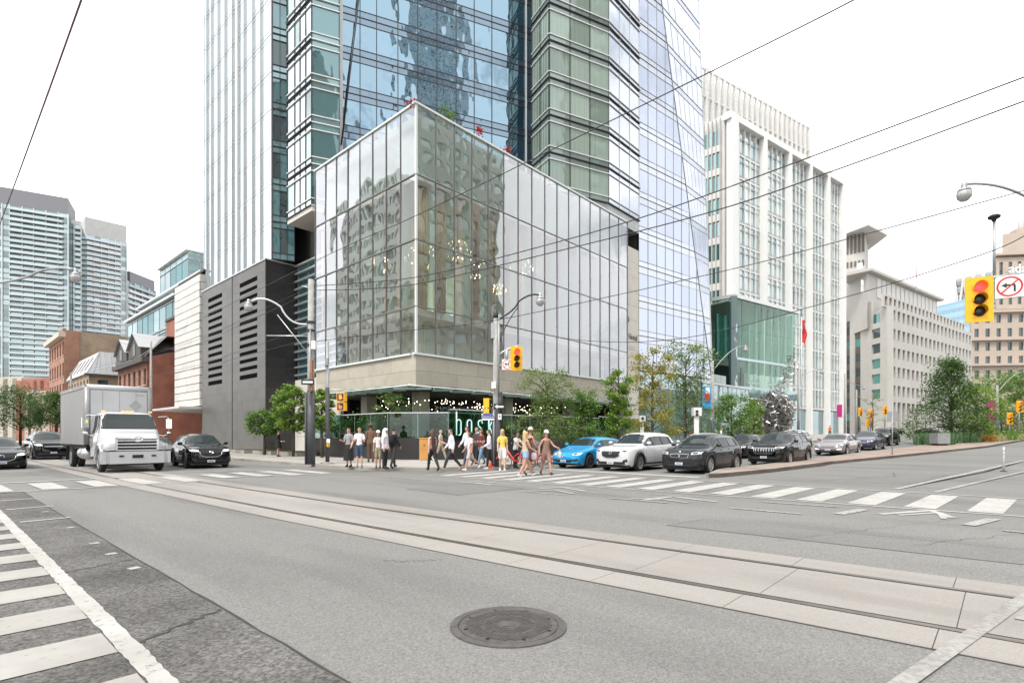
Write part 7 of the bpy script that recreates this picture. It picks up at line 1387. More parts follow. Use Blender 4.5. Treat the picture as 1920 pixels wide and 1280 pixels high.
    if face != 'smile': P([(-hw * .80, 0.15 * H), (hw * .80, 0.15 * H), (hw * .70, 0.245 * H), (-hw * .70, 0.245 * H)], 'f', "lower_intake", "trim_black", 0.008)
    pz = {'mazda': .215, 'kidney': .255, 'bars': .235, 'smile': .24}.get(face, .25) * H
    P([(-.16, pz - .05), (.16, pz - .05), (.16, pz + .05), (-.16, pz + .05)], 'f', "licence_plate", "plate_white", 0.03); P([(-.12, pz - .018), (.12, pz - .018), (.12, pz + .018), (-.12, pz + .018)], 'f', "plate_numbers", "sign_blue", 0.033)
    ez = gz_ + (0.02 if face == 'mazda' else 0.135 if face == 'kidney' else 0.03 if face == 'bars' else 0.0); ring = lambda cy_, rr, th: [(cy_ + rr * math.cos(a), ez + rr * math.sin(a)) for a in [2 * math.pi * t / 14 for t in range(14)]] 
    if face == 'smile': ez = 0.385 * H
    if face == 'bars':
        for c_ in (-.105, -.035, .035, .105):
            h, nn, _, _ = bvh.ray_cast(Vector((6, c_, ez)), Vector((-1, 0, 0)))
            if h: MB().tube([(h.x + .035, c_ + .045 * math.cos(a), ez + .045 * math.sin(a)) for a in [2 * math.pi * t / 12 for t in range(13)]], 0.007, 4).build("emblem", "chrome", root, M=M)
    elif face in ('mazda', 'smile', 'kidney'):
        h, nn, _, _ = bvh.ray_cast(Vector((6, 0, ez)), Vector((-1, 0, 0)))
        if h and face != 'kidney':
            e = MB(); e.tube([(h.x + .03, .075 * math.cos(a), ez + .06 * math.sin(a)) for a in [2 * math.pi * t / 14 for t in range(15)]], 0.008, 4); e.tube([(h.x + .03, -.07, ez + .015), (h.x + .03, -.03, ez + .02), (h.x + .03, 0, ez - .02), (h.x + .03, .03, ez + .02), (h.x + .03, .07, ez + .015)], 0.007, 4); e.build("emblem", "chrome", root, M=M)
        elif h: MB().lathe([(0.045, 0), (0.045, 0.02), (0.03, 0.03)], (0, 0, 0), 14, M=Matrix.Translation((h.x, 0, ez)) @ Matrix.Rotation(rad(90), 4, 'Y')).build("emblem", "chrome", root, M=M)
    for s in (-1, 1):                                                          # hood crease and wipers
        P([(fx(.05), s * hw * .42), (fx(.27), s * hw * .60), (fx(.27), s * hw * .615), (fx(.05), s * hw * .435)][::1 if s < 0 else -1], 't', "hood_crease", paint, 0.006, 0.3)
    if S['clad']:
        for c in (xf, xr):
            for s in (-1, 1):
                a_ = MB(); pts = [(L / 2 - c + (wr + .06) * math.cos(t), s * (hw * (0.985 if c == xr else 0.975)), wr + (wr + .06) * math.sin(t)) for t in [rad(-12 + 204 * k_ / 14) for k_ in range(15)]]; a_.tube(pts, 0.05, 5); a_.build("arch_trim", "trim_black", root, M=M, smooth=True)
    if rails:
        for s in (-1, 1): MB().tube([(fx(.47), s * hw * .60, H * .985), (fx(.52), s * hw * .62, H * 1.02), (fx(.80), s * hw * .62, H * 1.01), (fx(.86), s * hw * .6, H * .965)], 0.018, 6).build("roof_rail", "alu" if paint != "paint_black" else "trim_black", root, M=M, smooth=True)
    return root
GQ = "cars waiting on the avenue"; PI = math.pi
def cz(u): return gz(u)
car("bright blue hatchback waiting beside the black terrace wall", "paint_blue", 'hatch', (22.15, 15.0, 0), PI - 0.02, GQ, face='smile', rim="rim_dark")
car("white sport utility car with black grille waiting second from the kerb", "paint_white_car", 'suv', (22.0, 12.35, 0), PI - 0.02, GQ, face='mazda')
car("dark grey sport utility car with twin grille waiting beside the median", "paint_grey", 'suv', (22.45, 9.5, 0), PI - 0.02, GQ, face='kidney', sz=0.95, sx=0.98)
car("glossy black large sport utility car with chrome barred grille", "paint_black", 'suv', (31.2, 8.95, cz(31.2)), PI - 0.03, GQ, face='bars', sx=1.1, sy=1.06, sz=1.03, rails=True)
car("silver grey sedan with lit bumper lights behind the black car", "paint_silver", 'sedan', (42.4, 8.45, cz(42.4)), PI - 0.06, GQ, face='plain', drl=True)
car("dark purple car close behind the silver sedan", "paint_purple", 'hatch', (51.5, 8.2, cz(51.5)), PI - 0.08, GQ, face='plain', sz=1.03)
car("black sport utility car furthest back beside the median", "paint_charcoal", 'suv', (62.0, 8.6, cz(62)), PI - 0.1, GQ, face='mazda')
car("white sport utility car half hidden behind the front white one", "paint_white_car", 'suv', (29.2, 12.5, cz(29)), PI - 0.02, GQ, face='plain')
car("grey car glimpsed between the grey and black sport utility cars", "paint_charcoal", 'sedan', (36.4, 12.6, cz(36)), PI - 0.03, GQ, face='plain', sz=1.05)
car("white car far back in the middle lane", "paint_white_car", 'suv', (47, 12.6, cz(47)), PI - 0.05, GQ, face='plain')
GF = "cars crossing far up the avenue"
for px, d, lb, st, pt, hd in ((1673, 102, "black sedan crossing far off left of the dark median tree", 'sedan', "paint_black", 0.9), (1740, 106, "black car half behind the median planting", 'sedan', "paint_black", 0.85), (1885, 96, "dark car passing behind the median lamp", 'sedan', "paint_charcoal", 0.6)):
    u, v = at(px, d); car(lb, pt, st, (u, v, gz(u)), -rad(47) + hd * 0.3, GF, name="distant_car", face='plain')
GA = "vehicles on the side street"
car("black crossover with lit headlamp right of the box truck", "paint_black", 'suv', (9.15, 29.3, 0), -PI / 2 - 0.10, GA, name="oncoming_car", face='mazda', lit=True, rim="rim_dark", sz=0.96)
car("dark sedan cut off by the left edge with lit headlamp", "paint_charcoal", 'sedan', (2.25, 35.2, 0), -PI / 2 + 0.02, GA, name="oncoming_car", face='mazda', lit=True, rim="rim_dark")
car("black sport utility car behind the box truck on the left", "paint_black", 'suv', (5.5, 47.0, 0), -PI / 2, GA, name="oncoming_car", face='plain', lit=True, sx=1.12, sy=1.08, sz=1.08)
car("dark car mostly hidden between truck and black crossover", "paint_charcoal", 'sedan', (9.3, 37.5, 0), -PI / 2, GA, name="oncoming_car", face='plain')
# ---- the box truck
def truck(pos, heading):
    R = thing("box_truck", pos, "white box truck with chrome grille coming out of the side street", "truck", "vehicles on the side street", rz=heading); M = WM[R].copy()
    def B(name, m, c, s, par=None): return MB().box(c, s).build(name, m, par or R, M=M)
    # cargo body, x from the rear to the cab
    x0, x1, hw, z0, z1 = -6.6, -0.05, 1.22, 1.12, 3.78
    cg = B("cargo_box", "cargo_alu", ((x0 + x1) / 2, 0, (z0 + z1) / 2), (x1 - x0 - 0.24, hw * 2 - 0.02, z1 - z0 - 0.06))
    for s in (-1, 1):
        for k in range(16): B("side_panel", "cargo_alu", (x0 + 0.35 + k * 0.39, s * (hw - 0.004), (z0 + z1) / 2 - 0.02), (0.375, 0.02, z1 - z0 - 0.34), cg)
        B("top_rail", "cargo_alu", ((x0 + x1) / 2, s * hw, z1 - 0.09), (x1 - x0 - 0.2, 0.05, 0.16), cg); B("bottom_rail", "cargo_alu", ((x0 + x1) / 2, s * hw, z0 + 0.07), (x1 - x0 - 0.2, 0.05, 0.16), cg)
        MB().tube([(x1 - 0.12, s * (hw - 0.08), z0), (x1 - 0.12, s * (hw - 0.08), z1 - 0.12)], 0.13, 12).build("corner_post", "cargo_alu", cg, M=M, smooth=True)
        for x in (x0 + 0.2, x0 + 3.2, x1 - 0.25): B("marker_light", "indicator_amber" if x > x0 + 1 else "tail_red", (x, s * (hw + 0.03), z1 - 0.09), (0.09, 0.03, 0.05), cg)
    B("front_wall", "cargo_front", (x1 - 0.02, 0, (z0 + z1) / 2 - 0.1), (0.06, hw * 2 - 0.34, z1 - z0 - 0.3), cg)
    for y in (-0.62, 0.0, 0.62): B("wall_seam", "cargo_alu", (x1 + 0.012, y, (z0 + z1) / 2 - 0.1), (0.008, 0.012, z1 - z0 - 0.34), cg)
    MB().tube([(x1 - 0.13, -hw + 0.05, z1 - 0.13), (x1 - 0.13, hw - 0.05, z1 - 0.13)], 0.135, 14).build("front_cap", "cargo_front", cg, M=M, smooth=True); B("roof", "cargo_front", ((x0 + x1) / 2, 0, z1 - 0.02), (x1 - x0 - 0.3, hw * 2 - 0.1, 0.05), cg)
    dm = MB(); dm.box(None, (0.01, 0.36, 0.36), M=Matrix.Translation((x1 + 0.018, 0.62, 2.9)) @ Matrix.Rotation(rad(45), 4, 'X')); dm.build("placard", "galv", cg, M=M); B("small_lettering", "galv", (x1 + 0.014, 0.78, 3.38), (0.006, 0.34, 0.05), cg)
    for k in range(5): B("roof_light", "indicator_amber", (1.35, (-0.85, -0.16, 0, 0.16, 0.85)[k], 2.56), (0.08, 0.12, 0.05))
    # chassis
    for s in (-1, 1): B("frame_rail", "trim_black", (-2.6, s * 0.42, 0.92), (8.0, 0.1, 0.24))
    B("under_rail", "trim_black", (-3.6, 0, 0.98), (6.0, 2.2, 0.2)); MB().tube([(-0.8, -0.95, 0.72), (-2.0, -0.95, 0.72)], 0.28, 14).build("fuel_tank", "alu", R, M=M, smooth=True); B("mud_flap", "trim_black", (-5.0, -0.9, 0.65), (0.03, 0.6, 0.7)); B("mud_flap", "trim_black", (-5.0, 0.9, 0.65), (0.03, 0.6, 0.7))
    # cab: lofted shell from the back wall to the nose
    st = [(0.15, 1.03, 0.95, 2.50, 0.90), (0.25, 1.13, 0.95, 2.54, 1.0), (1.15, 1.14, 0.95, 2.54, 1.0), (1.42, 1.13, 0.95, 2.47, 0.98), (1.60, 1.13, 0.95, 2.17, 1.02), (1.78, 1.12, 0.95, 1.82, 1.06), (1.86, 1.12, 0.92, 1.74, 1.05), (2.2, 1.13, 0.92, 1.68, 0.98), (2.6, 1.12, 0.92, 1.60, 0.88), (2.86, 1.08, 0.9, 1.50, 0.78), (2.96, 1.02, 0.9, 1.38, 0.74), (3.0, 0.95, 0.92, 1.2, 0.74)]
    v, f = [], []
    for (x, w, zb_, zt_, tw) in st:
        sh = min(zt_ - 0.05, 1.45 if x < 1.8 else 1.18 + 0.05 * (3 - x)); half = [(w * 0.97, zb_), (w, zb_ + 0.12), (w, sh - 0.12), (w * 0.985, sh), (min(tw, w), sh + (zt_ - sh) * (0.45 if x < 1.8 else 0.35)), (min(tw, w) * 0.96, sh + (zt_ - sh) * 0.86), (min(tw, w) * 0.84, zt_ - 0.015), (min(tw, w) * 0.4, zt_), (0, zt_)]
        v += [(x, y, z) for y, z in half] + [(x, -y, z) for y, z in half[-2::-1]]
    k = 17; n = len(st)
    for i in range(n - 1):
        for j in range(k - 1): f.append((i * k + j, (i + 1) * k + j, (i + 1) * k + j + 1, i * k + j + 1))
    f += [tuple(range(k)), tuple((n - 1) * k + j for j in range(k))[::-1]]
    mesh("cab", "paint_truck", v, f, R, M=M, smooth=True); bvh = BVHTree.FromPolygons([Vector(p) for p in v], f)
    P = lambda poly, ax, nm, m, off=0.01, res=0.08, par=None: patch(par or R, bvh, poly, ax, nm, m, off, res, M)
    P([(-1.0, 1.80), (1.0, 1.80), (0.97, 2.40), (0.92, 2.45), (-0.92, 2.45), (-0.97, 2.40)], 'f', "windshield_seal", "trim_black", 0.008); P([(-0.96, 1.83), (0.96, 1.83), (0.93, 2.38), (0.89, 2.42), (-0.89, 2.42), (-0.93, 2.38)], 'f', "windshield", "car_glass", 0.016)
    for s, ax in ((1, 'l'), (-1, 'r')):
        P([(0.45, 1.62), (1.62, 1.62), (1.66, 1.80), (1.36, 2.38), (0.45, 2.38)], ax, "side_window", "car_glass", 0.01); P([(0.40, 0.98), (0.415, 0.98), (0.415, 2.42), (0.40, 2.42)], ax, "door_seam", "trim_black", 0.006, 0.3); P([(1.70, 0.98), (1.715, 0.98), (1.715, 1.7), (1.70, 1.7)], ax, "door_seam", "trim_black", 0.006, 0.3); P([(0.5, 1.42), (0.68, 1.42), (0.68, 1.47), (0.5, 1.47)], ax, "door_handle", "trim_black", 0.02)
        MB().tube([(1.5, s * 1.12, 2.35), (1.6, s * 1.42, 2.38), (1.62, s * 1.5, 2.3), (1.62, s * 1.5, 1.6), (1.58, s * 1.3, 1.5), (1.5, s * 1.12, 1.55)], 0.016, 6).build("mirror_bracket", "chrome", R, M=M); mi = B("mirror", "chrome", (1.60, s * 1.5, 2.05), (0.12, 0.22, 0.42)); B("mirror_glass", "trim_black", (1.53, s * 1.5, 2.05), (0.02, 0.18, 0.37), mi); B("mirror_lamp", "indicator_amber", (1.665, s * 1.46, 2.1), (0.01, 0.05, 0.12), mi); MB().lathe([(0.02, -0.06), (0.1, -0.03), (0.12, 0.03), (0.02, 0.08)], (1.6, s * 1.5, 1.62), 10).build("mirror_lower", "chrome", R, M=M, smooth=True)
        # fender
        fd_ = MB(); pts = [(1.95 + 0.62 * math.cos(t), s * 1.02, 0.50 + 0.62 * math.sin(t)) for t in [rad(-4 + 184 * q / 14) for q in range(15)]]; 
        fv = []; 
        for q in pts: fv += [(q[0], s * 0.75, q[2]), (q[0], s * 1.17, q[2]), (1.95 + (q[0] - 1.95) * 1.08, s * 1.16, 0.5 + (q[2] - 0.5) * 1.08), (1.95 + (q[0] - 1.95) * 1.2, s * 1.0, 0.5 + (q[2] - 0.5) * 1.2)]
        mesh("fender", "paint_truck", fv, [(4 * q + a, 4 * q + a + 1, 4 * q + a + 5, 4 * q + a + 4) for q in range(14) for a in range(3)], R, M=M, smooth=True)
        hl = mesh("headlight", "headlamp", [(2.985, s * 0.70, 0.93), (2.84, s * 1.13, 0.98), (2.82, s * 1.14, 1.18), (2.96, s * 0.72, 1.25), (2.8, s * 0.7, 0.9), (2.6, s * 1.13, 0.95), (2.6, s * 1.13, 1.2), (2.8, s * 0.72, 1.25)], [(0, 1, 2, 3), (1, 5, 6, 2), (0, 4, 5, 1), (3, 2, 6, 7)], R, M=M); MB().lathe([(0.075, 0), (0.06, 0.03)], (0, 0, 0), 14, M=Matrix.Translation((2.915, s * 0.95, 1.08)) @ Matrix.Rotation(s * 0.3, 4, 'Z') @ Matrix.Rotation(rad(90), 4, 'Y')).build("headlight_lens", "headlamp_lit", hl, M=M); MB().box((2.955, s * 0.78, 1.12), (0.02, 0.1, 0.12)).build("turn_lamp", "indicator_amber", hl, M=M)
        B("fog_lamp", "trim_black", (3.085, s * 0.56, 0.68), (0.02, 0.16, 0.07)); B("step", "trim_black", (1.0, s * 1.0, 0.55), (0.8, 0.25, 0.06)); B("step_skirt", "paint_truck", (0.9, s * 1.08, 0.8), (1.2, 0.06, 0.35)); B("bumper_end", "paint_truck", (2.78, s * 1.13, 0.62), (0.55, 0.12, 0.5))
    # grille and bumper
    B("grille", "trim_black", (2.97, 0, 1.14), (0.08, 1.36, 0.54)); 
    for q, z in enumerate((0.92, 1.05, 1.18, 1.31)): B("grille_bar", "chrome", (3.02, 0, z), (0.05, 1.38 + 0.03 * q, 0.042))
    B("grille_surround", "chrome", (3.0, 0, 1.42), (0.07, 1.5, 0.08))
    for s in (-1, 1): B("grille_surround", "chrome", (3.0, s * 0.72, 1.16), (0.07, 0.08, 0.5))
    e = MB(); e.tube([(3.07, 0.17 * math.cos(a), 1.37 + 0.1 * math.sin(a)) for a in [2 * PI * t / 20 for t in range(21)]], 0.02, 6); e.add([(3.08, -0.09, 1.41), (3.08, 0.09, 1.41), (3.08, 0.0, 1.46)], [(0, 1, 2)]); e.add([(3.08, -0.12, 1.36), (3.08, 0.12, 1.36), (3.08, 0.0, 1.30)], [(0, 2, 1)]); e.build("emblem", "chrome", R, M=M, smooth=True)
    bp = MB(); bp.box((3.0, 0, 0.62), (0.16, 1.9, 0.5)); bp.box((2.93, 0, 0.62), (0.18, 2.3, 0.48)); bp.build("bumper", "paint_truck", R, M=M); B("bumper_line", "trim_black", (2.95, 0, 0.885), (0.16, 2.28, 0.025)); B("licence_plate", "trim_black", (3.09, 0, 0.66), (0.02, 0.38, 0.13)); B("lower_valance", "trim_black", (2.8, 0, 0.36), (0.3, 1.9, 0.1))
    for s in (-1, 1): wheel(R, M @ Matrix.Diagonal((1, 1, 1, 1)), (1.95, s * 1.02, 0.49), 0.49, s, "rim_silver", 8)
    for s in (-1, 1):
        for o in (0.0, 0.3): wheel(R, M, (-4.0, s * (1.06 - o), 0.49), 0.49, s, "rim_silver", 8)
    B("axle", "trim_black", (1.95, 0, 0.5), (0.15, 1.8, 0.15)); B("axle", "trim_black", (-4.0, 0, 0.5), (0.3, 1.6, 0.3))
truck((5.95, 29.55, 0), -PI / 2)
# ---- shared bicycles
plain("bike_red", (0.55, 0.03, 0.02), 0.4, coat=0.5)
def bicycle(pos, heading, label):
    R = thing("bicycle", pos, label, "bicycle", "red shared bicycles", rz=heading); M = WM[R].copy()
    for x in (-0.53, 0.53):
        wv = MB(); wv.tube([(x + 0.32 * math.cos(a), 0, 0.34 + 0.32 * math.sin(a)) for a in [2 * PI * t / 24 for t in range(25)]], 0.02, 6); w_ = wv.build("wheel", "tyre", R, M=M); sp_ = MB()
        for k in range(12): a = PI * k / 6; sp_.tube([(x, 0, 0.34), (x + 0.31 * math.cos(a), 0, 0.34 + 0.31 * math.sin(a))], 0.004, 3)
        sp_.build("spokes", "alu", w_, M=M); MB().tube([(x + 0.38 * math.cos(a), 0, 0.34 + 0.38 * math.sin(a)) for a in [rad(20 + 150 * t / 12) for t in range(13)]], 0.03, 5).build("mudguard", "bike_red", R, M=M)
    fr = MB(); fr.tube([(0.40, 0, 0.85), (0.12, 0, 0.42), (-0.08, 0, 0.34)], 0.045, 8); fr.tube([(-0.08, 0, 0.34), (-0.22, 0, 0.78)], 0.025, 6); fr.tube([(-0.53, 0, 0.34), (-0.08, 0, 0.34)], 0.018, 6); fr.tube([(-0.53, 0, 0.34), (-0.2, 0, 0.62)], 0.018, 6); fr.build("frame", "bike_red", R, M=M, smooth=True)
    MB().tube([(0.38, 0, 1.02), (0.42, 0, 0.8), (0.53, 0, 0.34)], 0.022, 6).build("fork", "trim_black", R, M=M); MB().tube([(0.28, 0.3, 1.06), (0.38, 0.12, 1.04), (0.38, -0.12, 1.04), (0.28, -0.3, 1.06)], 0.016, 6).build("handlebar", "trim_black", R, M=M); MB().tube([(-0.2, 0, 0.7), (-0.24, 0, 0.9)], 0.016, 6).build("seat_post", "alu", R, M=M)
    MB().lathe([(0.02, 0), (0.1, 0.02), (0.1, 0.05), (0.02, 0.07)], (0, 0, 0), 10, M=Matrix.Translation((-0.26, 0, 0.9)) @ Matrix.Diagonal((1.3, 0.8, 1, 1))).build("saddle", "trim_black", R, M=M); MB().box((0.55, 0, 0.88), (0.22, 0.3, 0.2)).build("basket", "trim_black", R, M=M); MB().tube([(-0.08, 0.1, 0.34), (-0.08, 0.1, 0.17), (-0.08, 0.2, 0.17)], 0.014, 5).build("crank", "alu", R, M=M); MB().tube([(-0.08, -0.1, 0.34), (-0.08, -0.1, 0.5), (-0.08, -0.2, 0.5)], 0.014, 5).build("crank", "alu", R, M=M)
c = gr(968, 880); bicycle((c.x, c.y, 0.0), rad(132), "red shared bicycle wheeled by the woman in white"); c = gr(999, 879); bicycle((c.x, c.y, 0.0), rad(125), "second red shared bicycle behind the crossing women")
# ================================================================== PEOPLE
for nm, c in (("skin_light", (0.58, 0.36, 0.27)), ("skin_tan", (0.45, 0.25, 0.17)), ("skin_brown", (0.24, 0.12, 0.08)), ("hair_blonde", (0.55, 0.38, 0.18)), ("hair_brown", (0.09, 0.05, 0.03)), ("hair_black", (0.02, 0.016, 0.014)), ("hair_grey", (0.35, 0.33, 0.31))): plain(nm, c, 0.6, vary=0.08, scale=30)
CLOTH = {}
def cloth(c, nm=None):
    k = tuple(round(x, 3) for x in c)
    if k not in CLOTH: CLOTH[k] = plain("cloth_%d" % len(CLOTH), c, 0.85, vary=0.13, scale=9, bump=0.5, bscale=14)
    return CLOTH[k]
def person(label, foot, h=1.70, face=0.0, skin="skin_light", hair="hair_brown", hairstyle='short', top=(0.6, 0.6, 0.6), sleeve='short', bottom=(0.05, 0.05, 0.06), leg='trousers', shoe=(0.6, 0.6, 0.6), pose=None, z=0.0, cap=None, bag=None, wide=1.0, hold=None, group="people at the crossing", hem=None, name="person"):
    """one continuous skinned body posed by joint angles; clothing follows the body's own surface. local +X is the way the person faces"""
    p = dict(hipL=0, hipR=0, kneeL=4, kneeR=4, shL=0, shR=0, elL=12, elR=12, abL=8, abR=8, lean=0, turn=0, nod=0, legw=0.0); p.update(pose or {})
    s = h / 1.70; R = thing(name, (foot[0], foot[1], z), label, "person", group, rz=face); M = WM[R].copy()
    V, E_, RAD, bone = [], [], [], []
    def add(pt, r, parent=None, b=None):
        V.append(Vector(pt)); RAD.append(r if isinstance(r, tuple) else (r, r)); i = len(V) - 1
        if parent is not None: E_.append((parent, i)); bone.append(b)
        return i
    def dirv(fwd, side=0.0): f = rad(fwd); q = rad(side); return Vector((math.sin(f) * math.cos(q), math.sin(q), -math.cos(f) * math.cos(q)))
    # legs first to find how high the hips ride
    th, sh = 0.42 * s, 0.42 * s
    legs = {}
    for sd, k in ((1, 'L'), (-1, 'R')):
        a = dirv(p['hip' + k], sd * p['legw']); b_ = dirv(p['hip' + k] - p['knee' + k], sd * p['legw'] * 0.5); legs[k] = (a, b_)
    low = min((legs[k][0] * th + legs[k][1] * sh).z for k in 'LR'); hipz = -low + 0.085 * s
    ln = rad(p['lean']); up = Vector((math.sin(ln), 0, math.cos(ln))); pel = Vector((0, 0, hipz + 0.03 * s)); w = wide
    i0 = add(pel, (0.115 * s * w, 0.145 * s * w)); waist = add(pel + up * 0.16 * s, (0.095 * s * w, 0.125 * s * w), i0, 'torso'); ch = add(pel + up * 0.33 * s, (0.105 * s * w, 0.15 * s * w), waist, 'torso'); sho = add(pel + up * 0.47 * s, (0.075 * s, 0.12 * s), ch, 'torso')
    nk = add(pel + up * 0.545 * s, 0.05 * s, sho, 'neck'); hd = pel + up * 0.62 * s + Vector((0.015 * s, 0, 0)); h0 = add(hd, (0.078 * s, 0.068 * s), nk, 'head'); h1 = add(hd + Vector((0.005 * s, 0, 0.085 * s)), (0.102 * s, 0.084 * s), h0, 'head'); h2 = add(hd + Vector((-0.01 * s, 0, 0.155 * s)), (0.07 * s, 0.058 * s), h1, 'head')
    hands = {}
    for sd, k in ((1, 'L'), (-1, 'R')):
        hp = add(pel + Vector((0, sd * 0.085 * s * w, -0.05 * s)), 0.095 * s * w, i0, 'pelvis'); a, b_ = legs[k]; o = V[hp].copy(); o.z = hipz; kn = add(o + a * th, 0.058 * s, hp, 'thigh' + k); mid = add(o + a * th + b_ * sh * 0.35, 0.055 * s, kn, 'shin' + k); an = add(o + a * th + b_ * sh, 0.037 * s, mid, 'shin' + k)
        pitch = max(-50, min(20, p['hip' + k] - p['knee' + k])); fd = Vector((math.cos(rad(pitch)), 0, math.sin(rad(pitch)))) if pitch < -12 or pitch > 8 else Vector((1, 0, 0)); f0 = add(V[an] + Vector((0, 0, -0.045 * s)) - fd * 0.03 * s, 0.036 * s, an, 'foot' + k); add(V[f0] + fd * 0.19 * s + Vector((0, 0, -0.004)), 0.03 * s, f0, 'foot' + k)
        sx_ = V[sho] + Vector((0, sd * 0.155 * s * (0.6 + 0.4 * w), -0.035 * s)); s0 = add(sx_, 0.056 * s, sho, 'torso'); d1_ = dirv(p['sh' + k], sd * p['ab' + k]); el = add(sx_ + d1_ * 0.27 * s, 0.04 * s, s0, 'uarm' + k); d2_ = dirv(p['sh' + k] + p['el' + k], sd * p['ab' + k] * 0.4); wr_ = add(V[el] + d2_ * 0.25 * s, 0.027 * s, el, 'farm' + k); hands[k] = (V[wr_], d2_, sd)
    me = bpy.data.meshes.new("person_body"); me.from_pydata(V, E_, []); ob = bpy.data.objects.new("tmp", me); col.objects.link(ob); sk = ob.modifiers.new("skin", 'SKIN'); sk.branch_smoothing = 0.4
    lay_ = me.skin_vertices[0].data
    for i, r in enumerate(RAD): lay_[i].radius = r; lay_[i].use_root = (i == 0)
    ob.modifiers.new("sub", 'SUBSURF').levels = 2; dg = bpy.context.evaluated_depsgraph_get(); bm_me = bpy.data.meshes.new_from_object(ob.evaluated_get(dg)); bpy.data.objects.remove(ob)
    vs_ = [v.co.copy() for v in bm_me.vertices]; ns_ = [v.normal.copy() for v in bm_me.vertices]; fs_ = [tuple(q.vertices) for q in bm_me.polygons]
    segs = [(V[a], V[b_], bn) for (a, b_), bn in zip(E_, bone)]
    def nearest(c):
        best = (9, None, 0)
        for a, b_, bn in segs:
            d = b_ - a; t = max(0, min(1, (c - a).dot(d) / d.length_squared)); q = (c - (a + d * t)).length
            if q < best[0]: best = (q, bn, t)
        return best
    info = [nearest(sum((vs_[i] for i in f), Vector()) / len(f)) for f in fs_]; cent = [sum((vs_[i] for i in f), Vector()) / len(f) for f in fs_]
    body = mesh("body", skin, vs_, fs_, R, M=M, smooth=True)
    def garment(nm, m, keep, off, kind_=None):
        ids = [i for i, f in enumerate(fs_) if keep(info[i], cent[i])]; mp, v, f = {}, [], []
        for i in ids:
            q = []
            for a in fs_[i]:
                if a not in mp: mp[a] = len(v); v.append(vs_[a] + ns_[a] * off)
                q.append(mp[a])
            f.append(tuple(q))
        return mesh(nm, m, v, f, R, M=M, smooth=True) if f else None
    neckz = V[sho].z + 0.035 * s; slv = {'none': -1, 'short': 0.62, 'long': 9}[sleeve]
    def is_top(i, c):
        bn, t = i[1], i[2]
        if bn in ('torso', 'pelvis'): return c.z < neckz - (0.06 * s if sleeve == 'none' else 0)
        if bn.startswith('uarm'): return slv > 1 or t < slv
        return bn.startswith('farm') and slv > 1 and t < 0.9
    garment("top", cloth(top), is_top, 0.016 * s)
    lim = {'trousers': (9, 0.93), 'shorts': (0.92, -1), 'short_shorts': (0.42, -1), 'skirt': (0.3, -1), 'dress': (0.3, -1)}[leg]
    hz = V[0].z
    def is_bot(i, c):
        bn, t = i[1], i[2]
        if bn == 'pelvis': return c.z < hz + 0.05 * s
        if bn == 'torso': return c.z < hz + 0.03 * s
        if bn.startswith('thigh'): return t < lim[0]
        return bn.startswith('shin') and lim[1] > 0 and (t < lim[1] or c.z > 0.12 * s)
    garment({'trousers': 'trousers', 'skirt': 'under_skirt', 'dress': 'under_dress'}.get(leg, 'shorts'), cloth(bottom), is_bot, 0.012 * s if leg == 'trousers' else 0.024 * s)
    if leg in ('skirt', 'dress'):
        ln_ = hem if hem else (0.62 if leg == 'skirt' else 0.42); mb = MB(); rr = [(0.13 * w, 0.05), (0.17 * w, -0.08), (0.185 * w, -0.2), (0.2 * w, -ln_ * 0.7), (0.215 * w, -ln_)]; v, f = [], []
        for r, zz in rr:
            for q in range(20): a = 2 * PI * q / 20; rad_ = r * s * (1 + 0.06 * math.sin(a * 5) * (1 if zz < -0.2 else 0)); v.append((math.cos(a) * rad_ * 0.92, math.sin(a) * rad_, hz + zz * s))
        for i in range(4):
            for q in range(20): f.append((i * 20 + q, (i + 1) * 20 + q, (i + 1) * 20 + (q + 1) % 20, i * 20 + (q + 1) % 20))
        mesh(leg, cloth(bottom), v, f, R, M=M, smooth=True)
    [garment("shoe", cloth(shoe), lambda i, c, K=K: i[1].endswith(K) and (i[1].startswith('foot') or (i[1].startswith('shin') and i[2] > 0.9 and c.z < 0.13 * s)), 0.010 * s) for K in "LR"]
    top_z = V[h2].z; ctr = V[h1]
    if hairstyle != 'bald':
        garment("hair", hair, lambda i, c: i[1] == 'head' and (c.z > ctr.z + 0.038 * s or (c.x < ctr.x + 0.02 and c.z > ctr.z - (0.05 if hairstyle == 'short' else 0.12) * s)), 0.017 * s)
        if hairstyle == 'long':
            mb = MB(); mb.lathe([(0.03, 0.13), (0.088, 0.06), (0.095, -0.05), (0.105, -0.18), (0.085, -0.30), (0.03, -0.34)], (0, 0, 0), 14, M=Matrix.Translation(ctr + Vector((-0.055 * s, 0, 0))) @ Matrix.Diagonal((0.62 * s, 1.0 * s, s, 1))); mb.build("long_hair", hair, R, M=M, smooth=True)
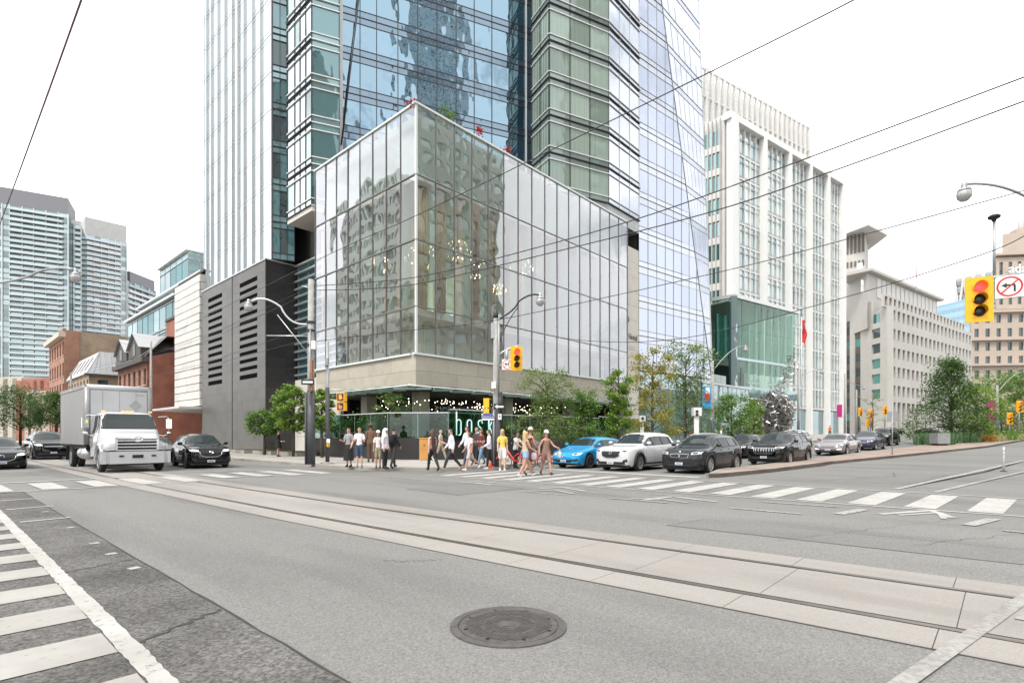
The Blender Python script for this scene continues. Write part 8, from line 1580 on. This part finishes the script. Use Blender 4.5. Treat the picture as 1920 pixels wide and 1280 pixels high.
    if cap:
        mb = MB(); mb.lathe([(0.108, 0.03), (0.106, 0.07), (0.085, 0.125), (0.04, 0.155), (0.005, 0.16)], ctr, 16, M=Matrix.Translation(ctr) @ Matrix.Diagonal((s * 1.02, s * 0.92, s, 1))); cp_ = mb.build("cap", cloth(cap[0]), R, M=M, smooth=True); mb = MB()
        if cap[1] == 'peak': mb.add([ctr + Vector((x * s, y * s, zz * s)) for x, y, zz in ((.08, .075, .045), (.13, .065, .04), (.175, .03, .03), (.175, -.03, .03), (.13, -.065, .04), (.08, -.075, .045))], [(0, 1, 2, 3, 4, 5)]); mb.build("peak", cloth(cap[0]), cp_, M=M)
        elif cap[1] == 'brim': mb.lathe([(0.17, 0.035), (0.175, 0.045), (0.1, 0.05)], ctr, 18, M=Matrix.Translation(ctr) @ Matrix.Diagonal((s, s, s, 1))); mb.build("brim", cloth(cap[0]), cp_, M=M)
        else: mb.lathe([(0.09, 0.09), (0.12, 0.0), (0.125, -0.1), (0.15, -0.2), (0.18, -0.27)], ctr, 16, M=Matrix.Translation(ctr + Vector((-0.04 * s, 0, 0))) @ Matrix.Diagonal((s * 0.85, s, s, 1))); mb.build("hood", cloth(cap[0]), cp_, M=M, smooth=True)
    # face
    fx_ = ctr.x + 0.088 * s
    mb = MB(); mb.lathe([(0.004, -0.022), (0.017, -0.016), (0.012, 0.012), (0.004, 0.03)], (fx_ + 0.004, 0, ctr.z - 0.02 * s), 6); mb.build("nose", skin, R, M=M, smooth=True)
    for sd in (-1, 1):
        MB().lathe([(0.004, -0.007), (0.013, 0.0), (0.004, 0.007)], (0, 0, 0), 8, M=Matrix.Translation((fx_ - 0.006 * s, sd * 0.03 * s, ctr.z + 0.012 * s))).build("eye", "hair_black", R, M=M); MB().lathe([(0.006, -0.03), (0.02, 0), (0.006, 0.03)], (0, 0, 0), 6, M=Matrix.Translation((ctr.x - 0.01, sd * 0.082 * s, ctr.z - 0.005)) @ Matrix.Diagonal((1, 0.6, 1, 1))).build("ear", skin, R, M=M)
    MB().box((fx_ - 0.008 * s, 0, ctr.z - 0.062 * s), (0.012, 0.04 * s, 0.009)).build("mouth", "sign_red" if hairstyle == 'long' else skin, R, M=M)
    # hands with five fingers
    for k, (wp, d, sd) in hands.items():
        d = d.normalized(); sdv = d.cross(Vector((0, sd, 0))); sdv = sdv.normalized() if sdv.length > 0.2 else Vector((1, 0, 0)); pn = d.cross(sdv).normalized(); mb = MB(); L_ = 0.085 * s
        mb.tube([wp - d * 0.015, wp + d * L_ * 0.5, wp + d * L_], [0.026 * s, 0.036 * s, 0.03 * s], 8)
        for q in range(4):
            o = sdv * (q - 1.5) * 0.018 * s; ln_ = (0.062, 0.072, 0.068, 0.052)[q] * s; b0 = wp + d * L_ * 0.9 + o; mb.tube([b0, b0 + d * ln_ * 0.5 + pn * 0.008, b0 + d * ln_ * 0.9 + pn * 0.03], [0.0095 * s, 0.009 * s, 0.007 * s], 5)
        b0 = wp + d * L_ * 0.3 + sdv * 0.03 * s; mb.tube([b0, b0 + (d + sdv * 0.8).normalized() * 0.035 * s, b0 + (d * 1.2 + sdv * 0.5).normalized() * 0.065 * s + pn * 0.01], [0.012 * s, 0.011 * s, 0.008 * s], 5); mb.build("hand", skin, R, M=M, smooth=True)
    if bag:
        kind_, c = bag
        if kind_ == 'backpack': o = MB().lathe([(0.1, -0.2), (0.14, -0.15), (0.145, 0.1), (0.1, 0.2), (0.03, 0.23)], (0, 0, 0), 12, M=Matrix.Translation(V[ch] + Vector((-0.19 * s, 0, -0.02))) @ Matrix.Diagonal((0.7, 1, 1, 1))).build("backpack", cloth(c), R, M=M, smooth=True)
        elif kind_ == 'shoulder':
            o = MB().lathe([(0.06, -0.15), (0.11, -0.1), (0.1, 0.1), (0.05, 0.14)], (0, 0, 0), 12, M=Matrix.Translation(V[0] + Vector((0, 0.24 * s, 0.1))) @ Matrix.Diagonal((1.1, 0.55, 1, 1))).build("shoulder_bag", cloth(c), R, M=M, smooth=True); MB().tube([V[0] + Vector((0, 0.24 * s, 0.22)), V[sho] + Vector((0.06, 0.12 * s, 0.03)), V[sho] + Vector((-0.06, 0.12 * s, 0.0)), V[0] + Vector((-0.05, 0.22 * s, 0.22))], 0.013, 5).build("strap", cloth(c), o, M=M)
        elif kind_ == 'hand': wp, d, sd = hands['L']; q = wp + d * 0.12; o = MB().lathe([(0.07, -0.36), (0.1, -0.3), (0.09, -0.12), (0.05, -0.1)], (0, 0, 0), 10, M=Matrix.Translation(q) @ Matrix.Diagonal((1.2, 0.6, 1, 1))).build("hand_bag", cloth(c), R, M=M, smooth=True); MB().tube([q + Vector((0.07, 0, -0.12)), q, q + Vector((-0.07, 0, -0.12))], 0.008, 5).build("strap", cloth(c), o, M=M)
    return R
TO = rad(180 + 47.5)                                                         # facing the viewer
def walkpose(a=24, b=-20, kb=26, ar=18): return dict(hipL=a, hipR=b, kneeL=6, kneeR=kb, shL=-ar, shR=ar, elL=18, elR=28)
GP = SWH
def at_feet(px, py, z): q = gr(px, py, z); return (q.x, q.y)
WH, BK = (0.68, 0.68, 0.68), (0.016, 0.016, 0.018)
person("woman in grey tee and long black skirt looking along the street", at_feet(654, 875, GP), 1.68, TO - 0.3, hair="hair_brown", top=(0.27, 0.28, 0.30), bottom=BK, leg='skirt', hem=0.66, shoe=BK, pose=dict(elR=95, shR=10, elL=40), z=GP, wide=1.08)
person("man in white tee and blue shorts holding a phone with black bag", at_feet(674, 878, GP), 1.70, TO + 0.1, hair="hair_brown", top=WH, bottom=(0.05, 0.075, 0.13), leg='shorts', shoe=(0.16, 0.20, 0.24), pose=dict(elR=90, shR=15, elL=85, shL=10), z=GP, bag=('shoulder', BK), wide=1.08)
person("man in a brown suit and hat with his back turned", at_feet(695, 866, GP), 1.92, TO + PI + 0.2, skin="skin_brown", hair="hair_black", top=(0.17, 0.095, 0.06), sleeve='long', bottom=(0.14, 0.08, 0.05), shoe=(0.05, 0.035, 0.025), z=GP, cap=((0.14, 0.08, 0.05), 'brim'), wide=1.15, pose=dict(elL=70, elR=70))
person("youth in white tee and khaki shorts beside the hooded woman", at_feet(709, 877.5, GP), 1.52, TO + 0.2, skin="skin_tan", hair="hair_black", top=(0.70, 0.66, 0.66), bottom=(0.33, 0.30, 0.20), leg='shorts', shoe=(0.08, 0.05, 0.09), z=GP, cap=((0.72, 0.72, 0.72), 'peak'))
person("woman with white hood, loose white top and black trousers", at_feet(722, 878, GP), 1.60, TO + 1.2, skin="skin_tan", hair="hair_black", top=(0.68, 0.60, 0.62), sleeve='long', bottom=BK, shoe=BK, z=GP, cap=((0.74, 0.76, 0.78), 'hood'), wide=1.15)
person("person in dark clothes wearing a black backpack", at_feet(738, 876, GP), 1.72, TO + PI - 0.5, hair="hair_black", skin="skin_tan", top=BK, sleeve='long', bottom=(0.05, 0.042, 0.042), shoe=BK, z=GP, bag=('backpack', (0.02, 0.02, 0.025)), pose=walkpose(16, -14, 14, 8))
person("woman with long dark hair, dark top and black trousers walking", at_feet(811, 882, 0.06), 1.68, TO + PI + 0.5, hair="hair_brown", hairstyle='long', top=(0.06, 0.03, 0.028), sleeve='none', bottom=BK, shoe=BK, z=0.06, pose=walkpose(20, -18, 22, 16))
person("older man in beige walking by the host stand", at_feet(826, 863, GP), 1.72, TO + PI / 2 - 0.3, hair="hair_grey", top=(0.45, 0.40, 0.34), bottom=(0.33, 0.28, 0.21), shoe=WH, z=GP, pose=dict(elL=60, elR=70, **{k: v for k, v in walkpose().items() if k[:2] in ('hi', 'kn')}))
person("man in white shirt and dark trousers striding right", at_feet(846, 881, 0.05), 1.78, TO + PI / 2 + 0.25 + PI, hair="hair_black", top=(0.66, 0.67, 0.74), sleeve='long', bottom=(0.035, 0.037, 0.045), shoe=(0.5, 0.3, 0.22), z=0.05, pose=walkpose(25, -22, 18, 12))
person("man in open white shirt and sunglasses walking left", at_feet(876, 873, GP), 1.80, TO - PI / 2 + 0.7, hair="hair_black", top=(0.64, 0.66, 0.74), sleeve='long', bottom=(0.05, 0.06, 0.10), shoe=(0.2, 0.14, 0.09), z=GP, pose=walkpose(20, -18, 24, 14))
person("woman in white top and beige shorts walking left", at_feet(881, 882, 0.05), 1.62, TO - PI / 2 + 0.3, hair="hair_black", hairstyle='long', skin="skin_tan", top=(0.70, 0.62, 0.63), bottom=(0.50, 0.44, 0.38), leg='shorts', shoe=WH, z=0.05, pose=walkpose(18, -22, 34, 10))
person("man in dark shirt half hidden behind the white shirt", at_feet(894, 869, GP), 1.76, TO - 0.6, hair="hair_grey", top=(0.06, 0.045, 0.05), bottom=BK, shoe=BK, z=GP, pose=walkpose(14, -12, 18, 12))
person("woman in dark red plaid shirt and blue jeans", at_feet(902, 870, GP), 1.70, TO - 0.7, hair="hair_brown", hairstyle='long', top=(0.14, 0.03, 0.035), bottom=(0.16, 0.25, 0.37), shoe=BK, z=GP, pose=dict(elL=95, elR=95, hipL=22, hipR=-18, kneeR=20))
person("person in white shirt and black trousers left of the corner pole", at_feet(917, 879, GP - 0.05), 1.66, TO + PI / 2 + PI, hair="hair_black", top=(0.70, 0.70, 0.76), sleeve='long', bottom=BK, shoe=WH, z=GP - 0.05, pose=dict(elL=60, elR=60, hipL=8, hipR=-8))
person("blonde woman in yellow tee and white shorts", at_feet(942, 882, 0.04), 1.68, TO, hair="hair_blonde", hairstyle='long', top=(0.72, 0.52, 0.10), bottom=(0.70, 0.68, 0.66), leg='shorts', shoe=WH, z=0.04, pose=walkpose(12, -10, 14, 6), bag=('hand', (0.45, 0.36, 0.28)))
person("woman in white shirt standing over a red bicycle", at_feet(967, 877, 0.02), 1.62, TO + 0.8, skin="skin_tan", hair="hair_black", top=(0.66, 0.64, 0.64), bottom=BK, shoe=BK, z=0.02, pose=dict(shL=40, shR=40, elL=20, elR=20, lean=8))
person("blonde woman in beige top and denim shorts crossing", at_feet(985, 893, 0), 1.70, TO - 1.15 + PI, hair="hair_blonde", hairstyle='long', skin="skin_tan", top=(0.52, 0.40, 0.28), sleeve='none', bottom=(0.24, 0.38, 0.56), leg='short_shorts', shoe=WH, pose=dict(hipL=26, hipR=-14, kneeL=4, kneeR=18, shL=38, shR=20, elL=30, elR=40), bag=('hand', (0.6, 0.6, 0.6)))
person("woman in cap and dark top beside the denim shorts woman", at_feet(994, 890, 0), 1.76, TO - 0.9 + PI, hair="hair_brown", skin="skin_tan", top=(0.05, 0.025, 0.025), sleeve='none', bottom=(0.10, 0.02, 0.03), leg='shorts', shoe=(0.2, 0.1, 0.08), cap=((0.62, 0.52, 0.40), 'peak'), pose=walkpose(16, -18, 20, 16))
person("man in pale shirt and jeans walking away by the terrace wall", at_feet(1007, 861, GP), 1.74, TO + PI, hair="hair_black", top=(0.55, 0.58, 0.58), bottom=(0.18, 0.28, 0.38), shoe=WH, z=GP, pose=walkpose(10, -10, 12, 8))
person("woman in brown playsuit and white cap crossing furthest right", at_feet(1024, 890, 0), 1.68, TO - 0.25 + 0.5, hair="hair_brown", skin="skin_tan", top=(0.25, 0.15, 0.115), sleeve='none', bottom=(0.30, 0.17, 0.14), leg='shorts', shoe=(0.1, 0.06, 0.05), cap=((0.72, 0.72, 0.72), 'peak'), pose=dict(hipL=22, hipR=-16, kneeR=16, kneeL=4, shR=-10, shL=24, abL=30, abR=26, elL=50, elR=40), bag=('hand', (0.5, 0.47, 0.40)))
person("person in black by the rail of the dark stone block", at_feet(522, 855.5, GP), 1.70, TO + PI / 2, hair="hair_black", top=BK, sleeve='long', bottom=BK, leg='skirt', hem=0.4, shoe=BK, z=GP, pose=dict(elL=70, elR=70), group="people at the crossing")
for i, (px, d, lb, tp) in enumerate(((1296, 43, "far pedestrian in red behind the white cars", (0.5, 0.06, 0.05)), (1352, 50, "far pedestrian in white near the banner lamp", WH), (1404, 58, "far pedestrian in dark red by the narrow tree", (0.3, 0.05, 0.05)), (1556, 84, "far pedestrian in orange before the office planters", (0.6, 0.15, 0.05)), (1644, 96, "far pedestrian in white at the next crossing", WH), (1388, 60, "far pedestrian in blue by the sculpture", (0.1, 0.15, 0.3)))):
    u, v = at(px, d); person(lb, (u, v), 1.72, TO + i, top=tp, bottom=BK, z=gz(u) + SWH, pose=walkpose(14, -12, 14, 8), group="far pedestrians on the avenue")
